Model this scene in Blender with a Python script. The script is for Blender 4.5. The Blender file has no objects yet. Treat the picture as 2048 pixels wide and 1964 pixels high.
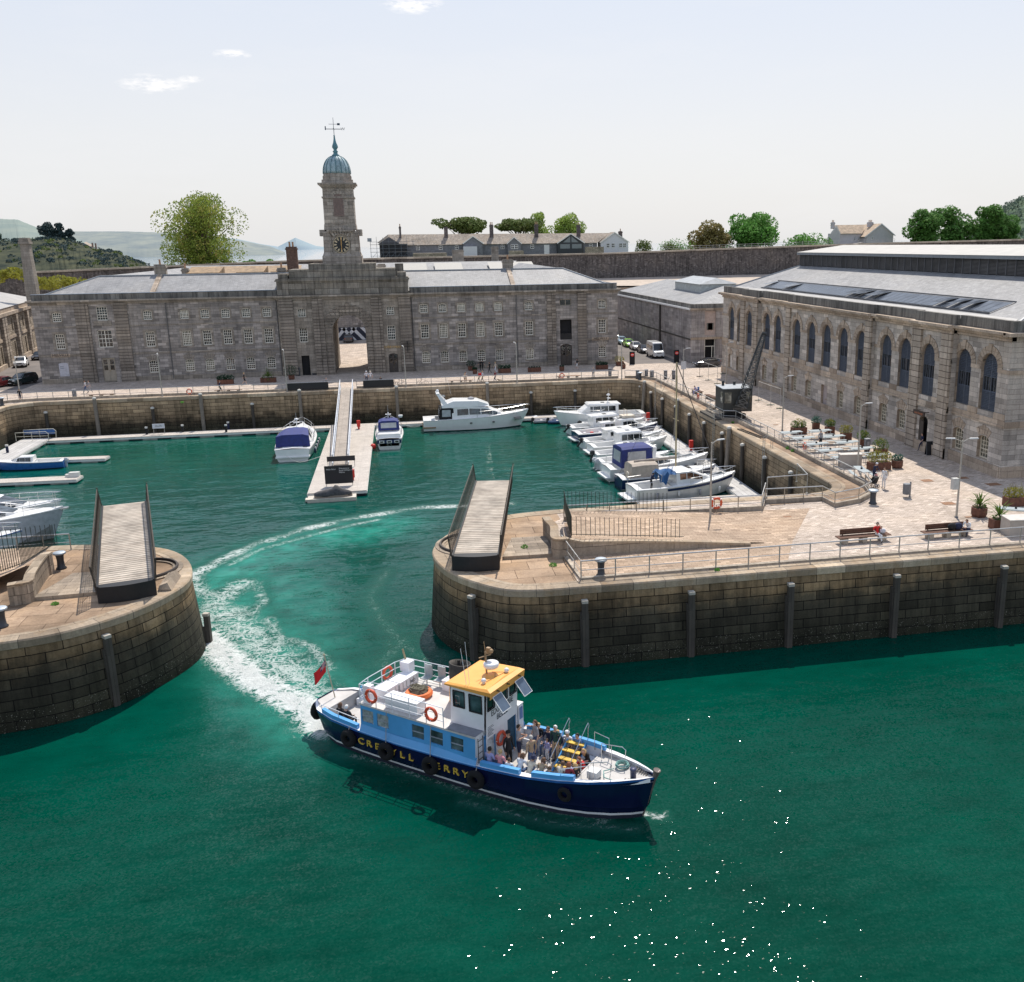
import bpy,math,random
from mathutils import Vector,Matrix
from mathutils.geometry import tessellate_polygon
PI=math.pi
C=bpy.context.scene.collection
RND=random.Random(7)
rad=math.radians
# materials
MATS={}
def _nt(name):
 m=bpy.data.materials.new(name);m.use_nodes=True
 nt=m.node_tree;b=nt.nodes['Principled BSDF']
 return m,nt,b
def N(nt,typ,**kw):
 n=nt.nodes.new(typ)
 for k,v in kw.items():
  if k in n.inputs:n.inputs[k].default_value=v
  else:setattr(n,k,v)
 return n
def L(nt,a,b):nt.links.new(a,b)
def ramp(nt,fac,stops):
 r=nt.nodes.new('ShaderNodeValToRGB');e=r.color_ramp.elements
 e[0].position,e[0].color=stops[0][0],(*stops[0][1],1) if len(stops[0][1])==3 else stops[0][1]
 e[1].position,e[1].color=stops[-1][0],(*stops[-1][1],1)
 for p,c in stops[1:-1]:
  x=e.new(p);x.color=(*c,1)
 L(nt,fac,r.inputs[0]);return r.outputs[0]
def g3(v):return (v,v,v)
def mix(nt,f,a,b,mode='MIX'):
 n=nt.nodes.new('ShaderNodeMix');n.data_type='RGBA';n.blend_type=mode
 for s,v in ((0,f),(6,a),(7,b)):
  if isinstance(v,(int,float)):n.inputs[s].default_value=v
  elif isinstance(v,tuple):n.inputs[s].default_value=(*v,1)
  else:L(nt,v,n.inputs[s])
 return n.outputs[2]
def math_(nt,op,a,b=None,c=None):
 n=nt.nodes.new('ShaderNodeMath');n.operation=op
 for i,v in enumerate((a,b,c)):
  if v is None:continue
  if isinstance(v,(int,float)):n.inputs[i].default_value=v
  else:L(nt,v,n.inputs[i])
 return n.outputs[0]
def noise(nt,vec,scale,detail=4,rough=.55,vscale=None,col=False):
 if vscale:
  mp=N(nt,'ShaderNodeMapping');mp.inputs['Scale'].default_value=vscale;L(nt,vec,mp.inputs[0]);vec=mp.outputs[0]
 n=N(nt,'ShaderNodeTexNoise',Scale=scale,Detail=detail,Roughness=rough);L(nt,vec,n.inputs['Vector'])
 return n.outputs['Color' if col else 'Fac']
def bump(nt,b,h,dist=.02,strength=.6):
 n=N(nt,'ShaderNodeBump',Strength=strength,Distance=dist);L(nt,h,n.inputs['Height']);L(nt,n.outputs[0],b.inputs['Normal'])
def plain(name,col,rough=.55,metal=0,var=.12,vs=3.0,spec=None,coat=0):
 """paint / metal / cloth with a little wear so that nothing is perfectly flat"""
 if name in MATS:return MATS[name]
 m,nt,b=_nt(name)
 tc=N(nt,'ShaderNodeTexCoord')
 n=noise(nt,tc.outputs['Object'],vs,5,.6)
 lo=tuple(c*(1-var) for c in col);hi=tuple(min(1,c*(1+var)) for c in col)
 L(nt,ramp(nt,n,[(.35,lo),(.65,hi)]),b.inputs['Base Color'])
 b.inputs['Roughness'].default_value=rough;b.inputs['Metallic'].default_value=metal
 if coat:b.inputs['Coat Weight'].default_value=coat
 r=math_(nt,'MULTIPLY_ADD',n,.25,rough-.12);L(nt,r,b.inputs['Roughness'])
 MATS[name]=m;return m
def glass(name,col=(.02,.025,.03),rough=.06):
 if name in MATS:return MATS[name]
 m,nt,b=_nt(name)
 tc=N(nt,'ShaderNodeTexCoord')
 n=noise(nt,tc.outputs['Object'],.8,3,.6)
 hi=tuple(c*5+.03 for c in col)
 L(nt,ramp(nt,n,[(.45,col),(.7,hi)]),b.inputs['Base Color'])
 b.inputs['Roughness'].default_value=rough;b.inputs['Specular IOR Level'].default_value=.8
 n2=noise(nt,tc.outputs['Object'],1.3,2)
 bump(nt,b,n2,.05,.25)
 MATS[name]=m;return m
def stone(name,c1,c2,bw,rh,mortar=.012,mcol=None,stain=.5,streak=.4,rough=.85,tide=None,offset=.5,bmp=.03,coord='UV',mot=1.0,lich=None):
 """coursed masonry: blocks of differing tone, joints, patchy weathering, run-off streaks"""
 if name in MATS:return MATS[name]
 m,nt,b=_nt(name)
 tc=N(nt,'ShaderNodeTexCoord');uv=tc.outputs[coord];ob=tc.outputs['Object']
 wn=noise(nt,uv,1.7,2,.5,col=True)
 wv=nt.nodes.new('ShaderNodeVectorMath');wv.operation='MULTIPLY_ADD';L(nt,wn,wv.inputs[0]);wv.inputs[1].default_value=(.05,.03,0);L(nt,uv,wv.inputs[2])
 def brick(w,h,ms):
  t=N(nt,'ShaderNodeTexBrick',Scale=1.0);t.offset=offset
  t.inputs['Mortar Size'].default_value=ms;t.inputs['Mortar Smooth'].default_value=.35
  t.inputs['Brick Width'].default_value=w;t.inputs['Row Height'].default_value=h
  t.inputs['Bias'].default_value=0
  L(nt,wv.outputs[0],t.inputs['Vector']);return t
 t=brick(bw,rh,mortar)
 t.inputs['Color1'].default_value=(*c1,1);t.inputs['Color2'].default_value=(*c2,1)
 mc=mcol or tuple(x*.35 for x in c1);t.inputs['Mortar'].default_value=(*mc,1)
 t2=brick(bw,rh,0);t2.inputs['Color1'].default_value=(0,0,0,1);t2.inputs['Color2'].default_value=(1,1,1,1)
 odd=ramp(nt,t2.outputs['Color'],[(.0,g3(.72)),(.12,g3(.95)),(.8,g3(1.0)),(1.0,g3(1.28))])
 col=mix(nt,1.0*mot,t.outputs['Color'],odd,'MULTIPLY')
 big=noise(nt,ob,.22,5,.6)
 col=mix(nt,stain,col,ramp(nt,big,[(.34,g3(.5)),(.5,g3(.95)),(.7,(1.18,1.12,1.02))]),'MULTIPLY')
 fine=noise(nt,ob,9,6,.7)
 col=mix(nt,.7,col,ramp(nt,fine,[(.3,g3(.72)),(.7,g3(1.25))]),'MULTIPLY')
 if streak:
  st=noise(nt,uv,1.4,5,.65,vscale=(1.6,.14,1))
  col=mix(nt,streak,col,ramp(nt,st,[(.38,g3(.45)),(.56,g3(1.05))]),'MULTIPLY')
 if tide:
  geo=N(nt,'ShaderNodeNewGeometry');sp=N(nt,'ShaderNodeSeparateXYZ');L(nt,geo.outputs['Position'],sp.inputs[0])
  zz=math_(nt,'MULTIPLY_ADD',noise(nt,ob,.6,4,.7),2.8,math_(nt,'SUBTRACT',sp.outputs[2],1.4))
  f=math_(nt,'DIVIDE',zz,5.0)
  tint=ramp(nt,f,tide)
  col=mix(nt,1.0,col,tint,'MULTIPLY')
  sn=noise(nt,ob,14,2,.5)
  barn=math_(nt,'MULTIPLY',math_(nt,'GREATER_THAN',sn,.67),math_(nt,'LESS_THAN',sp.outputs[2],1.1))
  col=mix(nt,math_(nt,'MULTIPLY',barn,.5),col,(.45,.43,.36))
 if lich:
  ln=noise(nt,ob,.9,6,.75)
  lf=ramp(nt,ln,[(.5,g3(0)),(.72,g3(1))])
  col=mix(nt,math_(nt,'MULTIPLY',lf,lich[0]),col,lich[1])
 L(nt,col,b.inputs['Base Color'])
 b.inputs['Roughness'].default_value=rough;b.inputs['Specular IOR Level'].default_value=.25
 h=math_(nt,'ADD',math_(nt,'MULTIPLY',t.outputs['Fac'],-1.0),math_(nt,'MULTIPLY',fine,.6))
 bump(nt,b,h,bmp,.8)
 MATS[name]=m;return m
def leaf(name,col,tr=.25,var=.45,dry=None):
 if name in MATS:return MATS[name]
 m,nt,b=_nt(name)
 tc=N(nt,'ShaderNodeTexCoord')
 n=noise(nt,tc.outputs['Object'],.38,4,.65);n2=noise(nt,tc.outputs['Object'],9,2,.5)
 c=ramp(nt,n,[(.3,tuple(x*(1-var) for x in col)),(.52,col),(.72,dry or tuple(min(1,x*(1+var)) for x in col))])
 c=mix(nt,.6,c,ramp(nt,n2,[(.3,g3(.6)),(.7,g3(1.5))]),'MULTIPLY')
 L(nt,c,b.inputs['Base Color']);b.inputs['Roughness'].default_value=.75;b.inputs['Specular IOR Level'].default_value=.2
 if tr:
  t=N(nt,'ShaderNodeBsdfTranslucent');L(nt,c,t.inputs['Color'])
  ms=nt.nodes.new('ShaderNodeMixShader');ms.inputs[0].default_value=tr
  L(nt,b.outputs[0],ms.inputs[1]);L(nt,t.outputs[0],ms.inputs[2]);L(nt,ms.outputs[0],nt.nodes['Material Output'].inputs[0])
 MATS[name]=m;return m
def planks(name,c1,c2,w,axis='x',gap=.012,rough=.8,length=3.0,grime=.5):
 """boards: narrow rows of the brick texture; axis = direction the boards run in UV"""
 if name in MATS:return MATS[name]
 m,nt,b=_nt(name)
 tc=N(nt,'ShaderNodeTexCoord');v=tc.outputs['UV']
 if axis=='y':
  mp=N(nt,'ShaderNodeMapping');mp.inputs['Rotation'].default_value=(0,0,PI/2);L(nt,v,mp.inputs[0]);v=mp.outputs[0]
 t=N(nt,'ShaderNodeTexBrick',Scale=1.0);t.inputs['Brick Width'].default_value=length;t.inputs['Row Height'].default_value=w
 t.inputs['Mortar Size'].default_value=gap;t.inputs['Mortar Smooth'].default_value=.2;t.offset=.37
 t.inputs['Color1'].default_value=(*c1,1);t.inputs['Color2'].default_value=(*c2,1);t.inputs['Mortar'].default_value=(*[x*.18 for x in c1],1)
 L(nt,v,t.inputs['Vector'])
 n=noise(nt,tc.outputs['Object'],.8,6,.65)
 col=mix(nt,grime,t.outputs['Color'],ramp(nt,n,[(.3,g3(.55)),(.6,g3(1.15))]),'MULTIPLY')
 fn=noise(nt,v,30,4,.6,vscale=(.15,1,1))
 col=mix(nt,.5,col,ramp(nt,fn,[(.3,g3(.75)),(.7,g3(1.2))]),'MULTIPLY')
 L(nt,col,b.inputs['Base Color']);b.inputs['Roughness'].default_value=rough
 bump(nt,b,math_(nt,'MULTIPLY',t.outputs['Fac'],-1),.02,.7)
 MATS[name]=m;return m
# mesh builder
class MB:
 def __init__(s):s.v=[];s.f=[];s.m=[];s.uv=None;s.mi=0
 def add(s,vs,fs,mi=None):
  o=len(s.v);s.v+=[tuple(p) for p in vs]
  for f in fs:s.f.append(tuple(o+i for i in f));s.m.append(s.mi if mi is None else mi)
  return s
 def box(s,x0,x1,y0,y1,z0,z1,mi=None,rz=0,c=None):
  p=[(x0,y0,z0),(x1,y0,z0),(x1,y1,z0),(x0,y1,z0),(x0,y0,z1),(x1,y0,z1),(x1,y1,z1),(x0,y1,z1)]
  if rz:
   cx,cy=c or ((x0+x1)/2,(y0+y1)/2);a,b=math.cos(rz),math.sin(rz)
   p=[(cx+(x-cx)*a-(y-cy)*b,cy+(x-cx)*b+(y-cy)*a,z) for x,y,z in p]
  return s.add(p,[(0,3,2,1),(4,5,6,7),(0,1,5,4),(1,2,6,5),(2,3,7,6),(3,0,4,7)],mi)
 def cbox(s,c,d,mi=None,rz=0):return s.box(c[0]-d[0]/2,c[0]+d[0]/2,c[1]-d[1]/2,c[1]+d[1]/2,c[2],c[2]+d[2],mi,rz)
 def tube(s,pts,r,n=6,mi=None,cap=True):
  """round bar through points; r number or list"""
  pts=[Vector(p) for p in pts];k=len(pts);rs=r if isinstance(r,(list,tuple)) else [r]*k
  vs=[];up=None
  for i,p in enumerate(pts):
   d=(pts[min(i+1,k-1)]-pts[max(i-1,0)])
   if d.length<1e-9:d=Vector((0,0,1))
   d.normalize()
   a=Vector((0,0,1)) if abs(d.z)<.9 else Vector((1,0,0))
   if up is not None:a=up
   e1=a-d*a.dot(d)
   if e1.length<1e-4:e1=d.orthogonal()
   e1.normalize();up=e1;e2=d.cross(e1)
   for j in range(n):
    t=2*PI*j/n+PI/n;vs.append(p+(e1*math.cos(t)+e2*math.sin(t))*rs[i])
  fs=[(i*n+j,i*n+(j+1)%n,(i+1)*n+(j+1)%n,(i+1)*n+j) for i in range(k-1) for j in range(n)]
  if cap:fs+=[tuple(range(n))[::-1],tuple((k-1)*n+j for j in range(n))]
  return s.add(vs,fs,mi)
 def lathe(s,prof,c=(0,0,0),n=12,mi=None,sx=1,sy=1,cap=True):
  k=len(prof)
  vs=[(c[0]+r*math.cos(2*PI*j/n)*sx,c[1]+r*math.sin(2*PI*j/n)*sy,c[2]+z) for r,z in prof for j in range(n)]
  fs=[(i*n+j,i*n+(j+1)%n,(i+1)*n+(j+1)%n,(i+1)*n+j) for i in range(k-1) for j in range(n)]
  if cap:fs+=[tuple(range(n))[::-1],tuple((k-1)*n+j for j in range(n))]
  return s.add(vs,fs,mi)
 def loft(s,rings,mi=None,close=True,caps=True):
  n=len(rings[0]);vs=[p for r in rings for p in r]
  m=n if close else n-1
  fs=[(i*n+j,i*n+(j+1)%n,(i+1)*n+(j+1)%n,(i+1)*n+j) for i in range(len(rings)-1) for j in range(m)]
  if caps:fs+=[tuple(range(n))[::-1],tuple((len(rings)-1)*n+j for j in range(n))]
  return s.add(vs,fs,mi)
 def prism(s,poly,z0,z1,mi=None,top=True,bottom=True):
  n=len(poly);vs=[(x,y,z0) for x,y in poly]+[(x,y,z1) for x,y in poly]
  fs=[(i,(i+1)%n,n+(i+1)%n,n+i) for i in range(n)]
  tri=tessellate_polygon([[Vector((x,y,0)) for x,y in poly]])
  if top:fs+=[up_(poly,t,n) for t in tri]
  if bottom:fs+=[up_(poly,t,0)[::-1] for t in tri]
  return s.add(vs,fs,mi)
 def sheet(s,poly,z,mi=None):
  tri=tessellate_polygon([[Vector((x,y,0)) for x,y in poly]])
  return s.add([(x,y,z if not callable(z) else z(x,y)) for x,y in poly],[up_(poly,t,0) for t in tri],mi)
 def torus(s,c,R,r,ax='y',n=18,k=6,mi=None):
  vs=[]
  for i in range(n):
   a=2*PI*i/n
   for j in range(k):
    b=2*PI*j/k;q=R+r*math.cos(b);u,w,h=q*math.cos(a),q*math.sin(a),r*math.sin(b)
    d={'y':(u,h,w),'x':(h,u,w),'z':(u,w,h)}[ax]
    vs.append((c[0]+d[0],c[1]+d[1],c[2]+d[2]))
  fs=[(i*k+j,((i+1)%n)*k+j,((i+1)%n)*k+(j+1)%k,i*k+(j+1)%k) for i in range(n) for j in range(k)]
  return s.add(vs,fs,mi)
 def ball(s,c,r,n=8,mi=None,sc=(1,1,1)):
  prof=[(r*math.sin(PI*i/n)+1e-4,-r*math.cos(PI*i/n)) for i in range(n+1)]
  vs0=len(s.v);s.lathe([(a*1,z) for a,z in prof],(0,0,0),n+2,mi)
  for i in range(vs0,len(s.v)):
   x,y,z=s.v[i];s.v[i]=(c[0]+x*sc[0],c[1]+y*sc[1],c[2]+z*sc[2])
  return s
 def mark(s):
  if not hasattr(s,'marks'):s.marks=[(0,0)]
  if s.marks[-1]!=(len(s.v),len(s.f)):s.marks.append((len(s.v),len(s.f)))
  return s
 def parts(s,name,mats,parent,smooth=False):
  s.mark();out=[]
  for (v0,f0),(v1,f1) in zip(s.marks,s.marks[1:]):
   m=MB();m.v=s.v[v0:v1];m.f=[tuple(i-v0 for i in f) for f in s.f[f0:f1]];m.m=s.m[f0:f1]
   out.append(m.build(name,mats,parent,smooth))
  return out
 def move(s,fn,start=0):
  for i in range(start,len(s.v)):s.v[i]=fn(*s.v[i])
  return s
 def build(s,name,mats,parent=None,smooth=False,label=None,uv='box',kind=None):
  me=bpy.data.meshes.new(name);me.from_pydata(s.v,[],s.f)
  if not isinstance(mats,(list,tuple)):mats=[mats]
  for m in mats:me.materials.append(m)
  if len(mats)>1:me.polygons.foreach_set('material_index',s.m)
  if smooth:
   me.polygons.foreach_set('use_smooth',[True]*len(s.f))
  ul=me.uv_layers.new(name='UVMap');co=s.v;buf=[]
  if s.uv is not None:buf=s.uv
  else:
   for p in me.polygons:
    nx,ny,nz=p.normal;vi=p.vertices
    if abs(nz)>.8:
     for i in vi:buf+=[co[i][0],co[i][1]]
    elif abs(nz)>.25:
     l=math.hypot(nx,ny);tx,ty=-ny/l,nx/l
     for i in vi:buf+=[co[i][0]*tx+co[i][1]*ty,(co[i][0]*-nx/l+co[i][1]*-ny/l)*1.0+co[i][2]*.3]
    else:
     l=math.hypot(nx,ny) or 1;tx,ty=-ny/l,nx/l
     for i in vi:buf+=[co[i][0]*tx+co[i][1]*ty,co[i][2]]
  ul.data.foreach_set('uv',buf)
  me.validate();me.update()
  if smooth and smooth!='all':
   try:me.shade_flat() if False else None
   except Exception:pass
  o=bpy.data.objects.new(name,me);C.objects.link(o)
  if parent is not None:o.parent=parent
  if label:o['label']=label
  if kind:o['kind']=kind
  return o
def up_(poly,t,o):
 a,b,c=[poly[i] for i in t]
 cr=(b[0]-a[0])*(c[1]-a[1])-(b[1]-a[1])*(c[0]-a[0])
 t=tuple(t) if cr>0 else tuple(t)[::-1]
 return tuple(o+i for i in t)
def thing(name,label,cat,loc=(0,0,0),rz=0,group=None):
 o=bpy.data.objects.new(name,None);C.objects.link(o);o.empty_display_size=.3
 o.location=loc;o.rotation_euler=(0,0,rz);o['label']=label;o['category']=cat
 if group:o['group']=group
 return o
def tag(o,label,cat,group=None,kind=None):
 o['label']=label;o['category']=cat
 if group:o['group']=group
 if kind:o['kind']=kind
 return o
KIDS={}
def dup(root,loc,rz=0,label=None,group=None,sc=None):
 def cp(o,par):
  c=o.copy();C.objects.link(c);c.parent=par
  for k in o.children:cp(k,c)
  return c
 r=root.copy();C.objects.link(r);r.location=loc;r.rotation_euler=(0,0,rz)
 for k in root.children:cp(k,r)
 if label:r['label']=label
 if group:r['group']=group
 if sc:r.scale=sc if isinstance(sc,tuple) else (sc,sc,sc)
 return r
def place(i,proto,mk,loc,rz,label,group=None,sc=None):
 """first use moves the prototype itself, later ones copy it"""
 if proto.get('_used') is None:
  proto['_used']=1;proto.location=loc;proto.rotation_euler=(0,0,rz);proto['label']=label
  if group:proto['group']=group
  if sc:proto.scale=sc if isinstance(sc,tuple) else (sc,sc,sc)
  return proto
 return dup(proto,loc,rz,label,group,sc)
def arcpts(cx,cy,r,a0,a1,n):
 return [(cx+r*math.cos(rad(a0+(a1-a0)*i/n)),cy+r*math.sin(rad(a0+(a1-a0)*i/n))) for i in range(n+1)]
def smooth_path(pts,n=4,closed=False):
 out=[];k=len(pts)
 for i in range(k-1):
  p0=pts[max(i-1,0)];p1=pts[i];p2=pts[i+1];p3=pts[min(i+2,k-1)]
  for j in range(n):
   t=j/n;out.append(tuple(.5*(2*b+(c-a)*t+(2*a-5*b+4*c-d)*t*t+(-a+3*b-3*c+d)*t**3) for a,b,c,d in zip(p0,p1,p2,p3)))
 out.append(pts[-1]);return out
def text_obj(name,body,size,mat,parent,loc,rot,depth=.01,align='CENTER',sx=1.0):
 cu=bpy.data.curves.new(name,'FONT');cu.body=body;cu.size=size;cu.extrude=depth;cu.align_x=align;cu.align_y='CENTER'
 o=bpy.data.objects.new(name,cu);C.objects.link(o);cu.materials.append(mat)
 bpy.context.view_layer.update()
 dg=bpy.context.evaluated_depsgraph_get();me=bpy.data.meshes.new_from_object(o.evaluated_get(dg))
 bpy.data.objects.remove(o)
 if not me.materials:me.materials.append(mat)
 o=bpy.data.objects.new(name,me);C.objects.link(o);o.parent=parent;o.location=loc;o.rotation_euler=rot;o.scale=(sx,1,1)
 return o
# walls with openings
def wall(mb,x0,x1,z0,z1,ops,y=0.0,depth=.35,mi=0,rmi=None,seg=8):
 """wall in the xz plane at y (outside is -y); ops = (x0,x1,z0,z1,rise): rise>0 gives an arched head whose crown is z1"""
 rmi=mi if rmi is None else rmi
 xs=sorted({x0,x1,*[o[0] for o in ops],*[o[1] for o in ops]});zs=sorted({z0,z1,*[o[2] for o in ops],*[o[3] for o in ops]})
 for i in range(len(xs)-1):
  run=None
  for j in range(len(zs)-1):
   cx,cz=(xs[i]+xs[i+1])/2,(zs[j]+zs[j+1])/2
   if any(o[0]<cx<o[1] and o[2]<cz<o[3] for o in ops):continue
   mb.add([(xs[i],y,zs[j]),(xs[i+1],y,zs[j]),(xs[i+1],y,zs[j+1]),(xs[i],y,zs[j+1])],[(0,1,2,3)],mi)
 for o in ops:
  a,b,c,d=o[:4];r=o[4] if len(o)>4 else 0
  head=arch_head(a,b,d,r,seg) if r else []
  pts=[(a,c)]+head+[(b,c)] if r else [(a,c),(a,d),(b,d),(b,c)]
  n=len(pts)
  vs=[(p[0],y,p[1]) for p in pts]+[(p[0],y+depth,p[1]) for p in pts]
  mb.add(vs,[(i,(i+1)%n,n+(i+1)%n,n+i)[::-1] for i in range(n)],rmi)
  if r:
   k=len(head);h=k//2
   mb.add([(a,y,d)]+[(p[0],y,p[1]) for p in head[:h+1]],[(0,i+1,i+2)[::-1] for i in range(h)],mi)
   mb.add([(b,y,d)]+[(p[0],y,p[1]) for p in head[h:]],[(0,i+1,i+2)[::-1] for i in range(k-h-1)],mi)
 return mb
def arch_head(a,b,top,rise,seg=8):
 w=(b-a)/2;cx=(a+b)/2
 if rise>=w-.001:
  return [(cx-w*math.cos(PI*i/seg),top-w+w*math.sin(PI*i/seg)) for i in range(seg+1)]
 R=(w*w+rise*rise)/(2*rise);t0=math.asin(w/R)
 return [(cx+R*math.sin(-t0+2*t0*i/seg),top-R+R*math.cos(-t0+2*t0*i/seg)) for i in range(seg+1)]
def window_mesh(w,h,cols,rows,fmat,gmat,arch=0,parent=None,name='window',bar=.045,fr=.09,border=False,label=None,mull=False):
 """sash window centred on x, sill at z=0, glass just behind the bars"""
 mb=MB();hw=w/2
 hd=arch_head(-hw,hw,h,arch,8) if arch else [(-hw,h),(hw,h)]
 mb.box(-hw,-hw+fr,0,.08,0,hd[0][1]);mb.box(hw-fr,hw,0,.08,0,hd[-1][1])
 mb.box(-hw+fr,hw-fr,0,.08,0,fr*1.2)
 for i in range(len(hd)-1):
  (ax,az),(bx,bz)=hd[i],hd[i+1]
  mb.add([(ax,0,az),(bx,0,bz),(bx,0,bz-fr),(ax,0,az-fr)],[(0,3,2,1)]);mb.add([(ax,.08,az-fr),(bx,.08,bz-fr),(bx,0,bz-fr),(ax,0,az-fr)],[(0,1,2,3)])
 def topz(x):
  for i in range(len(hd)-1):
   if hd[i][0]<=x<=hd[i+1][0]:return hd[i][1]+(hd[i+1][1]-hd[i][1])*(x-hd[i][0])/(hd[i+1][0]-hd[i][0])
  return h
 for c in range(1,cols):
  x=-hw+fr+(w-2*fr)*c/cols;b=bar*(2.2 if mull and c==cols//2 else 1)*(1.5 if border and c in (1,cols-1) else 1);mb.box(x-b/2,x+b/2,.012,.06,fr,topz(x)-fr*.5)
 for r in range(1,rows):
  z=fr+(h-arch*.4-2*fr)*r/rows;b=bar*(1.8 if r==rows//2 and not border else 1)*(1.5 if border and r in (1,rows-1) else 1)
  mb.box(-hw+fr,hw-fr,.015,.057,z-b/2,z+b/2)
 o=mb.build(name,fmat,parent,label=label)
 gb=MB();pts=[(-hw+.02,.02)]+[(p[0]*.98,p[1]-.03) for p in hd]+[(hw-.02,.02)]
 gb.add([(p[0],.07,p[1]) for p in pts],[tuple(range(len(pts)))[::-1]])
 gb.build('pane',gmat,o)
 return o
def put(o,parent,loc,rz=0,label=None):
 """copy a part (with its sub-parts) under another thing"""
 c=o.copy();C.objects.link(c);c.parent=parent;c.location=loc;c.rotation_euler=(0,0,rz)
 for k in o.children:
  d=k.copy();C.objects.link(d);d.parent=c
 return c
class Proto:
 """part prototype: first put() uses the original object"""
 def __init__(s,mk):s.mk=mk;s.o=None
 def put(s,parent,loc,rz=0):
  if s.o is None:
   s.o=s.mk();s.o.parent=parent;s.o.location=loc;s.o.rotation_euler=(0,0,rz);return s.o
  return put(s.o,parent,loc,rz)
# camera, light, sky
sc=bpy.context.scene
cam=bpy.data.cameras.new('camera');co=bpy.data.objects.new('camera',cam);C.objects.link(co);sc.camera=co
cam.sensor_width=36;cam.lens=33.91;cam.shift_x=-.0762;cam.clip_start=.5;cam.clip_end=60000
co.matrix_world=Matrix(((.98126,.05958,-.18325,0),(-.1923,.24161,-.95113,0),(-.0124,.96854,.24854,24),(0,0,0,1)))
sc.view_settings.view_transform='Standard';sc.view_settings.look='None';sc.view_settings.exposure=0
sc.render.engine='CYCLES'
try:
 sc.cycles.use_denoising=True;sc.cycles.denoiser='OPENIMAGEDENOISE';sc.cycles.max_bounces=6;sc.cycles.diffuse_bounces=3
 sc.cycles.caustics_reflective=False;sc.cycles.caustics_refractive=False;sc.cycles.sample_clamp_indirect=6
 sc.cycles.transparent_max_bounces=8
except Exception:pass
SUN_EL,SUN_AZ=rad(55),rad(20)
sd=Vector((math.sin(SUN_AZ)*math.cos(SUN_EL),math.cos(SUN_AZ)*math.cos(SUN_EL),math.sin(SUN_EL)))
sl=bpy.data.lights.new('sun','SUN');sl.energy=5.0;sl.angle=rad(.53);sl.color=(1,.93,.83)
so=bpy.data.objects.new('sun',sl);C.objects.link(so);so.rotation_euler=sd.to_track_quat('Z','Y').to_euler()
w=bpy.data.worlds.new('World');sc.world=w;w.use_nodes=True;nt=w.node_tree
bg=nt.nodes['Background'];bg.inputs[1].default_value=.1
st=N(nt,'ShaderNodeTexSky',sky_type='NISHITA',sun_disc=False,sun_elevation=SUN_EL,sun_rotation=SUN_AZ,altitude=20,air_density=1.0,dust_density=2.5,ozone_density=1.0)
tc=N(nt,'ShaderNodeTexCoord');sp=N(nt,'ShaderNodeSeparateXYZ');L(nt,tc.outputs['Generated'],sp.inputs[0])
haze=ramp(nt,sp.outputs[2],[(0,(9.3,9.3,9.35)),(.1,(9.1,9.2,9.5)),(.3,(7.5,8.35,9.9)),(1,(3.4,4.6,7.2))])
base=mix(nt,.82,st.outputs[0],haze)
cl=None
for d,s in (((-.2,.9696,.141),.036),((-.1333,.9768,.1678),.02),((.0275,.9765,.2138),.036),((-.17,.97,.146),.016)):
 v=nt.nodes.new('ShaderNodeVectorMath');v.operation='SUBTRACT';L(nt,tc.outputs['Generated'],v.inputs[0]);v.inputs[1].default_value=d
 m2=nt.nodes.new('ShaderNodeVectorMath');m2.operation='MULTIPLY';L(nt,v.outputs[0],m2.inputs[0]);m2.inputs[1].default_value=(1,1,3.6)
 ln=nt.nodes.new('ShaderNodeVectorMath');ln.operation='LENGTH';L(nt,m2.outputs[0],ln.inputs[0])
 f=math_(nt,'MAXIMUM',math_(nt,'SUBTRACT',1.0,math_(nt,'DIVIDE',ln.outputs['Value'],s)),0)
 cl=f if cl is None else math_(nt,'MAXIMUM',cl,f)
cn=noise(nt,tc.outputs['Generated'],60,7,.68,vscale=(1,1,3.5))
wisp=ramp(nt,math_(nt,'MULTIPLY',cl,math_(nt,'SUBTRACT',math_(nt,'MULTIPLY',cn,6.0),2.2)),[(.12,g3(0)),(.95,g3(.85))])
big=noise(nt,tc.outputs['Generated'],2.6,6,.65,vscale=(1,1,4))
base=mix(nt,ramp(nt,big,[(.5,g3(0)),(.85,g3(.4))]),base,(9.3,9.3,9.5))
L(nt,mix(nt,wisp,base,(11.5,11.2,11.0)),bg.inputs[0])
# outlines shared by ground and walls
FAR=420
TIP_R=smooth_path([(7.2,51.8),(5.2,52.3),(3.5,54.0),(2.1,56.3),(1.35,59.2),(1.5,61.6),(2.6,64.2),(4.6,66.5),(7.2,67.9),(10.5,68.4)],4)
TIP_L=smooth_path([(-25.0,67.4),(-22.6,67.3),(-19.2,66.6),(-16.4,65.2),(-14.7,63.2),(-13.7,60.6),(-13.4,58.2),(-13.9,56.1),(-15.3,53.6),(-17.3,51.7),(-19.6,50.6),(-24.0,49.9)],4)
SEG_R=[(FAR,52.2),(60,52.1),(30,51.9),(14,51.75)]+TIP_R+[(20,68.5),(30.5,68.5)]
SEG_B=arcpts(30.8,71.5,3.0,-90,0,6)+[(33.8,90),(33.8,110),(33.8,132.4)]+arcpts(29.8,132.4,4.0,0,90,8)[1:]+[(10,136.4),(-20,136.5)]+arcpts(-46,132.5,4.0,90,180,8)+[(-50,110),(-50,70.4)]+arcpts(-47,70.4,3.0,180,270,5)[1:]
SEG_L=[(-40,67.4)]+TIP_L+[(-40,49.6),(-FAR,49.4)]
ZD=4.8
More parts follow.
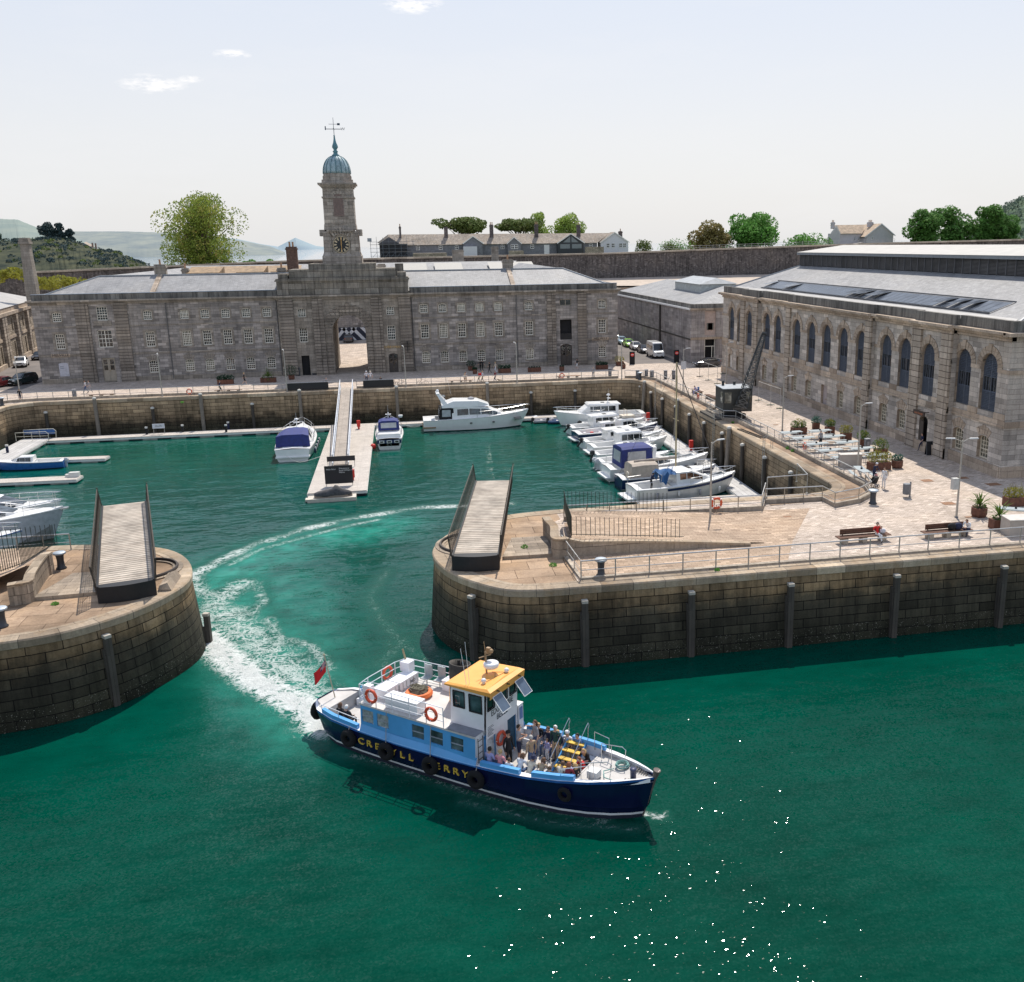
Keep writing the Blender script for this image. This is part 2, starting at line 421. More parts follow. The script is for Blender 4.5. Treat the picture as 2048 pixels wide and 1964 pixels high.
# water
WAKES=[([(-5.0,47.0),(-5.9,49.2),(-8.0,51.9),(-9.5,54.0),(-11.0,56.6),(-12.4,59.0),(-13.2,61.0)],1.15,1.0),([(-5.0,47.6),(-6.6,52.0),(-9.0,57.3),(-11.2,61.5),(-12.8,65.0)],2.1,.50),([(-13.4,61.5),(-13.9,64.3),(-13.6,68.3),(-12.6,71.0)],1.4,.50),([(-12.8,65),(-14.6,69.0),(-16.6,73.8),(-15.0,77.2),(-12.9,80.9),(-9.4,84.5),(-6.2,86.6),(-3.5,87.9),(1.1,89.5),(4.6,89.2),(9.5,88.9)],.9,.55),([(-14.2,75.9),(-12.3,79.4),(-8.8,82.4),(-5.4,84.9),(-3.0,86.2)],.5,.42),([(-9.7,63.4),(-8.9,60.2),(-6.6,58.0),(-5.2,54.3)],.55,.42),([(-11.6,71),(-10.5,66.6),(-11.2,63.5)],.6,.4),([(-2.0,71.5),(-3.3,66),(-2.2,60.7),(-1.0,57.0),(.4,54.2)],.6,.25),([(1.2,54.6),(.2,51.8),(-1.6,51.2),(-2.2,54.5),(-1.0,57.6)],.9,.24),([(-3.6,43.9),(-1.6,42.4),(1.6,39.5),(4.5,37.5),(7.5,35.9)],.3,.36),([(1.5,38.6),(5.0,36.2),(8.5,35.0)],.28,.3),([(8.6,36.3),(9.6,35.7),(9.9,35.5)],.22,.62),([(10.0,35.9),(9.9,35.5)],.18,.5),([(1.5,50.6),(9,50.7),(20,50.9),(36,51.2)],.25,.0)]
AER=[([(-5.0,47.6),(-8.3,54.5),(-11.2,60.5),(-12.6,66),(-13.6,70.6),(-13.5,75.5),(-9.5,80.6),(-5,83.2),(-3.3,82.5)],3.2,.85),([(-4.6,81.6),(-2.4,84.6)],3.0,.8),([(-9.8,70),(-8.4,64),(-7.6,58)],3.4,.5)]
def pdist(x,y,pl):
 best=1e9
 for (ax,ay),(bx,by) in zip(pl,pl[1:]):
  dx,dy=bx-ax,by-ay;t=max(0,min(1,((x-ax)*dx+(y-ay)*dy)/(dx*dx+dy*dy+1e-9)))
  d=(x-ax-t*dx)**2+(y-ay-t*dy)**2
  if d<best:best=d
 return math.sqrt(best)
def lines(lo,hi,st,far):
 v=[lo+i*st for i in range(int((hi-lo)/st)+1)]
 d=st;a=v[-1]
 while a<far:d*=1.7;a+=d;v.append(a)
 d=st;a=v[0]
 while a>-far:d*=1.7;a-=d;v.insert(0,a)
 return v
xs,ys=lines(-19,23,.3,42000),lines(33.5,92,.3,42000)
wv=[(x,y,0) for y in ys for x in xs];nx=len(xs)
wm=bpy.data.meshes.new('sea_water');wm.from_pydata(wv,[],[(j*nx+i,j*nx+i+1,(j+1)*nx+i+1,(j+1)*nx+i) for j in range(len(ys)-1) for i in range(nx-1)])
ca=wm.color_attributes.new('wake','FLOAT_COLOR','POINT');buf=[]
bbs=[(min(p[0] for p in pl)-3*wd,max(p[0] for p in pl)+3*wd,min(p[1] for p in pl)-3*wd,max(p[1] for p in pl)+3*wd) for pl,wd,s in WAKES+AER]
for x,y,z in wv:
 fo=ae=0
 if -19.5<x<24 and 33<y<93:
  for k,(pl,wd,s) in enumerate(WAKES+AER):
   b=bbs[k]
   if not (b[0]<x<b[1] and b[2]<y<b[3]):continue
   d=pdist(x,y,pl)/wd;v=s*math.exp(-d*d*.9)
   if k<len(WAKES):fo=max(fo,v*(.85+.3*math.sin(x*.9+y*.55)*math.sin(y*.8-x*.3)) if k==3 else v)
   else:ae=max(ae,v)
 buf+=[fo,ae,0,1]
ca.data.foreach_set('color',buf)
m,nt,b=_nt('sea_green')
tc=N(nt,'ShaderNodeTexCoord');ob=tc.outputs['Object']
at=N(nt,'ShaderNodeAttribute',attribute_name='wake');sp=N(nt,'ShaderNodeSeparateColor');L(nt,at.outputs['Color'],sp.inputs[0])
wrp=noise(nt,ob,.55,3,.5,col=True)
wv_=nt.nodes.new('ShaderNodeVectorMath');wv_.operation='MULTIPLY_ADD';L(nt,wrp,wv_.inputs[0]);wv_.inputs[1].default_value=(1.6,1.6,0);L(nt,ob,wv_.inputs[2])
def ridge(scale,det):
 n=noise(nt,wv_.outputs[0],scale,det,.6)
 return math_(nt,'MULTIPLY',math_(nt,'ABSOLUTE',math_(nt,'SUBTRACT',n,.5)),2.0)
r1,r2=ridge(.9,4),ridge(2.6,4)
fine=noise(nt,wv_.outputs[0],6,6,.75)
lace=math_(nt,'ADD',math_(nt,'MULTIPLY',math_(nt,'MINIMUM',r1,r2),3.4),math_(nt,'MULTIPLY',fine,.55))
fm=math_(nt,'SUBTRACT',math_(nt,'MULTIPLY',sp.outputs[0],1.22),lace)
foam=ramp(nt,math_(nt,"MULTIPLY_ADD",fm,1.3,.40),[(.33,g3(0)),(1.0,g3(1))])
spx=N(nt,'ShaderNodeSeparateXYZ');L(nt,ob,spx.inputs[0])
zone=math_(nt,'SUBTRACT',math_(nt,'ADD',math_(nt,'MULTIPLY',sp.outputs[1],.12),noise(nt,ob,.35,3,.6)),.62)
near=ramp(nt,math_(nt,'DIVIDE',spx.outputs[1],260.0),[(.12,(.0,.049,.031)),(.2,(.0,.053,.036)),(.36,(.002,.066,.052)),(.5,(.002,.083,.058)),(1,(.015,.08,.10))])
bn=noise(nt,ob,.09,5,.6,vscale=(1,.6,1))
near=mix(nt,.8,near,ramp(nt,bn,[(.3,g3(.70)),(.7,g3(1.22))]),'MULTIPLY')
bn2=noise(nt,ob,.7,6,.7,vscale=(.5,1.2,1))
near=mix(nt,.9,near,ramp(nt,bn2,[(.3,g3(.78)),(.7,g3(1.16))]),'MULTIPLY')
turq=mix(nt,noise(nt,wv_.outputs[0],.8,5,.7),(.01,.20,.145),(.035,.34,.26))
near=mix(nt,ramp(nt,math_(nt,'DIVIDE',spx.outputs[1],4000.0),[(.08,g3(0)),(.5,g3(1))]),near,(.12,.21,.31))  # far sea tinted blue: haze and sky reflection put into the base colour
aer=math_(nt,'MULTIPLY',sp.outputs[1],ramp(nt,noise(nt,wv_.outputs[0],.45,4,.6),[(.3,g3(.15)),(.65,g3(1))]))
colr=mix(nt,aer,near,turq)
colr=mix(nt,math_(nt,'MINIMUM',math_(nt,'MULTIPLY',sp.outputs[0],.38),.5),colr,(.12,.42,.34))
colr=mix(nt,foam,colr,(.80,.84,.82))
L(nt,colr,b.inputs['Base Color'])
b.inputs['IOR'].default_value=1.33;L(nt,ramp(nt,math_(nt,'DIVIDE',spx.outputs[1],900.0),[(.04,g3(.10)),(.1,g3(.24)),(.4,g3(.5))]),b.inputs['Specular IOR Level'])
rr=math_(nt,'MULTIPLY_ADD',foam,.6,.03);L(nt,rr,b.inputs['Roughness'])
h1=noise(nt,ob,.33,2,.45,vscale=(.8,1.3,1));h2=noise(nt,ob,1.3,2,.5,vscale=(.7,1.4,1))
hh=math_(nt,'ADD',math_(nt,'MULTIPLY',h1,.5),math_(nt,'MULTIPLY',h2,.12))
hh=math_(nt,'ADD',hh,math_(nt,'MULTIPLY',math_(nt,'MULTIPLY',sp.outputs[0],fine),.9))
vo=N(nt,'ShaderNodeTexVoronoi',Scale=13);vo.inputs['Randomness'].default_value=1;L(nt,ob,vo.inputs['Vector'])
bmp=N(nt,'ShaderNodeBump',Strength=.8,Distance=.5);L(nt,hh,bmp.inputs['Height'])
fct=nt.nodes.new('ShaderNodeVectorMath');fct.operation='SUBTRACT';L(nt,vo.outputs['Color'],fct.inputs[0]);fct.inputs[1].default_value=(.5,.5,.5)
fc2=nt.nodes.new('ShaderNodeVectorMath');fc2.operation='MULTIPLY_ADD';L(nt,fct.outputs[0],fc2.inputs[0]);L(nt,mix(nt,ramp(nt,math_(nt,'DIVIDE',spx.outputs[1],100.0),[(.4,g3(0)),(.75,g3(1))]),(.17,.30,0),(.04,.04,0)),fc2.inputs[1]);L(nt,bmp.outputs[0],fc2.inputs[2])
fc3=nt.nodes.new('ShaderNodeVectorMath');fc3.operation='NORMALIZE';L(nt,fc2.outputs[0],fc3.inputs[0]);L(nt,fc3.outputs[0],b.inputs['Normal'])
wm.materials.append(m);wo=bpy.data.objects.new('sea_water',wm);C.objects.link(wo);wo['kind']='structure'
# ground sheets
SETT=stone('granite_setts',(.47,.385,.315),(.55,.465,.395),.42,.19,.010,(.22,.17,.14),.35,.0,.8,None,.5,.006,'UV',1.0)
SETT2=stone('yellow_setts',(.40,.29,.205),(.47,.355,.26),.62,.24,.014,(.17,.12,.09),.45,.0,.85,None,.5,.008,'UV',1.0)
SLAB=stone('pier_slabs',(.36,.25,.165),(.46,.335,.235),2.3,1.5,.022,(.13,.085,.055),1.0,.0,.9,None,.4,.012,'UV',.8,lich=(.75,(.19,.125,.08)))
EDGE=stone('edge_stone',(.31,.215,.145),(.38,.275,.195),1.4,.9,.02,(.13,.09,.06),.8,.0,.9,None,.5,.02,'UV',.6,lich=(.6,(.19,.13,.085)))
DARKSETT=stone('grey_setts',(.25,.23,.22),(.32,.295,.28),.42,.19,.012,(.14,.13,.12),.4,.0,.85,None,.5,.006)
TARMAC=stone('tarmac',(.19,.17,.16),(.20,.18,.17),6,5,.0,(.15,.14,.13),.5,0,.9,None,.5,.004,'Object',.3)
SHORE=plain('shore_grass',(.10,.13,.055),.95,0,.4,.3)
out=SEG_R+SEG_B+SEG_L+[(-FAR,276),(FAR,276)]
MB().sheet(out,ZD).build('quay_ground',SETT,kind='structure')
def overlay(name,poly,dz,mat):return MB().sheet(poly,ZD+dz).build(name,mat,kind='structure')
overlay('street_road',[(36.6,153.5),(45.2,153.5),(45.2,215),(36.6,215)],.008,TARMAC)
overlay('west_road',[(-66,150),(-53.5,150),(-53.5,240),(-71,240)],.008,TARMAC)
overlay('courtyard_paving',[(-12.2,168.5),(-3.4,168.5),(30,172),(30,210),(-46,210),(-46,172)],.006,stone('court_paving',(.46,.37,.30),(.52,.43,.35),.9,.5,.01,None,.3,0))
overlay('pier_head_east',TIP_R+[(10.5,66.0),(9.6,64.9),(9.5,57.4),(9.3,52.0)],.006,SLAB)
overlay('pier_head_west',[(-26,66.8)]+TIP_L[3:-2]+[(-24.5,50.3),(-24.2,57)],.006,SLAB)
overlay('promenade_setts',[(9.6,52.9),(22.5,53.0),(24.6,57.2),(29.0,64.5),(24.5,64.9),(10.6,64.9),(9.9,57.6)],.010,SETT2)
overlay('quay_margin_east',[(33.9,76),(35.7,76),(35.7,137.4),(31,137.5),(-48,137.5),(-48,136.5),(29.8,136.4),(32.6,135.2),(33.8,132.4)],.006,EDGE)
overlay('quay_corner',[(26.5,68.0),(30.8,68.5)]+arcpts(30.8,71.5,3.0,-90,0,4)[1:]+[(33.9,76),(35.7,76),(35.8,69.5),(35.2,66.8),(33.3,65.3),(31.1,64.6),(30.7,66.2),(26.5,65.9)],.008,EDGE)
overlay('front_margin',[(9.35,51.85),(60,52.2),(FAR,52.3),(FAR,53.1),(60,53.0),(9.4,52.75)],.010,EDGE)
RUST=plain('rusty_iron',(.24,.12,.06),.8,0,.35,6)
def cover(x,y,sx,sy,rz,lab):
 o=MB().cbox((0,0,0),(sx,sy,.012)).build('manhole_cover',RUST);o.location=(x,y,ZD+.004);o.rotation_euler=(0,0,rz)
 tag(o,lab,'manhole cover','iron covers set in the paving')
for (x,y),sx,sy,lab in (((41.7,70.22),.9,.8,'rusty square cover in the sunlit setts beyond the litter bin'),((39.54,63.34),.95,.75,'rusty square cover left of the double lamp post foot'),((39.17,59.69),1.0,.3,'long rusty cover beside the round palm planter'),((46.17,67.81),1.1,.8,'dark cover in the shadow near the corner of the arched hall'),((26.52,62.78),.55,.35,'small rusty cover in the pale setts behind the red shirted sitter'),((45.06,70.34),.8,.6,'dark cover in the shadow behind the double lamp post'),((39.16,96.9),.5,.3,'small rusty cover in the setts beside the cafe tables'),((20.16,60),.4,.3,'small drain grating below the single lamp post on the promenade')):
 cover(x,y,sx,sy,0,lab)
# harbour walls
TIDE=[(0,(.09,.11,.08)),(.16,(.15,.16,.13)),(.48,(.24,.235,.20)),(.62,(.36,.32,.25)),(.78,(.92,.70,.47)),(1,(1.1,.92,.72))]
TIDE2=[(0,(.13,.15,.12)),(.3,(.22,.21,.18)),(.44,(.70,.63,.52)),(.7,(1.05,.94,.78)),(1,(1.12,1.0,.86))]
QW=stone('quay_wall_front',(.25,.225,.19),(.33,.295,.245),1.7,.56,.026,(.035,.03,.028),.8,.65,.9,TIDE,.5,.05)
QB=stone('quay_wall_basin',(.33,.27,.21),(.40,.33,.255),1.5,.48,.022,(.07,.055,.045),.65,.6,.9,TIDE2,.5,.05)
COPE=stone('coping_stone',(.38,.30,.22),(.46,.375,.28),1.9,1.2,.016,(.14,.12,.10),.7,.3,.9,None,.5,.02,lich=(.5,(.33,.20,.09)))
def normals(pts):
 ns=[]
 for i in range(len(pts)):
  a=pts[max(i-1,0)];b=pts[min(i+1,len(pts)-1)];dx,dy=b[0]-a[0],b[1]-a[1];l=math.hypot(dx,dy) or 1
  ns.append((dy/l,-dx/l))
 return ns
def quay_wall(name,pts,mat,label,cat,side=1,batter=.35):
 """retaining wall under a coping; side gives the water side of the path"""
 ns=[(a*side,b*side) for a,b in normals(pts)];zs=[ZD-.42,3.2,1.6,0,-1.6]
 t=thing(name,label,cat)
 mb=MB();uv=[];s=[0]
 for a,b in zip(pts,pts[1:]):s.append(s[-1]+math.hypot(b[0]-a[0],b[1]-a[1]))
 for z in zs:
  o=(ZD-z)/6.4*batter*1.6
  mb.v+=[(p[0]+n[0]*o,p[1]+n[1]*o,z) for p,n in zip(pts,ns)]
 k=len(pts)
 for r in range(len(zs)-1):
  for i in range(k-1):
   f=(r*k+i,r*k+i+1,(r+1)*k+i+1,(r+1)*k+i)
   if side>0:f=f[::-1]
   mb.f.append(f);mb.m.append(0)
   for q in f:uv+=[s[q%k],zs[q//k]]
 mb.uv=uv;mb.build('stone_face',mat,t)
 rings=[]
 for (x,y),(nx_,ny_) in zip(pts,ns):
  rings.append([(x+nx_*.10,y+ny_*.10,ZD-.42),(x+nx_*.13,y+ny_*.13,ZD-.05),(x+nx_*.07,y+ny_*.07,ZD+.035),(x-nx_*.95,y-ny_*.95,ZD+.035),(x-nx_*.95,y-ny_*.95,ZD-.42)])
 cb=MB();cb.loft(rings);
 cuv=[]
 prof=[0,.4,.5,1.5,2]
 for f in cb.f:
  for q in f:
   cuv+=[s[q//5],prof[q%5]]
 cb.uv=cuv;cb.build('coping',COPE,t)
 return t
quay_wall('harbour_wall',SEG_R,QW,'long weathered granite harbour wall with rounded pier head behind the ferry','harbour wall',-1)
quay_wall('harbour_wall',SEG_B,QB,'brown stone wall around the inner basin with boats moored below','harbour wall',-1,.15)
quay_wall('harbour_wall',SEG_L,QW,'curved granite pier head wall at the left with foam washing its foot','harbour wall',-1)
# fender piles
WOODD=planks('tarred_timber',(.06,.052,.045),(.085,.075,.062),.3,'y',.006,.9)
PALEW=planks('bleached_pile',(.22,.19,.16),(.27,.24,.20),.3,'y',.006,.9)
def pile_front(x,y,rz,lab):
 t=thing('fender_post',lab,'fender post',(x,y,-2.2 if 'stub' in lab else 0),rz,'timber fender posts bolted to the outer walls')
 MB().box(-.17,.17,-.55,-.25,-1.2,3.95).box(-.24,-.17,-.42,-.1,-1,3.3).box(.17,.24,-.42,-.1,-1,3.3).build('post',WOODD,t)
 MB().box(-.18,.18,-.56,-.2,3.95,4.12).build('cap',plain('weathered_cap',(.42,.39,.34),.8),t)
for i,(x,lab) in enumerate(((9.5,'second fender post from the pier tip, below the railing corner'),(15.9,'fender post under the bollard end of the long promenade wall'),(22.1,'dark fender post on the long wall left of the red shirted sitter'),(29.0,'fender post on the long wall below the first brown bench'),(36.3,'fender post on the long wall below the second brown bench'),(42.8,'rightmost fender post on the long wall'))):
 pile_front(x,51.75,0,lab)
pile_front(3.45,53.9,rad(-48),'fender post on the curve of the right pier head below the swing bridge')
pile_front(-16.6,52.3,rad(42),'fender post on the left pier head with a pale worn cap')
pile_front(-13.35,60.2,rad(80),'short stub of fender on the tip of the left pier beside the foam')
def pile(kind,x,y,h,lab,lean=(0,0)):
 t=thing('mooring_pile',lab,'mooring pile',(x,y,-1.2),0,'round piles standing along the basin wall')
 mb=MB();mb.tube([(0,0,0),(lean[0],lean[1],h+1.2)],.2 if kind=='d' else .24,8)
 mb.build('shaft',WOODD if kind=='d' else PALEW,t)
 c=MB();c.lathe([(.26,0),(.27,.12),(.2,.22),(.02,.28)],(lean[0],lean[1],h+1.2),8);c.build('cap',plain('pile_cap',(.55,.53,.48),.7),t)
YS=[134.3,128.3,122.3,116.0,110.0,104.2,97.8,91.4,85.2,78.8]
WD=['behind the far corner cruiser','by the far red box','third from the far corner','fourth from the far corner below the bench','below the man reading on the bench','just left of the crane ladder','just right of the crane ladder','halfway along below the cafe tables','beside the second wall ladder','nearest to the railing steps']
for y,wd_ in zip(YS,WD):pile('d',33.45,y,3.9,'dark tarred pile on the east basin wall, '+wd_)
for x,y,wd_ in ((33.3,131.6,'far corner of the basin'),(33.25,114.6,'middle of the east wall behind the yacht rigging'),(33.3,95.2,'right of the crane, above the long white cruiser bow')):
 pile('p',x-.3,y,4.9,'tall pale leaning pile, '+wd_,(.45,.3))
for x,k,wd_ in ((-46.1,'d','under the left walkway handrails'),(-40.0,'p','below the strolling couple'),(-33.0,'d','behind the white notice frame'),(-26.8,'p','right of the lifebuoy on the rail'),(-20.3,'d','behind the blue covered cruiser stern'),(-14.0,'p','behind the blue covered cruiser bow'),(-1.0,'p','right of the small blue canopied cruiser'),(5.4,'d','behind the flybridge of the long white cruiser'),(11.6,'p','behind the bow of the long white cruiser'),(17.8,'d','behind the black dinghy'),(24.2,'d','behind the mast of the corner cruiser')):
 pile(k,x,136.05,5.0 if k=='p' else 3.4,('tall pale' if k=='p' else 'short')+' pile on the back wall, '+wd_)
# masonry palettes
MEL=stone('melville_limestone',(.27,.25,.235),(.40,.365,.34),1.15,.40,.012,(.13,.115,.105),.55,.35,.88,None,.5,.02)
TRIM=stone('granite_trim',(.30,.265,.225),(.36,.32,.275),1.3,.45,.010,(.13,.11,.09),.5,.4,.88,None,.5,.02)
RUSTIC=stone('rusticated_granite',(.26,.225,.19),(.31,.27,.23),3.0,.46,.035,(.08,.07,.06),.5,.4,.88,None,0,.06)
BREW=stone('brewhouse_limestone',(.43,.39,.35),(.56,.505,.45),1.25,.42,.012,(.24,.21,.185),.5,.3,.88,None,.5,.02)
BTRIM=stone('brewhouse_granite',(.42,.335,.26),(.50,.41,.325),1.3,.6,.012,(.22,.18,.14),.45,.3,.88,None,.5,.02)
BRUST=stone('brewhouse_rustic',(.41,.345,.28),(.47,.40,.33),3.0,.55,.035,(.14,.11,.09),.45,.3,.88,None,0,.06)
PARA=stone('leaded_parapet',(.19,.18,.165),(.24,.225,.205),1.2,1.2,.01,(.10,.09,.08),.4,.95,.8,None,.5,.01)
SLATE=stone('roof_slates',(.27,.27,.275),(.32,.32,.325),.6,.26,.012,(.17,.17,.18),.4,.2,.62,None,.5,.006,mot=.35)
SLATE2=stone('old_tiles',(.30,.255,.215),(.37,.32,.27),.4,.3,.02,(.17,.14,.12),.5,.3,.8,None,.5,.015,lich=(.5,(.36,.24,.13)))
LEAD=plain('roof_lead',(.30,.32,.34),.5,0,.18,1.2)
LEADD=plain('dark_lead',(.09,.10,.12),.5,0,.2,1.2)
CREAM=plain('cream_paint',(.82,.79,.70),.5,0,.08)
WHITE=plain('white_gloss',(.80,.80,.79),.35,0,.05)
BROWN=plain('brown_door',(.055,.045,.04),.5,0,.2)
SANDD=plain('stone_coloured_door',(.34,.30,.24),.6,0,.1)
PANE=glass('window_glass',(.008,.010,.012));PANEL_=glass('lit_glass',(.10,.095,.075),.08)
LOUV=plain('louvre_blue_grey',(.10,.115,.145),.5,0,.15)
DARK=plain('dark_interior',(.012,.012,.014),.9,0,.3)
BRICK=stone('chimney_brick',(.17,.095,.075),(.22,.125,.095),.22,.075,.012,(.2,.17,.14),.5,.3)
TERRA=plain('terracotta_pot',(.42,.25,.15),.8,0,.2,4)
def cornice(mb,x0,x1,y,z,d=.55,side=True):
 """projecting moulding in steps, along x at wall face y (outside -y)"""
 mb.box(x0-.1,x1+.1,y-.15,y+.3,z-.35,z-.12);mb.box(x0-.3,x1+.3,y-.36,y+.3,z-.12,z+.05);mb.box(x0-d,x1+d,y-d,y+.3,z+.05,z+.28)
def voussoirs(mb,cx,spring,r,w,y,n=9,a0=0,a1=180,proud=.05,key=.18,gap=1.2,mi=0):
 for i in range(n):
  b0=rad(a0+(a1-a0)*i/n+gap);b1=rad(a0+(a1-a0)*(i+1)/n-gap);ro=r+w+(key if i==n//2 else 0)
  ps=[(cx-math.cos(t)*q,spring+math.sin(t)*q) for q,t in ((r,b0),(ro,b0),(ro,b1),(r,b1))]
  k=proud*(1.8 if i==n//2 else 1)
  mb.add([(p[0],y-k,p[1]) for p in ps]+[(p[0],y+.01,p[1]) for p in ps],[(0,1,2,3),(0,4,5,1),(1,5,6,2),(2,6,7,3),(3,7,4,0)],mi)
def chimney(parent,x,y,z0,z1,w,d,mat,pots=2,name='chimney'):
 mb=MB();mb.box(x-w/2,x+w/2,y-d/2,y+d/2,z0,z1-.5);mb.box(x-w/2-.1,x+w/2+.1,y-d/2-.1,y+d/2+.1,z1-.5,z1-.25);mb.box(x-w/2+.02,x+w/2-.02,y-d/2+.02,y+d/2-.02,z1-.25,z1)
 o=mb.build(name,mat,parent)
 for i in range(pots):
  px_=x+(i-(pots-1)/2)*.5
  MB().lathe([(.17,z1),(.15,z1+.1),(.13,z1+.6),(.17,z1+.65),(.15,z1+.75)],(px_,y,0),8).build('chimney_pot',TERRA,o)
 return o
# clock tower building round its court
mel=thing('clock_tower_building','long grey stone quayside building with central arch and domed clock tower','building')
XL,XR,YF=-52.3,34.8,155.0
GX0,GX1,YG=-18.0,1.75,154.5
def mel_ops():
 o=[]
 for x in [-49.1,-36.65,-31.5,-28.6,-25.65,-22.7,-19.7,3.8,6.7,9.6,12.5,15.4,20.3,32.2]:
  o.append((x,'a'));o.append((x,'b'))
  if x>-48:o.append((x,'c'))
 return o
OPS={'a':(1.22,13.85,15.2,.16),'b':(1.25,9.88,12.1,0),'c':(1.28,6.0,7.85,.3)}
ops=[(x-OPS[k][0]/2,x+OPS[k][0]/2,OPS[k][1],OPS[k][2],OPS[k][3]) for x,k in mel_ops()]
extra=[(-43.65,-42.15,13.9,15.9),(-43.9,-41.9,9.95,12.5),(-43.8,-42.0,4.81,8.4),(25.3,27.2,14.4,15.4),(25.3,27.2,9.0,12.2),(25.3,27.2,4.81,8.3,.3)]
mb=MB()
wall(mb,XL,GX0,4.8,16.7,[o for o in ops+extra if o[1]<GX0],YF,.32,0,1)
wall(mb,GX1,XR,4.8,16.7,[o for o in ops+extra if o[0]>GX1],YF,.32,0,1)
for (ax,ay,bx,by) in ((XR,YF,XR,242),(XL,242,XL,YF),(XR,242,XL,242)):
 mb.add([(ax,ay,4.8),(bx,by,4.8),(bx,by,16.7),(ax,ay,16.7)],[(0,1,2,3)],0)
for (ax,ay,bx,by) in ((20,169,-10.3,169),(-5.2,169,-38,169) if 0 else (20,211.5,-38,211.5)[::1],(20,211.5,20,169),(-38,169,-38,211.5)):
 if ay==169 and by==169:continue
 mb.add([(ax,ay,4.8),(bx,by,4.8),(bx,by,16.7),(ax,ay,16.7)],[(0,1,2,3)],0)
for a,b_ in ((-38,-10.2),(-5.25,20)):
 mb.add([(a,169,4.8),(b_,169,4.8),(b_,169,16.7),(a,169,16.7)],[(3,2,1,0)],0)
mb.add([(-10.2,169,13.8),(-5.25,169,13.8),(-5.25,169,16.7),(-10.2,169,16.7)],[(3,2,1,0)],0)
mb.build('wall',[MEL,TRIM],mel)
gb=MB()
gops=[(x-.6,x+.6,13.7,14.95,.16) for x in (-14.55,-1.35)]+[(x-.62,x+.62,9.88,12.0) for x in (-14.55,-1.35)]+[(-15.15,-13.95,4.81,7.85),(-2.0,-.6,4.81,7.75,.2),(-10.2,-5.25,4.81,13.85,2.475)]
wall(gb,GX0,GX1,4.8,16.7,gops[:-1]+[gops[-1]],YG,.45,0,0,12)
for x in (GX0,GX1):
 gb.add([(x,YG,4.8),(x,YF,4.8),(x,YF,16.7),(x,YG,16.7)],[(0,3,2,1) if x==GX0 else (0,1,2,3)])
head=arch_head(-10.2,-5.25,13.85,2.475,12);pts=[(-10.2,4.8)]+head+[(-5.25,4.8)]
n=len(pts);gb.add([(p[0],YG+.45,p[1]) for p in pts]+[(p[0],169,p[1]) for p in pts],[(i,i+1,n+i+1,n+i)[::-1] for i in range(n-1)])
gb.build('gatehouse_wall',TRIM,mel)
vb=MB();voussoirs(vb,-7.72,11.38,2.52,1.5,YG,17,4,176,.09,.25,.7)
for x in (-10.75,-4.7):
 for k in range(13):vb.box(x-.5,x+.5,YG-.08,YG+.02,4.85+k*.5,5.3+k*.5)
vb.build('arch_surround',RUSTIC,mel)
for x0,x1 in ((-46.55,-44.65),(-41.2,-39.35),(23.2,24.6),(28.2,29.6)):
 MB().box(x0,x1,YF-.28,YF+.05,4.8,16.4).box(x0-.08,x1+.08,YF-.36,YF+.05,4.8,5.7).build('pilaster',RUSTIC,mel)
for x0,x1 in ((-17.75,-15.75),(-12.95,-11.35),(-4.15,-2.6),(.0,1.75)):
 MB().box(x0,x1,YG-.3,YG+.05,4.8,16.4).box(x0-.08,x1+.08,YG-.38,YG+.05,4.8,5.7).build('pilaster',RUSTIC,mel)
sb=MB()
for a,b_ in ((XL,-46.6),(-39.3,GX0),(GX1,23.2),(29.6,XR)):
 sb.mark().box(a,b_,YF-.07,YF+.03,8.85,9.12).box(a,b_,YF-.05,YF+.03,13.0,13.2).box(a,b_,YF-.09,YF+.03,4.8,5.55)
sb.parts('string_course',TRIM,mel)
cb=MB();cornice(cb,XL,GX0,YF,16.65);cornice(cb,GX1,XR,YF,16.65);cornice(cb,GX0,GX1,YG,16.65)
cb.box(XR-.1,XR+.5,YF,242,16.55,16.93).box(XL-.5,XL+.1,YF,242,16.55,16.93).build('cornice',TRIM,mel)
pb=MB();pb.box(XL+.1,GX0,YF+.12,YF+.5,16.9,17.75).mark().box(GX1,XR-.1,YF+.12,YF+.5,16.9,17.75).mark().box(XR-.5,XR-.12,YF+.5,242,16.9,17.7).mark().box(XL+.12,XL+.5,YF+.5,242,16.9,17.7).parts('parapet',PARA,mel)
MB().box(XL+.05,GX0,YF+.06,YF+.58,17.75,17.83).box(GX1,XR-.05,YF+.06,YF+.58,17.75,17.83).build('parapet_coping',plain('lead_flashing',(.22,.27,.34),.5),mel)
rb=MB();E0=17.25;RZ=20.05
def q(a,b_,c,d):rb.add([a,b_,c,d],[(0,1,2,3)])
ox0,ox1,oy0,oy1=XL+.5,XR-.5,YF+.5,241.5;ix0,ix1,iy0,iy1=-38,20,169,211.5;rd=7.2
q((ox0,oy0,E0),(ox1,oy0,E0),(ox1-rd,oy0+rd,RZ),(ox0+rd,oy0+rd,RZ))
q((ox1,oy0,E0),(ox1,oy1,E0),(ox1-rd,oy1-rd,RZ),(ox1-rd,oy0+rd,RZ))
q((ox1,oy1,E0),(ox0,oy1,E0),(ox0+rd,oy1-rd,RZ),(ox1-rd,oy1-rd,RZ))
q((ox0,oy1,E0),(ox0,oy0,E0),(ox0+rd,oy0+rd,RZ),(ox0+rd,oy1-rd,RZ))
q((ox0+rd,oy0+rd,RZ),(ox1-rd,oy0+rd,RZ),(ix1,iy0,E0+.6),(ix0,iy0,E0+.6))
q((ix0,iy1,E0),(ix1,iy1,E0),(ox1-rd,oy1-rd-9,RZ+.35),(ox0+rd,oy1-rd-9,RZ+.35))
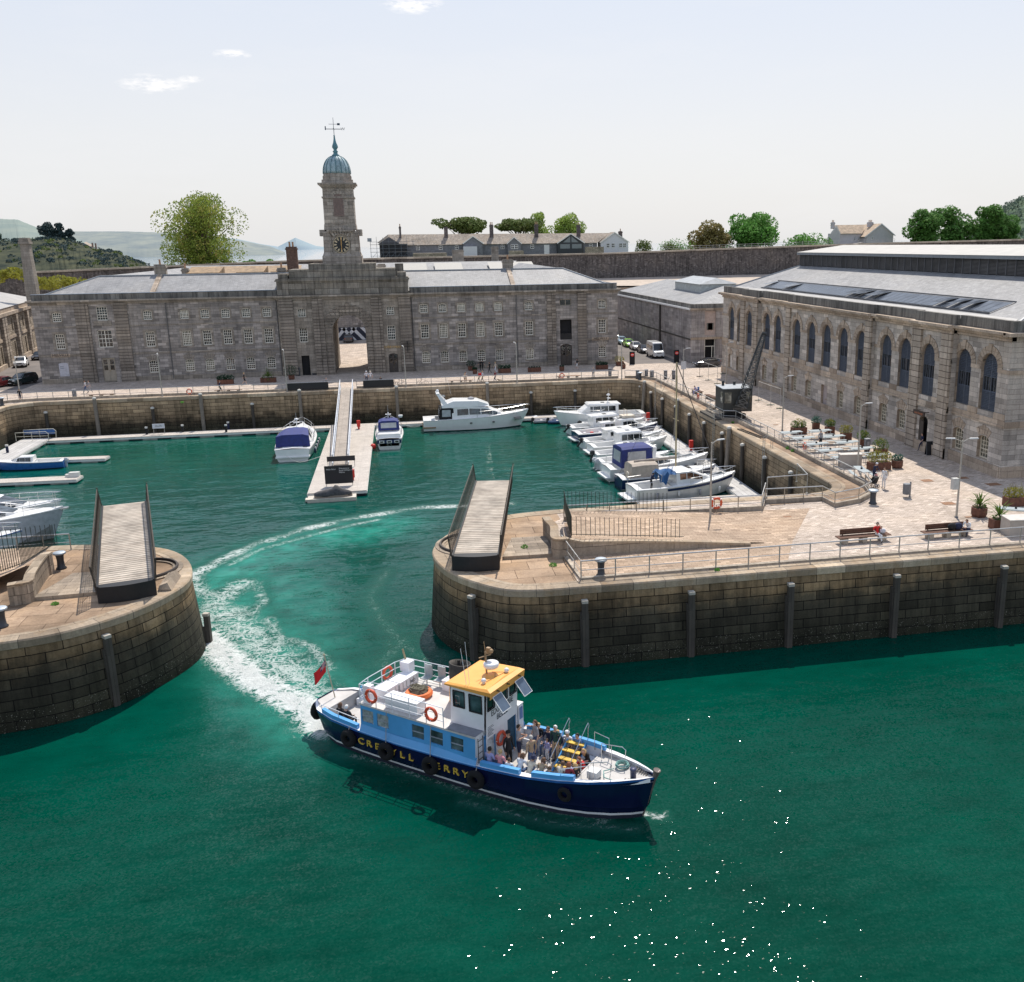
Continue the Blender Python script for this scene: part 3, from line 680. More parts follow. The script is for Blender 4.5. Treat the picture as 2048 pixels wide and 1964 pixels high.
q((ox0+rd,oy1-rd-9,RZ+.35),(ox1-rd,oy1-rd-9,RZ+.35),(ox1-rd,oy1-rd,RZ),(ox0+rd,oy1-rd,RZ))
q((ix1,iy0,E0),(ox1-rd,oy0+rd,RZ),(ox1-rd,oy1-rd,RZ),(ix1,iy1,E0));q((ox0+rd,oy0+rd,RZ),(ix0,iy0,E0),(ix0,iy1,E0),(ox0+rd,oy1-rd,RZ))
rb.build('roof',SLATE,mel)
lb=MB();lb.box(ox0+rd,ox1-rd,oy0+rd-.15,oy0+rd+.5,RZ-.02,RZ+.14)
for a,b_ in (((ox0,oy0,E0),(ox0+rd,oy0+rd,RZ)),((ox1,oy0,E0),(ox1-rd,oy0+rd,RZ))):lb.tube([(a[0],a[1],a[2]+.03),(b_[0],b_[1],b_[2]+.03)],.13,5)
lb.build('ridge_lead',LEAD,mel)
for x in (-35.9,18.1):
 MB().add([(x-.35,oy0,E0+.22),(x+.35,oy0,E0+.22),(x+.35,oy0+rd,RZ+.2),(x-.35,oy0+rd,RZ+.2),(x-.35,oy0,E0),(x+.35,oy0,E0),(x+.35,oy0+rd,RZ),(x-.35,oy0+rd,RZ)],[(0,1,2,3),(0,3,7,4),(1,5,6,2),(0,4,5,1)]).build('party_wall',BTRIM,mel)
for x,y,z1,w_,mt,p in ((-35.9,163.4,21.7,1.7,TRIM,1),(-33.0,167,21.0,1.0,TRIM,1),(18.1,163.4,21.6,1.7,TRIM,1),(-16.4,166.5,24.1,1.7,BRICK,2),(-17.9,163.5,20.9,1.3,TRIM,1),(-2.4,166.5,21.2,1.3,TRIM,0)):
 chimney(mel,x,y,18.6,z1,w_,1.0,mt,p)
chimney(mel,14.2,232,19,23.0,2.6,1.0,TRIM,0);chimney(mel,22.8,232,19,23.6,1.6,1.0,TRIM,0)
OCH=plain('ochre_hatch',(.30,.205,.12),.8,0,.35,1.5)
for x0,x1 in ((-32.8,-27.8),(-25.2,-21.0),(-19.9,-17.0)):
 MB().add([(x0,166.0,20.25),(x1,166.0,20.25),(x1+.4,169.2,21.15),(x0+.4,169.2,21.15),(x0,166.0,19.4),(x1,166.0,19.4),(x1+.4,169.2,19.4),(x0+.4,169.2,19.4)],[(0,1,2,3),(4,5,1,0),(5,6,2,1),(7,4,0,3)]).build('roof_hatch',OCH,mel)
for i,(x0,x1) in enumerate(((-36,-20),(1,6.5),(8.2,14.2),(20,30))):
 MB().add([(x0,213,18.4),(x1,213,18.4),(x1,222,20.25),(x0,222,20.25),(x0,213,17.4),(x1,213,17.4)],[(0,1,2,3),(4,5,1,0)]).build('roof_light',OCH if i<1 else plain('pale_roofing',(.36,.345,.315),.7),mel)
ab=MB();ab.box(-17.85,1.6,YG+.25,YG+5,16.9,19.0)
for a,b_ in ((-17.85,-16.2),(-12.9,-11.4),(-4.3,-2.8),(-.1,1.6)):ab.box(a-.03,b_+.03,YG+.12,YG+.4,16.95,19.0)
ab.box(-18.1,1.85,YG,YG+5.2,19.0,19.22).box(-17.95,1.7,YG+.12,YG+5.2,19.22,19.4)
ab.box(-16.0,-.15,YG+.7,YG+8,19.4,20.7).box(-13.1,-3.1,YG+1.2,YG+8,20.7,21.5).box(-17.6,-16.2,YG+.5,YG+4,19.4,20.1).box(.1,1.4,YG+.5,YG+4,19.4,20.1).box(-.2,1.1,160,162,19.4,21.3)
ATT=stone('attic_granite',(.25,.225,.19),(.31,.28,.24),1.9,.85,.02,(.08,.07,.06),.8,.7,.88,None,.5,.03)
ab.build('attic',ATT,mel)
pr={'a':Proto(lambda:window_mesh(1.22,1.35,4,4,CREAM,PANE,.16,bar=.05,fr=.1)),'b':Proto(lambda:window_mesh(1.25,2.22,4,5,CREAM,PANE,0,bar=.05,fr=.1)),'c':Proto(lambda:window_mesh(1.28,1.85,4,5,CREAM,PANE,.3))}
prl={'a':Proto(lambda:window_mesh(1.22,1.35,5,5,CREAM,PANEL_,.16,border=True)),'b':Proto(lambda:window_mesh(1.25,2.22,5,6,CREAM,PANEL_,0,border=True)),'c':Proto(lambda:window_mesh(1.28,1.85,4,5,CREAM,PANEL_,.3))}
RNDW=random.Random(3)
for x,k in mel_ops():
 lit=(k=='a' and 9<x<17) or (k=='c' and x in (-31.5,-28.6,3.8,20.3)) or RNDW.random()<.12
 (prl if lit else pr)[k].put(mel,(x,YF+.16,OPS[k][1]))
for x in (-14.55,-1.35):
 pr['a'].put(mel,(x,YG+.18,13.65));pr['b'].put(mel,(x,YG+.18,9.85))
o=window_mesh(1.5,2.0,4,5,CREAM,PANE);o.parent=mel;o.location=(-42.9,YF+.16,13.9)
o=window_mesh(2.0,2.55,4,4,CREAM,PANE,mull=True);o.parent=mel;o.location=(-42.9,YF+.16,9.95)
o=window_mesh(1.9,1.0,2,1,SANDD,PANE,mull=True);o.parent=mel;o.location=(26.25,YF+.16,14.4)
sl_=MB()
for x,k in mel_ops():sl_.mark().box(x-.75,x+.75,YF-.08,YF+.2,OPS[k][1]-.14,OPS[k][1]-.002)
sl_.mark().box(-44.1,-41.7,YF-.12,YF+.2,13.2,13.88);sl_.parts('sill',TRIM,mel)
hd_=MB()
for x,k in mel_ops():
 hd_.mark()
 if k=='c':voussoirs(hd_,x,7.0,.9,.75,YF,5,55,125,.05,.1,1.5)
 elif k=='b':hd_.box(x-.95,x-.64,YF-.03,YF+.02,9.7,12.3).box(x+.64,x+.95,YF-.03,YF+.02,9.7,12.3).box(x-.95,x+.95,YF-.04,YF+.02,12.12,12.45)
 else:hd_.box(x-.85,x-.62,YF-.03,YF+.02,13.75,15.2).box(x+.62,x+.85,YF-.03,YF+.02,13.75,15.2).box(x-.85,x+.85,YF-.03,YF+.02,15.2,15.45)
hd_.parts('window_surround',TRIM,mel)
def door_leaf(name,w,h,mat,parent,loc,lights=0,rz=0):
 mb=MB();mb.box(-w/2,-.01,0,.07,0,h).box(.01,w/2,0,.07,0,h)
 for s in (-1,1):
  mb.box(s*w/4-w*.17,s*w/4+w*.17,-.02,.01,h*.08,h*.42)
 o=mb.build(name,mat,parent);o.location=loc;o.rotation_euler=(0,0,rz)
 if lights:
  for s in (-1,1):
   for k in range(2):MB().box(s*w/4-w*.15,s*w/4+w*.15,-.025,.01,h*(.5+.24*k),h*(.70+.24*k)).build('door_glass',PANE,o)
 MB().lathe([(.04,0),(.05,.1)],(.09,-.06,h*.45),6).build('handle',plain('brass',(.5,.36,.12),.35,.9),o)
 return o
door_leaf('door',1.8,3.55,SANDD,mel,(-42.9,YF+.15,4.82),1)
door_leaf('door',1.9,3.4,BROWN,mel,(26.25,YF+.2,4.82),1)
door_leaf('door',1.4,2.9,BROWN,mel,(-1.3,YG+.2,4.82),1)
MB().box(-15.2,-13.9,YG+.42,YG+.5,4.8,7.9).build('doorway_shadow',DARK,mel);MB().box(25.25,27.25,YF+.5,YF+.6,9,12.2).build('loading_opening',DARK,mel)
MB().box(25.3,27.2,YF+.1,YF+.16,9.0,10.0).build('opening_rail',plain('iron_black',(.02,.02,.022),.5,.4),mel)
MB().box(-43.7,-42.1,YF+.14,YF+.3,4.8,5.0).box(-13.9,-13.95,YG,YG+.1,5,5.1).build('doorstep',TRIM,mel)
INK=plain('cut_letters',(.05,.045,.04),.8);GOLD=plain('sign_gold',(.62,.42,.18),.5)
for x in (-49.3,31.9):
 text_obj('name_lettering','MELVILLE',.48,INK,mel,(x,YF-.09,8.99),(PI/2,0,0),.02,sx=1.15)
MB().box(-50.6,-48.0,YF-.085,YF,8.72,9.2).box(30.5,33.3,YF-.085,YF,8.72,9.2).build('name_tablet',BTRIM,mel)
text_obj('cinema_lettering','EVERYMAN',.5,GOLD,mel,(-1.25,YG-.07,8.75),(PI/2,0,0),.05,sx=1.15)
hb=arch_head(-49.75,-48.45,7.9,.14,6);pts=[(-49.75,5.9)]+hb+[(-48.45,5.9)]
MB().add([(p[0],YF-.05,p[1]) for p in pts]+[(p[0],YF,p[1]) for p in pts],[tuple(range(len(pts)))[::-1]]+[(i,(i+1)%len(pts),len(pts)+(i+1)%len(pts),len(pts)+i) for i in range(len(pts))]).build('notice_board',plain('board_white',(.50,.50,.55),.5),mel)
MB().box(-49.6,-49.1,YF-.06,YF-.05,7.3,7.36).box(-49.6,-49.05,YF-.06,YF-.05,7.05,7.11).box(-48.8,-48.5,YF-.06,YF-.05,6.05,6.08).build('board_lettering',plain('board_ink',(.10,.16,.22),.6),mel)
MB().box(0.95,1.0,YG-.9,YG-.3,8.0,9.6).box(1.0-.08,1.03,YG-.95,YG-.85,7.9,9.7).build('hanging_sign',plain('iron_black',(.02,.02,.022),.5,.4),mel)
dp=MB()
for x in (-34.0,18.3,-18.2,2.0):dp.mark().tube([(x,YF-.1,5),(x,YF-.1,16.3)],.07,6)
dp.parts('downpipe',plain('pipe_grey',(.12,.12,.12),.6),mel)
# tower
TX,TY=-8.1,160.4
TW=stone('tower_granite',(.37,.32,.275),(.43,.38,.33),1.5,.52,.014,(.17,.145,.12),.45,.45,.88,None,.5,.03)
tb=MB()
def sq(z0,z1,a,b_=None):b_=b_ or a;tb.loft([[(TX+s*w_,TY+t*w_,z) for s,t in ((-1,-1),(1,-1),(1,1),(-1,1))] for z,w_ in ((z0,a),(z1,b_))])
sq(21.0,22.6,2.95,2.95);sq(22.6,22.95,2.95,2.6);sq(22.95,26.3,2.5,2.45);sq(26.5,27.35,2.42,2.35);sq(27.35,31.2,2.3,2.27);sq(31.2,31.42,2.42,2.42);sq(31.42,32.7,2.25,2.22)
for s in (-1,1):
 for t in (-1,1):
  tb.loft([[(TX+s*(2.05+a*w_),TY+t*(2.05+b_*w_),z) for a,b_ in ((-1,-1),(1,-1),(1,1),(-1,1))] for z,w_ in ((22.6,.85),(23.2,.62),(26.2,.55))])
tb.build('tower_shaft',TW,mel)
t2=MB()
def sq2(z0,z1,a):t2.mark().box(TX-a,TX+a,TY-a,TY+a,z0,z1)
sq2(32.7,32.95,2.4);sq2(32.95,33.15,2.62);sq2(33.15,33.4,2.85)
for s in (-1,1):t2.mark().box(TX+s*2.75-.42,TX+s*2.75+.42,TY-2.0,TY+2.0,25.6,26.55)
for s in (-1,1):t2.mark().box(TX-2.0,TX+2.0,TY+s*2.7-.2,TY+s*2.7+.2,26.25,26.5)
voussoirs(t2.mark(),TX,24.3,1.55,1.0,TY-2.5,7,48,132,.22,.1,1.2)
voussoirs(t2.mark(),TX,31.0,.80,.55,TY-2.27,7,5,175,.1,.15,1.2)
t2.parts('tower_cornice',TW,mel)
MB().lathe([(2.6,33.4),(2.55,33.4),(2.5,33.95),(2.3,33.98),(2.3,34.5),(2.18,34.52),(2.18,34.85)],(TX,TY,0),8,cap=True).move(lambda x,y,z:(TX+(x-TX)*math.cos(PI/8)-(y-TY)*math.sin(PI/8),TY+(x-TX)*math.sin(PI/8)+(y-TY)*math.cos(PI/8),z)).build('drum',TW,mel)
COP=stone('copper_green',(.31,.43,.47),(.38,.50,.54),.9,9,.02,(.14,.24,.28),.5,.6,.55,None,0,.03,'Object',.3)
cd=MB();prof=[(2.08*math.cos(a)**.8 if a<1.5 else .12,34.85+2.65*math.sin(a)) for a in [i*PI/2/10 for i in range(10)]]+[(.35,37.52)]
cd.lathe(prof,(TX,TY,0),24);cdo=cd.build('dome',COP,mel,smooth=True)
rbb=MB()
for k in range(16):
 a=2*PI*k/16;rbb.tube([(TX+(r+.02)*math.cos(a),TY+(r+.02)*math.sin(a),z) for r,z in prof],.05,4)
rbb.build('dome_seam',plain('verdigris_dark',(.08,.19,.21),.6,0,.2),cdo)
COPD=plain('verdigris_finial',(.09,.22,.26),.5,0,.25)
MB().lathe([(.55,37.4),(.58,37.6),(.34,37.75),(.3,37.95),(.42,38.1),(.22,38.3),(.28,38.45),(.45,38.7),(.42,38.95),(.24,39.4),(.14,39.9),(.1,40.3),(.14,40.4),(.06,40.5)],(TX,TY,0),10).build('finial',COPD,mel,smooth=True)
IRON=plain('vane_iron',(.03,.06,.10),.5,.3)
vn=MB();vn.tube([(TX,TY,40.3),(TX,TY,43.0)],[.05,.03],6);vn.tube([(TX-1.2,TY,41.35),(TX+1.1,TY,41.35)],.05,5);vn.tube([(TX,TY-1.1,41.35),(TX,TY+1.1,41.35)],.05,5)
vn.tube([(TX-.7,TY,42.05),(TX+.9,TY,42.05)],.03,5);vn.box(TX+.55,TX+.95,TY-.02,TY+.02,41.9,42.2);vn.box(TX-1.3,TX-1.15,TY-.03,TY+.03,41.2,41.75)
vo=vn.build('weather_vane',IRON,mel)
text_obj('compass_letter','W',.6,IRON,vo,(TX+1.35,TY,41.35),(PI/2,0,0),.02)
ck=MB();ck.lathe([(1.22,0),(1.22,.08)],(0,0,0),32);ck.move(lambda x,y,z:(TX+x,TY-2.5-z,24.3+y));cko=ck.build('clock_face',plain('clock_black',(.015,.017,.02),.45),mel)
CG=plain('clock_gilt',(.55,.45,.30),.5)
nb=MB()
for k in range(12):
 a=2*PI*k/12;c_,s_=math.cos(a),math.sin(a)
 ps=[(r*s_+t*c_,r*c_-t*s_) for r,t in ((.68,-.07),(1.08,-.15),(1.08,.15),(.68,.07))]
 nb.add([(TX+u,TY-2.6,24.3+v) for u,v in ps],[(0,1,2,3)])
nb.torus((TX,TY-2.58,24.3),1.2,.05,'y',32,5);nb.build('clock_numeral_ring',CG,cko)
MB().box(TX-.03,TX+.05,TY-2.64,TY-2.61,23.2,25.35).box(TX-.05,TX+.07,TY-2.66,TY-2.62,24.1,25.0).ball((TX,TY-2.62,23.75),.1,5).build('clock_hand',plain('hand_gold',(.62,.36,.12),.4,.3),cko)
bl=MB();hd=arch_head(TX-.75,TX+.75,31.78,.75,10);pts=[(TX-.75,28.5)]+hd+[(TX+.75,28.5)]
bl.add([(p[0],TY-2.32,p[1]) for p in pts],[tuple(range(len(pts)))[::-1]])
for k in range(22):
 z=28.6+k*.14;w_=.72 if z<31.03 else math.sqrt(max(.01,.75**2-(z-31.03)**2))-.03
 bl.box(TX-w_,TX+w_,TY-2.40,TY-2.33,z,z+.07)
bl.build('belfry_louvre',plain('louvre_brown',(.27,.20,.18),.7),mel)
MB().box(TX-.95,TX+.95,TY-2.42,TY-2.2,27.4,28.45).build('belfry_panel',TW,mel)
fb=MB();fb.box(TX-1.65,TX+1.65,TY-2.56,TY-2.45,22.9,23.02);fb.box(TX-1.75,TX-1.5,TY-2.62,TY-2.45,22.9,25.4).box(TX+1.5,TX+1.75,TY-2.62,TY-2.45,22.9,25.4).build('clock_surround',TW,mel)
# painted panels seen through the arch
mu=MB();mu.box(-38,20,211.2,211.45,4.8,7.5);muo=mu.build('hoarding',plain('hoarding_navy',(.02,.025,.045),.6),None)
tag(muo,'navy and white geometric hoarding across the back of the court through the arch','hoarding')
sb_=MB();R4=random.Random(9)
for k in range(15):
 x=-22+k*2.0;s=1 if (k//3)%2 else -1;
 ps=[(x,4.9),(x+.85,4.9),(x+.85+s*2.3,7.45),(x+s*2.3,7.45)]
 sb_.add([(u,211.18,v) for u,v in ps],[(0,1,2,3)])
sb_.build('white_stripe',plain('stripe_white',(.72,.72,.72),.6),muo)
# arched hall on the right (local x runs towards the camera along the quay front)
bh=thing('arched_hall','long limestone hall with tall arched louvred windows and a slatted roof lantern','building',(47.8,140.5,0),-PI/2)
SEGS=[(0,9.4,0),(9.4,15.9,-.5),(15.9,25.6,0),(25.6,48.2,-.35),(48.2,56.7,0),(56.7,63.4,-.5),(63.4,71.0,0)]
AC=[3.8,7.5,12.5,17.9,21.7,28.75,33.1,37.3,41.6,45.85,50.6,54.4,59.5,64.5,68.3]
GW=[(3.6,0),(7.1,1),(17.5,1),(21.3,1),(28.5,1),(32.8,1),(37.3,3),(41.5,1),(45.75,1),(50.7,1),(54.4,1),(64.5,1),(68.3,1)]
def bh_y(x):
 for a,b_,y in SEGS:
  if a<=x<=b_:return y
mb=MB()
for a,b_,y in SEGS:
 ops=[(c-1.17,c+1.17,10.0,14.8,1.17) for c in AC if a<c<b_]
 for c,k in GW:
  if a<c<b_:ops.append((c-.8,c+.8,4.81,7.9) if k==3 else (c-.8,c+.8,5.9,7.9,.25))
 if a<59.5<b_:ops.append((58.75,60.25,4.81,8.1,.35))
 wall(mb,a,b_,4.8,16.4,ops,y,.45,0,1,12)
for i in range(1,len(SEGS)):
 x=SEGS[i][0];y0,y1=SEGS[i-1][2],SEGS[i][2]
 f=[(x,y0,4.8),(x,y1,4.8),(x,y1,16.4),(x,y0,16.4)];mb.add(f,[(0,1,2,3),])
mb.add([(71,0,4.8),(71,30,4.8),(71,30,16.4),(71,0,16.4)],[(0,1,2,3)]);mb.add([(0,0,4.8),(0,30,4.8),(0,30,16.4),(0,0,16.4)],[(0,3,2,1)]);mb.add([(0,30,4.8),(71,30,4.8),(71,30,16.4),(0,30,16.4)],[(0,1,2,3)])
mb.build('wall',[BREW,BTRIM],bh)
s1=MB();c1=MB();p1=MB()
for a,b_,y in SEGS:
 s1.mark().box(a,b_,y-.14,y+.05,9.0,9.18).box(a,b_,y-.08,y+.05,9.18,9.55).box(a,b_,y-.16,y+.03,4.8,5.75)
 segc=[c for c in AC if a<c<b_];xs_=[a]+[v for c in segc for v in (c-1.2,c+1.2)]+[b_]
 for i in range(0,len(xs_),2):
  if xs_[i+1]>xs_[i]:s1.box(xs_[i],xs_[i+1],y-.09,y+.02,13.38,13.68);s1.box(xs_[i]+.02,xs_[i+1]-.02,y-.10,y+.02,9.55,10.1)
 c1.box(a,b_,y-.2,y+.4,16.0,16.3).box(a,b_,y-.42,y+.4,16.3,16.5).box(a,b_,y-.65,y+.4,16.5,16.72)
 p1.mark().box(a,b_,y+.02,y+.5,16.72,17.6)
for x in (0,71):
 s=-1 if x==0 else 1
 a,b_=sorted((x,x+s*.14));s1.mark().box(a,b_,-.1,30,9.0,9.5);s1.mark().box(a,b_,-.1,30,13.38,13.68);s1.mark().box(a,b_,-.1,30,4.8,5.75)
 a,b_=sorted((x-s*.3,x+s*.65));c1.box(a,b_,-.65,30,16.42,16.70);a,b_=sorted((x-s*.5,x));p1.mark().box(a,b_,.5,30,16.7,17.6)
s1.parts('string_course',BTRIM,bh);c1.build('cornice',BTRIM,bh);p1.parts('parapet',PARA,bh)
a1=MB()
for c in AC:voussoirs(a1.mark(),c,13.63,1.19,.62,bh_y(c),11,0,180,.07,.16,1.0)
for c,k in GW:
 if k!=3:voussoirs(a1.mark(),c,6.9,1.12,.7,bh_y(c),5,52,128,.04,.12,1.5)
a1.parts('arch_surround',BTRIM,bh)
for a,b_,y in ((9.4,11.0,-.5),(14.3,15.9,-.5),(25.6,26.9,-.35),(46.9,48.2,-.35),(56.7,58.3,-.5),(61.8,63.4,-.5)):
 MB().box(a,b_,y-.22,y+.02,4.8,16.0).build('pilaster',BRUST,bh)
def louvre():
 mb=MB();hd=arch_head(-1.15,1.15,4.78,1.15,12)
 mb.box(-1.15,-1.05,0,.1,0,3.65).box(1.05,1.15,0,.1,0,3.65).box(-.04,.04,-.02,.1,0,4.7).box(-1.05,1.05,0,.1,0,.1)
 for k in range(34):
  z=.15+k*.14
  if 1.55<z<2.75:continue
  w_=1.05 if z<3.63 else math.sqrt(max(.02,1.13**2-(z-3.63)**2))-.04
  mb.add([(-w_,-.05,z),(w_,-.05,z),(w_,.06,z+.085),(-w_,.06,z+.085),(-w_,-.05,z+.02),(w_,-.05,z+.02),(w_,.06,z+.105),(-w_,.06,z+.105)],[(3,2,1,0),(4,5,6,7),(0,1,5,4)])
 for x in (-.7,-.35,.35,.7):mb.box(x-.025,x+.025,.02,.08,1.5,2.85)
 o=mb.build('louvred_window',LOUV);hd2=[(-1.13,.02)]+[(p[0]*.98,p[1]-.02) for p in hd]+[(1.13,.02)]
 MB().add([(p[0],.12,p[1]) for p in hd2],[tuple(range(len(hd2)))[::-1]]).build('pane',PANE,o);return o
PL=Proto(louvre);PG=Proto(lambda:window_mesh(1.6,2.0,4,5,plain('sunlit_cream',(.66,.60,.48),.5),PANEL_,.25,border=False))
for c in AC:PL.put(bh,(c,bh_y(c)+.25,10.0))
for c,k in GW:
 if k==1:PG.put(bh,(c,bh_y(c)+.3,5.9))
hb=arch_head(2.8,4.4,7.9,.25,6);pts=[(2.8,5.9)]+hb+[(4.4,5.9)]
MB().add([(p[0],.3,p[1]) for p in pts],[tuple(range(len(pts)))[::-1]]).build('blocked_window',plain('whitened_board',(.62,.60,.56),.7),bh)
door_leaf('door',1.6,3.1,plain('pink_grey_door',(.42,.36,.35),.7),bh,(37.3,-.35+.3,4.82),0)
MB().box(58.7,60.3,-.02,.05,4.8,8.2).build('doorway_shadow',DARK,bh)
MB().box(58.8,59.5,-.5,-.42,4.8,7.6).build('door',BROWN,bh)
MB().box(60.75,61.2,-1.5,-.5,4.8,5.0) if 0 else MB().box(59.0,61.0,-1.35,-1.27,8.3,8.72).box(59.2,59.26,-1.3,-.7,8.6,8.66).box(60.7,60.76,-1.3,-.7,8.6,8.66).build('hanging_sign',plain('sign_brown',(.045,.03,.025),.5),bh)
text_obj('sign_lettering','seco lounge',.3,plain('sign_red',(.45,.18,.10),.5),bh,(60.0,-1.36,8.5),(PI/2,0,0),.01)
rb=MB();LX0,LX1,LY0,LY1=5.5,65.5,9.7,20.3
def pol(*p):rb.add(list(p),[tuple(range(len(p)))])
pol((.5,.5,17.2),(70.5,.5,17.2),(LX1,LY0,20.5),(LX0,LY0,20.5));pol((70.5,.5,17.2),(70.5,29.5,17.2),(LX1,LY1,20.5),(LX1,LY0,20.5))
pol((70.5,29.5,17.2),(.5,29.5,17.2),(LX0,LY1,20.5),(LX1,LY1,20.5));pol((.5,29.5,17.2),(.5,.5,17.2),(LX0,LY0,20.5),(LX0,LY1,20.5))
rb.build('roof',SLATE,bh)
LT=MB();LT.box(LX0,LX1,LY0+.05,LY1-.05,20.3,22.1)
lo=LT.build('roof_lantern',DARK,bh);sl2=MB()
for k in range(12):
 z=20.6+k*.125;sl2.box(LX0+.05,LX1-.05,LY0-.05,LY0+.03,z,z+.06);sl2.box(LX1-.03,LX1+.05,LY0,LY1,z,z+.06)
sl2.build('slat',plain('slat_grey',(.13,.125,.125),.7,0,.3,.5),lo)
ps_=MB()
for k in range(41):
 x=LX0+k*(LX1-LX0)/40;ps_.box(x-.07,x+.07,LY0-.12,LY0+.05,20.45,22.1)
ps_.build('mullion',plain('mullion_grey',(.10,.10,.105),.7),lo)
MB().box(LX0-.4,LX1+.4,LY0-.45,LY1+.45,22.05,22.4).build('lantern_eaves',plain('eaves_lead',(.22,.235,.25),.55),lo)
lr=MB();ex0,ex1,ey0,ey1=LX0-.45,LX1+.45,LY0-.5,LY1+.5
lr.add([(ex0,ey0,22.4),(ex1,ey0,22.4),(ex1,ey1,22.4),(ex0,ey1,22.4),(ex0+3,15,23.35),(ex1-3,15,23.35)],[(0,1,5,4),(1,2,5),(2,3,4,5),(3,0,4)]).build('lantern_roof',plain('lantern_sheet',(.36,.345,.32),.6,0,.12,.8),lo)
def on_roof(x,y,dz):return (x,y,17.2+(y-.5)*3.3/9.2+dz)
rg=MB();fr=MB();x0,x1=10.5,64.5
for k in range(46):
 a=x0+k*(x1-x0)/46;b_=a+(x1-x0)/46-.07;op=.42 if k in (0,6,7,22,23,24,26,27,38,40,42) else .03
 rg.add([on_roof(a,2.1,.06+op),on_roof(b_,2.1,.06+op),on_roof(b_,4.25,.06),on_roof(a,4.25,.06)],[(0,1,2,3)])
fr.add([on_roof(x0-.15,1.95,.05),on_roof(x1+.15,1.95,.05),on_roof(x1+.15,4.4,.05),on_roof(x0-.15,4.4,.05)],[(0,1,2,3)]);fr.tube([on_roof(x0-.15,4.4,.1),on_roof(x1+.15,4.4,.1)],.06,4);fr.tube([on_roof(x0-.15,1.9,.1),on_roof(x1+.15,1.9,.1)],.06,4)
g_=rg.build('roof_light',plain('skylight_glass',(.045,.06,.085),.22,0,.5,.9),bh);fr.build('roof_light_frame',plain('frame_dark',(.10,.11,.13),.5),g_)
ld=MB();ld.add([on_roof(1,.6,.03),on_roof(69.9,.6,.03),on_roof(69.2,1.6,.03),on_roof(1.8,1.6,.03)],[(0,1,2,3)]);ld.build('lead_gutter',plain('gutter_lead',(.36,.35,.335),.6,0,.15,.7),bh)
for a,b_ in (((.5,.5,17.25),(LX0,LY0,20.55)),((70.5,.5,17.25),(LX1,LY0,20.55))):MB().tube([a,b_],.14,5).build('hip_roll',LEAD,bh)
# storehouse up the street
sh=thing('storehouse','plain grey stone storehouse with lead parapet and glazed roof monitor beside the van','building')
STO=stone('storehouse_stone',(.34,.31,.305),(.40,.37,.355),1.6,.5,.012,(.23,.205,.19),.5,.55,.88,None,.5,.02)
SX0,SX1,SY0,SY1=46.4,66.0,152.2,206.0
bx_=(48.69,12.02)[0];bx2=(50.58,11.97)[0]
mb=MB();wall(mb,SX0,SX1,4.8,13.6,[(bx_,bx2,4.81,8.6),(bx_,bx2,9.2,13.2)],SY0,.3)
mb.add([(SX0,SY0,4.8),(SX0-.9,SY1,4.8),(SX0-.9,SY1,13.6),(SX0,SY0,13.6)],[(0,3,2,1)]);mb.add([(SX1,SY0,4.8),(SX1,SY1,4.8),(SX1,SY1,13.6),(SX1,SY0,13.6)],[(0,1,2,3)]);mb.add([(SX0-.9,SY1,4.8),(SX1,SY1,4.8),(SX1,SY1,13.6),(SX0-.9,SY1,13.6)],[(0,3,2,1)])
mb.build('wall',STO,sh)
c2=MB();c2.box(SX0-.35,SX1+.3,SY0-.35,SY0+.3,13.35,13.65).box(SX0-.1,SX1,SY0-.08,SY0+.02,8.6,8.95).build('cornice',BTRIM,sh)
MB().add([(SX0-.35,SY0-.35,13.35),(SX0-1.25,SY1,13.35),(SX0-.9,SY1,13.35),(SX0,SY0,13.35),(SX0-.35,SY0-.35,13.62),(SX0-1.25,SY1,13.62),(SX0-.6,SY1,13.62),(SX0+.3,SY0,13.62)],[(0,4,5,1),(4,7,6,5)]).build('side_cornice',WHITE,sh)
sp_=MB();sp_.box(SX0,SX1,SY0,SY0+.3,13.65,14.3);sp_.add([(SX0,SY0,13.6),(SX0-.9,SY1,13.6),(SX0-.9,SY1,14.3),(SX0,SY0,14.3),(SX0+.3,SY0,14.3),(SX0-.6,SY1,14.3)],[(0,3,2,1),(3,4,5,2)]);sp_.build('parapet',PARA,sh)
rb=MB();a0=(SX0+.3,SY0+.3,14.0);a1_=(SX1-.3,SY0+.3,14.0);a2=(SX1-.3,SY1-.3,14.0);a3=(SX0-.5,SY1-.3,14.0);r0=(55.6,161,16.6);r1_=(55.3,199,16.6)
rb.add([a0,a1_,a2,a3,r0,r1_],[(0,1,4),(1,2,5,4),(2,3,5),(3,0,4,5)]).build('roof',SLATE,sh)
MB().box(51.6,58.0,164,180,15.0,16.9).build('roof_monitor',plain('monitor_glass_white',(.45,.48,.47),.4,0,.2,2),sh)
MB().add([(51.3,163.7,16.9),(58.3,163.7,16.9),(58.3,180.3,16.9),(51.3,180.3,16.9),(54.8,165,17.9),(54.8,179,17.9)],[(0,1,4),(1,2,5,4),(2,3,5),(3,0,4,5)]).build('monitor_roof',LEAD,sh)
MB().box(bx_,bx2,SY0+.2,SY0+.3,9.2,13.2).build('infill_panel',plain('pinkish_panel',(.44,.35,.31),.7),sh)
for xx in (bx_+.4,bx2-1.3):
 MB().box(xx,xx+.95,SY0+.14,SY0+.22,10.1,11.2).build('window',plain('dark_grille',(.12,.12,.11),.5),sh)
MB().box(bx_,bx2,SY0+.9,SY0+1.0,4.8,8.6).build('doorway_shadow',DARK,sh)
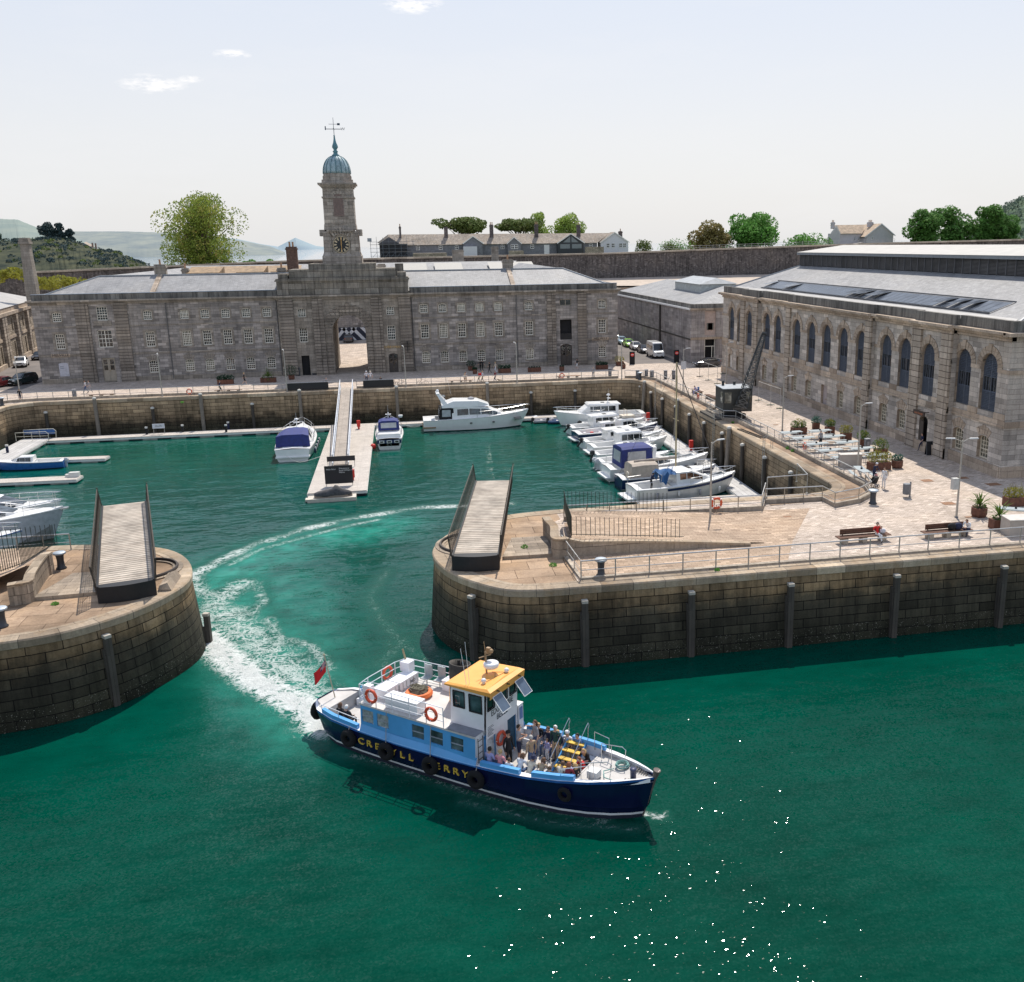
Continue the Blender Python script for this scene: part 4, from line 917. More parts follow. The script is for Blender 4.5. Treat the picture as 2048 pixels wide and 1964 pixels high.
d1=MB();d1.box(bx_+.05,bx_+.15,SY0+.2,SY0+.3,4.8,8.6).box(bx2-.15,bx2-.05,SY0+.2,SY0+.3,4.8,8.6).box(bx_+1.3,bx_+1.38,SY0+.2,SY0+.3,4.8,7.4).box(bx_+.05,bx2-.05,SY0+.2,SY0+.3,7.4,7.5).build('door_frame',CREAM,sh)
dp=MB()
for y in (170,205):dp.mark().tube([(SX0-.12-(y-SY0)*.0167,y,5),(SX0-.12-(y-SY0)*.0167,y,13.2)],.22,6)
dp.parts('downpipe',plain('pipe_dark',(.05,.045,.04),.7),sh)
MB().add([(SX0-.06,SY0,8.5),(SX0-.96,SY1,8.5),(SX0-.96,SY1,8.75),(SX0-.06,SY0,8.75)],[(0,3,2,1)]).build('service_pipe',plain('pipe_dark',(.05,.045,.04),.7),sh)
# warehouse at the left edge
wb=thing('warehouse','sunlit rubble stone warehouse with rusticated pilasters behind the parked white car','building',(-66.3,182,0),rad(90+9.5))
RUB=stone('rubble_stone',(.36,.30,.23),(.45,.38,.30),.7,.33,.03,(.20,.16,.12),.6,.3,.9,None,.5,.05)
ops=[]
for x in (-14.5,-11.5,-7.5,-4.5,3.0,7.6,14,18,25,29):
 ops+=[(x,x+1.2,10.3,12.4),(x,x+1.2,5.4,8.4)]
mb=MB();wall(mb,-34,36,4.8,13.6,ops,0,.5)
mb.add([(-34,0,4.8),(-34,24,4.8),(-34,24,13.6),(-34,0,13.6)],[(0,3,2,1)]);mb.add([(36,0,4.8),(36,24,4.8),(36,24,13.6),(36,0,13.6)],[(0,1,2,3)])
mb.move(lambda x,y,z:(-x,-y,z)) if 0 else None
mb.build('wall',RUB,wb)
wb.rotation_euler=(0,0,rad(90+9.5))
MB().box(-34,36,.45,.52,4.8,13.5).build('dark_glazing',PANE,wb)
k_=MB()
for x in (-17.5,-1.2,.9,11,22,33):k_.mark().box(x-.8,x+.8,-.5,.1,4.8,13.2)
k_.parts('pilaster',BRUST,wb)
MB().box(-34.4,36.4,-.6,.2,13.2,13.75).box(-34,36,-.15,.1,9.1,9.6).box(-34,36,-.3,.1,4.8,5.5).box(-34.2,36.2,-.1,.5,13.75,14.5).build('cornice',BTRIM,wb)
MB().add([(-34.4,-.2,14.5),(36.4,-.2,14.5),(36.4,24,14.5),(-34.4,24,14.5),(-23,12,18.3),(25,12,18.3)],[(0,1,5,4),(1,2,5),(2,3,4,5),(3,0,4)]).build('roof',plain('pale_slate_old',(.33,.315,.30),.65,0,.12,.5),wb)
for x in (-8,4):
 MB().box(x,x+3.4,8.0,10.5,16.5,18.1).build('roof_monitor',LEADD,wb)
# high boundary wall and its ground
HW=stone('high_wall_stone',(.135,.12,.115),(.19,.17,.16),.5,.32,.02,(.09,.08,.075),.6,.85,.92,None,.5,.03)
def hwz(x):T=[(-260,14),(-90,18.4),(-64,19.2),(-20,20.4),(29,20.7),(65,20.95),(92,21.65),(117,22.35),(FAR,26)];return next(a[1]+(b_[1]-a[1])*(x-a[0])/(b_[0]-a[0]) for a,b_ in zip(T,T[1:]) if x<=b_[0])
hwt=thing('boundary_wall','very tall dark stone boundary wall stained with pale streaks behind the yard','wall')
mb=MB();xs_=[-260,-180,-120,-90,-60,-30,0,20,60,100,140,200,300,FAR]
for a,b_ in zip(xs_,xs_[1:]):
 mb.add([(a,278,4.8),(b_,278,4.8),(b_,278.9,hwz(b_)),(a,278.9,hwz(a))],[(0,1,2,3)])
mb.build('stone_face',HW,hwt)
mb=MB()
for a,b_ in zip(xs_,xs_[1:]):
 mb.add([(a,278.5,hwz(a)),(b_,278.5,hwz(b_)),(b_,278.5,hwz(b_)+.45),(a,278.5,hwz(a)+.45),(a,281,hwz(a)),(b_,281,hwz(b_)),(b_,281,hwz(b_)+.45),(a,281,hwz(a)+.45)],[(0,1,2,3),(3,2,6,7),(4,7,6,5)])
mb.build('coping',stone('pale_coping',(.40,.35,.29),(.46,.41,.34),2,1,.02,None,.5,.0),hwt)
TOPG=MB();TOPG.add([(-14,280.5,hwz(0)-.6),(FAR,280.5,25.0),(FAR,700,21),(-14,520,16),(-14,560,-2),(FAR,800,-2)],[(0,1,2,3),(3,2,5,4)])
TOPG.add([(-14,280.5,hwz(0)-.6),(-14,520,16),(-22,520,-2),(-22,281,4)],[(0,1,2,3)]);TOPG.build('hill_top_ground',SHORE,kind='structure')
MB().add([(-FAR,280,12),(-14,280,12),(-14,318,-1.5),(-FAR,318,-1.5)],[(0,1,2,3)]).build('shore_ground',SHORE,kind='structure')
shd=thing('lean_to_store','long low building with a pale sloping roof at the foot of the tall dark wall','building')
MB().add([(58,262,4.8),(190,262,4.8),(190,262,11.6),(58,262,11.6)],[(0,1,2,3)]).build('wall',HW,shd)
MB().add([(40,262,12.4),(190,262,12.6),(190,277.9,14.9),(40,277.9,14.2),(40,262,11.5),(190,262,11.7)],[(0,1,2,3),(4,5,1,0)]).build('roof',plain('sandy_roof',(.47,.39,.32),.85,0,.15,.5),shd)
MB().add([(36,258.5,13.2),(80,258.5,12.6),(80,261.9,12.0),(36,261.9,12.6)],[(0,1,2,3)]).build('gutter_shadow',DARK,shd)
# terrace above the wall
BY=300
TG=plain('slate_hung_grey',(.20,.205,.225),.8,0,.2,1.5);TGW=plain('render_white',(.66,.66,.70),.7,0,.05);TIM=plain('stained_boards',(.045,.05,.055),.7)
te=thing('terraced_house_row','row of low grey houses with tall chimneys and pale gables above the dark wall','house')
def xz(a,b_):return (0,0)
zt_,rz_=20.3,27.2
mb=MB();mb.box(-1.5,61,BY,BY+10,zt_,24.4);mb.build('wall',TG,te)
def gable(cx,w,ze,zr,d,mat,nm='gable'):
 g=MB();g.add([(cx-w/2,BY-d,zt_),(cx+w/2,BY-d,zt_),(cx+w/2,BY-d,ze),(cx,BY-d,zr),(cx-w/2,BY-d,ze),(cx-w/2,BY+4,zt_),(cx+w/2,BY+4,zt_),(cx+w/2,BY+4,ze),(cx-w/2,BY+4,ze)],[(0,1,2,3,4),(0,4,8,5),(1,6,7,2)])
 o=g.build(nm,mat,te)
 rr_=MB();e=.35
 for s in (-1,1):
  rr_.add([(cx,BY-d-.3,zr+.15),(cx+s*(w/2+e),BY-d-.3,ze-.1),(cx+s*(w/2+e),BY+5,ze-.1),(cx,BY+5,zr+.15)],[(0,1,2,3) if s>0 else (3,2,1,0)])
 rr_.build('gable_roof',SLATE2,o)
 bb=MB()
 for s in (-1,1):bb.add([(cx,BY-d-.32,zr+.15),(cx+s*(w/2+e),BY-d-.32,ze-.1),(cx+s*(w/2+e),BY-d-.32,ze-.4),(cx,BY-d-.32,zr-.15)],[(0,1,2,3) if s>0 else (3,2,1,0)])
 bb.build('bargeboard',WHITE,o);return o
MB().add([(-5.3,BY-.5,25.0),(70.6,BY-.5,24.2),(70.6,BY+10.5,24.2),(-5.3,BY+10.5,25.0),(-1.9,BY+5,27.35),(66,BY+5,27.1),(-1.9,BY-.5,24.2),(61,BY-.5,24.2)],[(6,7,5,4),(1,2,5),(2,3,4,5),(3,6,4)]).build('roof',SLATE2,te)
gx_=[(24.04,24.7),(35.17,25.98),(52.29,26.68)]
gable(gx_[0][0]-1.2,5.5,24.6,26.5,2.5,TG);gable(gx_[1][0],3.9,24.4,26.1,2,TG)
o=gable(gx_[2][0],7.8,24.4,26.9,3,TIM);MB().box(gx_[2][0]-3.3,gx_[2][0]-.3,BY-3.06,BY-2.98,22.6,23.9).box(gx_[2][0]+.3,gx_[2][0]+3.3,BY-3.06,BY-2.98,22.6,23.9).add([(gx_[2][0]-2.4,BY-3.05,24.4),(gx_[2][0]-.2,BY-3.05,24.4),(gx_[2][0]-.2,BY-3.05,26.2),(gx_[2][0]+.2,BY-3.05,24.4),(gx_[2][0]+2.4,BY-3.05,24.4),(gx_[2][0]+.2,BY-3.05,26.2)],[(0,1,2),(3,4,5)]).build('gable_glazing',plain('pale_pane',(.20,.23,.24),.2),o)
gable(66.3,8.6,24.4,27.2,1.0,TGW,'white_gable')
lw=MB();lw.box(gx_[0][0]-4.2,gx_[0][0]-.2,BY-4,BY-2.4,zt_,23.6);lw.build('porch',TGW,te)
for cx_,z1,h_ in (((15.3,30.35)[0],29.4,0),((29.01,30.24)[0],29.9,2),((42.75,30.12)[0],29.9,2),((55.89,30.01)[0],29.6,1),((69.14,27.04)[0],27.6,1),((1.75,30.47)[0],29.6,1)):
 chimney(te,cx_,BY+3.5,24.5,z1,1.1 if cx_>3 else .6,.9,stone('chimney_slate',(.16,.14,.14),(.21,.18,.18),.5,.2,.02),h_ if h_!=1 else 1)
PW=Proto(lambda:window_mesh(1.1,1.3,2,2,WHITE,PANE,0,fr=.12,bar=.07))
for a,b_ in ((585,240),(702,240),(1035,238),(1100,238),(1250,235),(1680,230)):
 pass
for x in ((13.32,23.23)[0],(18.1,23.17)[0],(31.86,22.99)[0],(40.87,22.88)[0],(59.01,22.64)[0],(6.63,23.32)[0]):PW.put(te,(x,BY-.1,22.7))
for x,d in ((gx_[1][0]-.5,2),(gx_[1][0]+.6,2),(64.2,1),(65.8,1),(68.2,1),(69.4,1)):PW.put(te,(x,BY-d-.1,22.7))
MB().box((45.32,22.82)[0]-.8,(45.32,22.82)[0]+.8,BY-.12,BY,zt_,23.8).build('patio_door',WHITE,te)
gd=MB();gd.box(5,14.5,BY-12,BY-3,20.2,21.9).mark().box(33,37,BY-10,BY-6,20.3,22.2).mark().box(56,61,BY-10,BY-6,20.6,23).parts('garden_wall',stone('garden_stone',(.40,.34,.27),(.46,.39,.31),.6,.3,.02,None),te)
sc_=thing('scaffolded_house','house wrapped in grey scaffolding at the left end of the terrace','house')
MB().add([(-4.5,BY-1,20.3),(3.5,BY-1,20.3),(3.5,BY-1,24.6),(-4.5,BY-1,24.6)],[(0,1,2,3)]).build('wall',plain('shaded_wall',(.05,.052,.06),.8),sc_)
MB().add([(-4.9,BY-1.3,24.5),(1.6,BY-1.3,24.5),(-1.6,BY-1.3,26.6),(-1.6,BY+5,26.6),(-5,BY+5,24.5),(2,BY+5,24.5)],[(0,1,2),(0,2,3,4),(1,5,3,2)]).build('roof',plain('slate_dark',(.10,.10,.11),.8),sc_)
s_=MB();TUBE=plain('scaffold_tube',(.16,.18,.21),.5,.5)
for i in range(8):
 x=-7.0+i*1.75
 for y in (BY-3.4,BY-2.2):s_.tube([(x,y,19.5),(x,y,25.6+RND.random()*1.6)],.06,4)
 if i<7:s_.tube([(x,BY-3.4,20.3),(x+1.75,BY-3.4,22.3)],.05,4)
for z in (20.2,21.2,22.3,23.3,24.4,25.2):
 for y in (BY-3.4,BY-2.2):s_.tube([(-7.2,y,z),(5.6,y,z)],.055,4)
s_.build('scaffold_frame',TUBE,sc_);d_=MB()
for z in (22.3,24.4):d_.box(-7,5.5,BY-3.3,BY-2.2,z,z+.07)
d_.build('scaffold_boards',plain('scaffold_board',(.30,.24,.17),.8),sc_)
MB().box(-7.8,-6.6,BY-2.9,BY-2.8,25.3,26.3).build('scaffold_banner',plain('banner_grey',(.35,.38,.42),.7),sc_)
# white house on the hill, right
hx0,hz0=(153.35,22.09);hx1,hz1=(175.48,21.81);mx=(165.14,25.62)[0];lx_=(155.89,26.3)[0]
wh=thing('hillside_house','pale rendered house with twin chimneys and tan roof beyond the slatted roof lantern','house')
PR_=plain('pale_render',(.50,.48,.50),.8,0,.06,1)
er,ee=(170.49,29.53)[1],(175.32,25.61)[1];gxm=(170.49,29.53)[0];l_e=(155.88,26.4)[1]
mb=MB();mb.add([(mx,330,hz0-3),(hx1,330,hz0-3),(hx1,330,ee),(gxm,330,er-.2),(mx,330,ee),(hx1,342,hz0-3),(hx1,342,ee),(mx,342,ee),(mx,342,hz0-3)],[(0,1,2,3,4),(1,5,6,2),(0,4,7,8)])
mb.box(lx_,mx,334,342,hz0-3,l_e);mb.add([(hx0,334,hz0-3),(lx_,332,hz0-3),(lx_,332,l_e),((hx0+lx_)/2,333,er-.6),(hx0,334,l_e+.3)],[(0,1,2,3,4)]);mb.build('wall',PR_,wh)
TANR=plain('tan_tiles',(.40,.30,.21),.8,0,.3,.9)
mb=MB();mb.add([(gxm,329.6,er+.1),(mx-.9,329.6,ee-.5),(mx-.9,342,ee-.5),(gxm,342,er+.1),(hx1+.5,329.6,ee-.1),(hx1+.5,342,ee-.1)],[(0,3,2,1),(0,4,5,3)]);mb.add([(lx_-.3,333.4,l_e-.1),(mx,333.4,l_e-.1),(mx+3,338,er-.1),(lx_-1.3,338,er-.2)],[(0,1,2,3)]);mb.build('roof',TANR,wh)
MB().add([(gxm,329.5,er+.15),(hx1+.55,329.5,ee-.05),(hx1+.55,329.5,ee-.5),(gxm,329.5,er-.3),(mx-.9,329.5,ee-.5),(mx-.9,329.5,ee-.9)],[(0,3,2,1),(0,4,5,3)]).add([(hx0-.6,333,l_e),((hx0+lx_)/2,332.5,er-.3),(lx_,331.6,l_e),(lx_,331.6,l_e-.4),((hx0+lx_)/2,332.5,er-.8),(hx0-.6,333,l_e-.4)],[(0,5,4,1),(1,4,3,2)]).build('bargeboard',TGW,wh)
chimney(wh,lx_-.6,337,er-1.5,er+.8,1.2,1.0,PR_,2);chimney(wh,gxm-1.2,336,er-1,er+.7,2.0,1.0,PR_,3)
for x,z in (((162.52,24.49)[0],0),((164.1,24.48)[0],0),((167.36,24.63)[0],.2)):
 o=window_mesh(.7,1.1,2,2,WHITE,PANE,fr=.1,bar=.06);o.parent=wh;o.location=(x,329.9 if z else 333.8,(162.56,23.91)[1]+z)
MB().add([(lx_,329,hz0+.2),(mx-1.5,329,hz0+1.1),(mx-1.5,334,hz0+1.1),(lx_,334,hz0+.2),(lx_,329,hz0-2),(mx-1.5,329,hz0-2)],[(0,1,2,3),(4,5,1,0)]).build('lean_to',plain('lean_to_grey',(.30,.28,.27),.8),wh)
cp_=MB();cp_.box(hx1+.2,hx1+7.2,331,335,hz0+.7,hz0+1.05);[cp_.box(hx1+k,hx1+k+.2,331.2,331.4,hz0-2,hz0+.7) for k in (1.4,3.4,6)]
tag(cp_.build('carport',plain('carport_blue',(.03,.12,.22),.6)),'dark blue flat roofed shelter right of the pale hillside house','shelter')
fr_=thing('wall_top_railing','thin grey railing running along the top of the tall dark wall','railing');f_=MB()
for z in (.55,1.1):f_.tube([(76,281,hwz(76)+.4+z),(150,281,hwz(150)+.4+z)],.05,4)
f_.build('rail',plain('rail_grey',(.45,.45,.45),.5,.3),fr_);f2=MB()
for k in range(38):f2.mark().tube([(76+k*2,281,hwz(76+k*2)+.3),(76+k*2,281,hwz(76+k*2)+1.5)],.045,4)
f2.parts('post',plain('rail_grey',(.45,.45,.45),.5,.3),fr_)
# people
def cloth(n,c):return plain('cloth_'+n,c,.85,0,.18,6)
SKIN=plain('skin',(.50,.30,.21),.6,0,.06);SKIN2=plain('skin_fair',(.58,.38,.29),.6,0,.06)
CL={k:cloth(k,v) for k,v in dict(black=(.012,.012,.014),navy=(.015,.022,.06),white=(.72,.72,.73),red=(.60,.02,.02),grey=(.30,.30,.32),pale=(.62,.63,.68),blue=(.10,.20,.42),green=(.012,.05,.045),tan=(.36,.27,.18),cream=(.62,.55,.45),pink=(.62,.25,.28),khaki=(.28,.24,.17),denim=(.06,.10,.2),lilac=(.32,.32,.55),maroon=(.2,.02,.03)).items()}
HAIR={k:plain('hair_'+k,v,.7,0,.2,8) for k,v in dict(dark=(.02,.014,.01),brown=(.10,.05,.025),blonde=(.50,.33,.15),grey=(.42,.40,.38),white=(.72,.70,.67),red=(.22,.07,.03)).items()}
POSES={'stand':dict(pel=(0,0,.95),che=(0,.01,1.28),nec=(0,.0,1.47),hed=(0,.02,1.60),el=(.25,-.03,1.13),er=(-.25,-.03,1.13),wl=(.26,.06,.89),wr=(-.26,.06,.89),kl=(.11,.03,.5),kr=(-.11,.03,.5),al=(.12,0,.08),ar=(-.12,0,.08)),'walk':dict(pel=(0,0,.94),che=(0,.03,1.28),nec=(0,.03,1.47),hed=(0,.06,1.60),el=(.25,-.12,1.15),er=(-.25,.08,1.15),wl=(.26,-.16,.92),wr=(-.24,.26,.97),kl=(.10,.20,.52),kr=(-.10,.03,.49),al=(.11,.26,.10),ar=(-.11,-.30,.14)),'phone':dict(pel=(0,0,.95),che=(0,.01,1.28),nec=(0,.0,1.47),hed=(0,.04,1.59),el=(.25,.02,1.13),er=(-.25,.02,1.13),wl=(.12,.24,1.2),wr=(-.12,.24,1.2),kl=(.11,.03,.5),kr=(-.11,.03,.5),al=(.12,0,.08),ar=(-.12,0,.08)),'lean':dict(pel=(0,-.05,.93),che=(0,.05,1.22),nec=(0,.14,1.40),hed=(0,.22,1.50),el=(.25,.15,1.05),er=(-.25,.15,1.05),wl=(.22,.38,.98),wr=(-.22,.38,.98),kl=(.11,.03,.5),kr=(-.11,.03,.5),al=(.12,-.04,.08),ar=(-.12,-.04,.08)),'sit':dict(pel=(0,0,.52),che=(0,-.02,.86),nec=(0,.0,1.04),hed=(0,.04,1.16),el=(.25,.04,.76),er=(-.25,.04,.76),wl=(.14,.30,.66),wr=(-.14,.30,.66),kl=(.12,.44,.50),kr=(-.12,.44,.50),al=(.12,.42,.08),ar=(-.12,.42,.08)),'sitlean':dict(pel=(0,0,.52),che=(0,.14,.83),nec=(0,.24,.98),hed=(0,.33,1.06),el=(.25,.28,.70),er=(-.25,.28,.70),wl=(.10,.44,.66),wr=(-.10,.44,.66),kl=(.13,.44,.50),kr=(-.13,.44,.50),al=(.12,.40,.08),ar=(-.12,.40,.08)),'sitphone':dict(pel=(0,0,.52),che=(0,-.04,.86),nec=(0,-.04,1.04),hed=(0,.0,1.16),el=(.27,.02,.76),er=(-.27,.08,.82),wl=(.14,.28,.64),wr=(-.12,.10,1.08),kl=(.05,.44,.56),kr=(-.14,.44,.50),al=(-.10,.62,.20),ar=(-.14,.42,.08)),'sitarm':dict(pel=(0,0,.52),che=(0,-.04,.86),nec=(0,-.04,1.04),hed=(0,.0,1.16),el=(.42,-.12,.98),er=(-.25,.04,.76),wl=(.62,-.10,.95),wr=(-.14,.30,.66),kl=(.12,.44,.50),kr=(-.12,.44,.50),al=(.12,.42,.08),ar=(-.12,.42,.08))}
def person(label,pose,top,bot,hair,loc,rz,h=1.72,skirt=None,sleeves='short',legs='long',longhair=False,hat=None,group=None,bag=None,female=False):
 P={k:Vector(v) for k,v in POSES[pose].items()};sp=Vector(P['nec']-P['che']).normalized()
 sh=.175 if female else .195
 names=[];co_=[];ra=[];ed=[];tagb=[]
 def V_(p,r,par=None,t='top'):
  co_.append(Vector(p));ra.append(r);i=len(co_)-1
  if par is not None:ed.append((par,i));tagb.append(t)
  return i
 pel=V_(P['pel'],(.145 if female else .14,.105));wa=V_(P['pel'].lerp(P['che'],.45),(.115 if female else .13,.095),pel)
 che=V_(P['che'],(.14 if female else .165,.11),wa);up_c=V_(P['che'].lerp(P['nec'],.55),(.12,.085),che)
 nec=V_(P['nec'],(.052,.052),up_c,'skin');jaw=V_(P['nec'].lerp(P['hed'],.6),(.062,.07),nec,'skin')
 hed=V_(P['hed'],(.082,.095),jaw,'skin');top_=V_(P['hed']+Vector((0,-.005,.085)),(.06,.07),hed,'skin')
 for s,e_,w_,k_,a_ in ((1,'el','wl','kl','al'),(-1,'er','wr','kr','ar')):
  shp=P['che'].lerp(P['nec'],.62)+Vector((s*sh,0,0));i=V_(shp,(.062,.062),up_c);mid=shp.lerp(P[e_],.5)
  i=V_(mid,(.052,.052),i);i=V_(P[e_],(.042,.042),i,'top' if sleeves=='short' else 'top');i=V_(P[e_].lerp(P[w_],.45),(.04,.04),i,'arm');i=V_(P[w_],(.027,.03),i,'arm')
  d=(P[w_]-P[e_]).normalized();i=V_(P[w_]+d*.055,(.038,.022),i,'hand');V_(P[w_]+d*.09,(.036,.018),i,'hand')
  hip=P['pel']+Vector((s*.085,0,-.04));i=V_(hip,(.092,.095),pel,'bot');i=V_(hip.lerp(P[k_],.5),(.078,.078),i,'bot');i=V_(P[k_],(.056,.056),i,'bot')
  i=V_(P[k_].lerp(P[a_],.35),(.055,.055),i,'leg');i=V_(P[a_],(.036,.04),i,'leg')
  fw=Vector((0,1,0)) if P[k_].y-P[a_].y<.22 else Vector((0,.8,-.35));V_(P[a_]+fw*.13+Vector((0,0,-.045)),(.04,.028),i,'shoe')
 me=bpy.data.meshes.new('sk');me.from_pydata(co_,ed,[]);o=bpy.data.objects.new('sk',me);C.objects.link(o)
 md=o.modifiers.new('s','SKIN');md.use_smooth_shade=True;md.branch_smoothing=.4
 for i,v in enumerate(me.skin_vertices[0].data):v.radius=ra[i];v.use_root=(i==0)
 o.modifiers.new('u','SUBSURF').levels=1
 dg=bpy.context.evaluated_depsgraph_get();dg.update();m2=bpy.data.meshes.new_from_object(o.evaluated_get(dg));bpy.data.objects.remove(o)
 vs=[v.co.copy() for v in m2.vertices];fs=[tuple(p.vertices) for p in m2.polygons];bpy.data.meshes.remove(m2);bpy.data.meshes.remove(me)
 mats=[top,bot,SKIN2 if female else SKIN,plain('shoe_dark',(.03,.025,.025),.6) if legs!='bare' else plain('shoe_pale',(.5,.48,.45),.7)]
 mmap={'top':0,'bot':1,'skin':2,'hand':2,'shoe':3,'arm':2 if sleeves=='short' else 0,'leg':1 if legs=='long' else 2}
 mb=MB()
 mi=[]
 for f in fs:
  c=sum((vs[i] for i in f),Vector())/len(f);bd,bt=9,'top'
  for (a,b_),t in zip(ed,tagb):
   A,B=co_[a],co_[b_];ab=B-A;u=max(0,min(1,(c-A).dot(ab)/(ab.length_squared+1e-9)));d=(c-A-ab*u).length-min(ra[b_])*.5
   if d<bd:bd,bt=d,t
  mi.append(mmap[bt])
 mb.v=[tuple(v) for v in vs];mb.f=fs;mb.m=mi
 H=P['hed']
 mb.add([(H.x-.014,H.y+.085,H.z-.02),(H.x+.014,H.y+.085,H.z-.02),(H.x,H.y+.118,H.z-.022),(H.x,H.y+.09,H.z+.02)],[(0,2,3),(2,1,3),(0,1,2)],2)
 for s in (-1,1):
  mb.box(H.x+s*.03-.012,H.x+s*.03+.012,H.y+.084,H.y+.092,H.z+.008,H.z+.02,3);mb.box(H.x+s*.088-.008,H.x+s*.088+.008,H.y-.02,H.y+.015,H.z-.03,H.z+.025,2)
 mb.box(H.x-.02,H.x+.02,H.y+.078,H.y+.086,H.z-.052,H.z-.046,3)
 for s,e_,w_ in ((1,'el','wl'),(-1,'er','wr')):
  d=(P[w_]-P[e_]).normalized();side=Vector((0,0,1)).cross(d);side=side.normalized() if side.length>.1 else Vector((0,1,0));inn=Vector((-s,0,0))
  b0=P[w_]+d*.085
  for k,ln in enumerate((.062,.075,.07,.055)):
   q0=b0+side*((k-1.5)*.019);mb.tube([q0,q0+d*ln*.55+inn*.006,q0+d*ln+inn*.022],[.0095,.0085,.006],5,2)
  q0=P[w_]+d*.035+side*.03;mb.tube([q0,q0+d*.03+side*.022,q0+d*.058+side*.026+inn*.01],[.012,.010,.007],5,2)
 k=h/1.72
 mb.move(lambda x,y,z:(x*k,y*k,z*k))
 body=mb.build('person',mats,None,smooth=True)
 body.location=(*loc,) if len(loc)==3 else (loc[0],loc[1],ZD+.01);body.rotation_euler=(0,0,rz)
 tag(body,label,'person',group)
 hc=(H.x*k,(H.y-.012)*k,(H.z+.03)*k)
 hb=MB();hb.ball(hc,.103*k,8,sc=(.95,1.05,1.0));hb.move(lambda x,y,z:(x,y if not (y>hc[1]+.045*k and z<hc[2]+.045*k) else hc[1]+.03*k,z if z>hc[2]-.07*k else hc[2]-.07*k))
 if longhair:hb.loft([[(hc[0]+a*w_*k,hc[1]+(b_*d_-off)*k,hc[2]+z*k) for a,b_ in ((-1,-1),(1,-1),(1,.6),(-1,.6))] for z,w_,d_,off in ((.03,.085,.06,.04),(-.12,.085,.05,.055),(-.26,.05,.025,.05))])
 hb.build('hair',hair,body,smooth=True)
 if hat:MB().lathe([(.165*k if hat[1] else .108*k,0),(.16*k if hat[1] else .11*k,.012),(.106*k,.02),(.1*k,.075*k),(.05*k,.105*k),(.01,.11*k)],(hc[0],hc[1],hc[2]+.018),10).build('hat',hat[0],body,smooth=True)
 if skirt:
  mb=MB();z0=P['pel'].z+.02;seg=[(.15,z0),(.2,z0-.25),(.25,skirt)]
  mb.lathe([(r*k,z*k) for r,z in seg],(P['pel'].x,P['pel'].y,0),10,cap=False).build('skirt',bot,body,smooth=True)
 if bag:MB().box(-.14,.14,-.30,-.13,P['che'].z-.28,P['che'].z+.16).build('backpack',bag,body)
 return body
# street furniture
STEEL=plain('stainless',(.50,.50,.49),.35,.7,.1);STEELD=plain('galvanised_post',(.36,.36,.34),.5,.5,.15);GUNM=plain('gunmetal',(.16,.17,.19),.5,.4)
POSTT=plain('rail_post_tan',(.34,.29,.22),.6,.2,.15)
def railing(label,path,h=1.12,step=1.9,mids=(.55,),topm=None,postm=None,kerb=.32,r=.035,base=0,cat='railing',group=None,closed=False,name='railing'):
 """metal handrail on posts with a stone kerb; path = list of (x,y) or (x,y,z)"""
 topm=topm or STEEL;postm=postm or STEELD
 p0=path[0];t=thing(name,label,cat,(p0[0],p0[1],ZD),0,group)
 pts=[Vector((p[0]-p0[0],p[1]-p0[1],(p[2]-ZD if len(p)>2 else 0)+base)) for p in path]
 for z,rr in ((h,r*1.25),)+tuple((m_,r*.7) for m_ in mids):
  MB().tube([p+Vector((0,0,z)) for p in pts],rr,6).build('rail',topm,t)
 n=0
 for a,b_ in zip(pts,pts[1:]):
  Ln=(b_-a).length;k=max(1,round(Ln/step));d=(b_-a)/k;ang=math.atan2(d.y,d.x)
  for i in range(k if (b_-pts[-1]).length>.01 else k+1):
   if n>95:break
   q=a+d*i;mb=MB();mb.box(q.x-.035,q.x+.035,q.y-.02,q.y+.02,q.z-.02,q.z+h,rz=ang).box(q.x-.07,q.x+.07,q.y-.07,q.y+.07,q.z-.01,q.z+.03,rz=ang);mb.build('post',postm,t);n+=1
 if kerb:
  ring=[]
  for i,p in enumerate(pts):
   a=pts[max(i-1,0)];b_=pts[min(i+1,len(pts)-1)];d=(b_-a);d.z=0;d.normalize();nn=Vector((-d.y,d.x,0))*.17
   ring.append([p-nn-Vector((0,0,base+.02)),p+nn-Vector((0,0,base+.02)),p+nn*.95+Vector((0,0,kerb-base)),p-nn*.95+Vector((0,0,kerb-base))])
  MB().loft(ring).build('kerb',stone('kerb_concrete',(.36,.31,.255),(.41,.355,.29),1.8,.6,.012,(.17,.14,.11),.5,.5),t)
 return t
def lamp_post(label,x,y,arms=((1,0),),h=5.9,z=ZD):
 t=thing('street_lamp',label,'street lamp',(x,y,z),0,'slim grey lamp posts round the basin')
 MB().tube([(0,0,0),(0,0,1.2),(0,0,h)],[.085,.075,.05],8).build('post',plain('lamp_grey',(.42,.40,.36),.5,.3),t)
 MB().lathe([(.14,0),(.14,.05),(.09,.09)],(0,0,0),8).build('base_plate',GUNM,t)
 for ax,ay in arms:
  e=(ax*.75,ay*.75,h+.1);MB().tube([(0,0,h-.15),(ax*.35,ay*.35,h+.05),e],.03,6).build('arm',plain('lamp_grey',(.42,.40,.36),.5,.3),t)
  a=math.atan2(ay,ax);mb=MB();mb.loft([[(-.32,-.1,0),(.32,-.08,0),(.32,.08,0),(-.32,.1,0)],[(-.3,-.08,.07),(.28,-.06,.07),(.28,.06,.07),(-.3,.08,.07)]]);mb.move(lambda u,v,w_:(e[0]+u*math.cos(a)-v*math.sin(a)+ax*.1,e[1]+u*math.sin(a)+v*math.cos(a)+ay*.1,e[2]+w_-.02));hd=mb.build('lamp_head',plain('lamp_head_pale',(.70,.70,.68),.4),t)
 return t
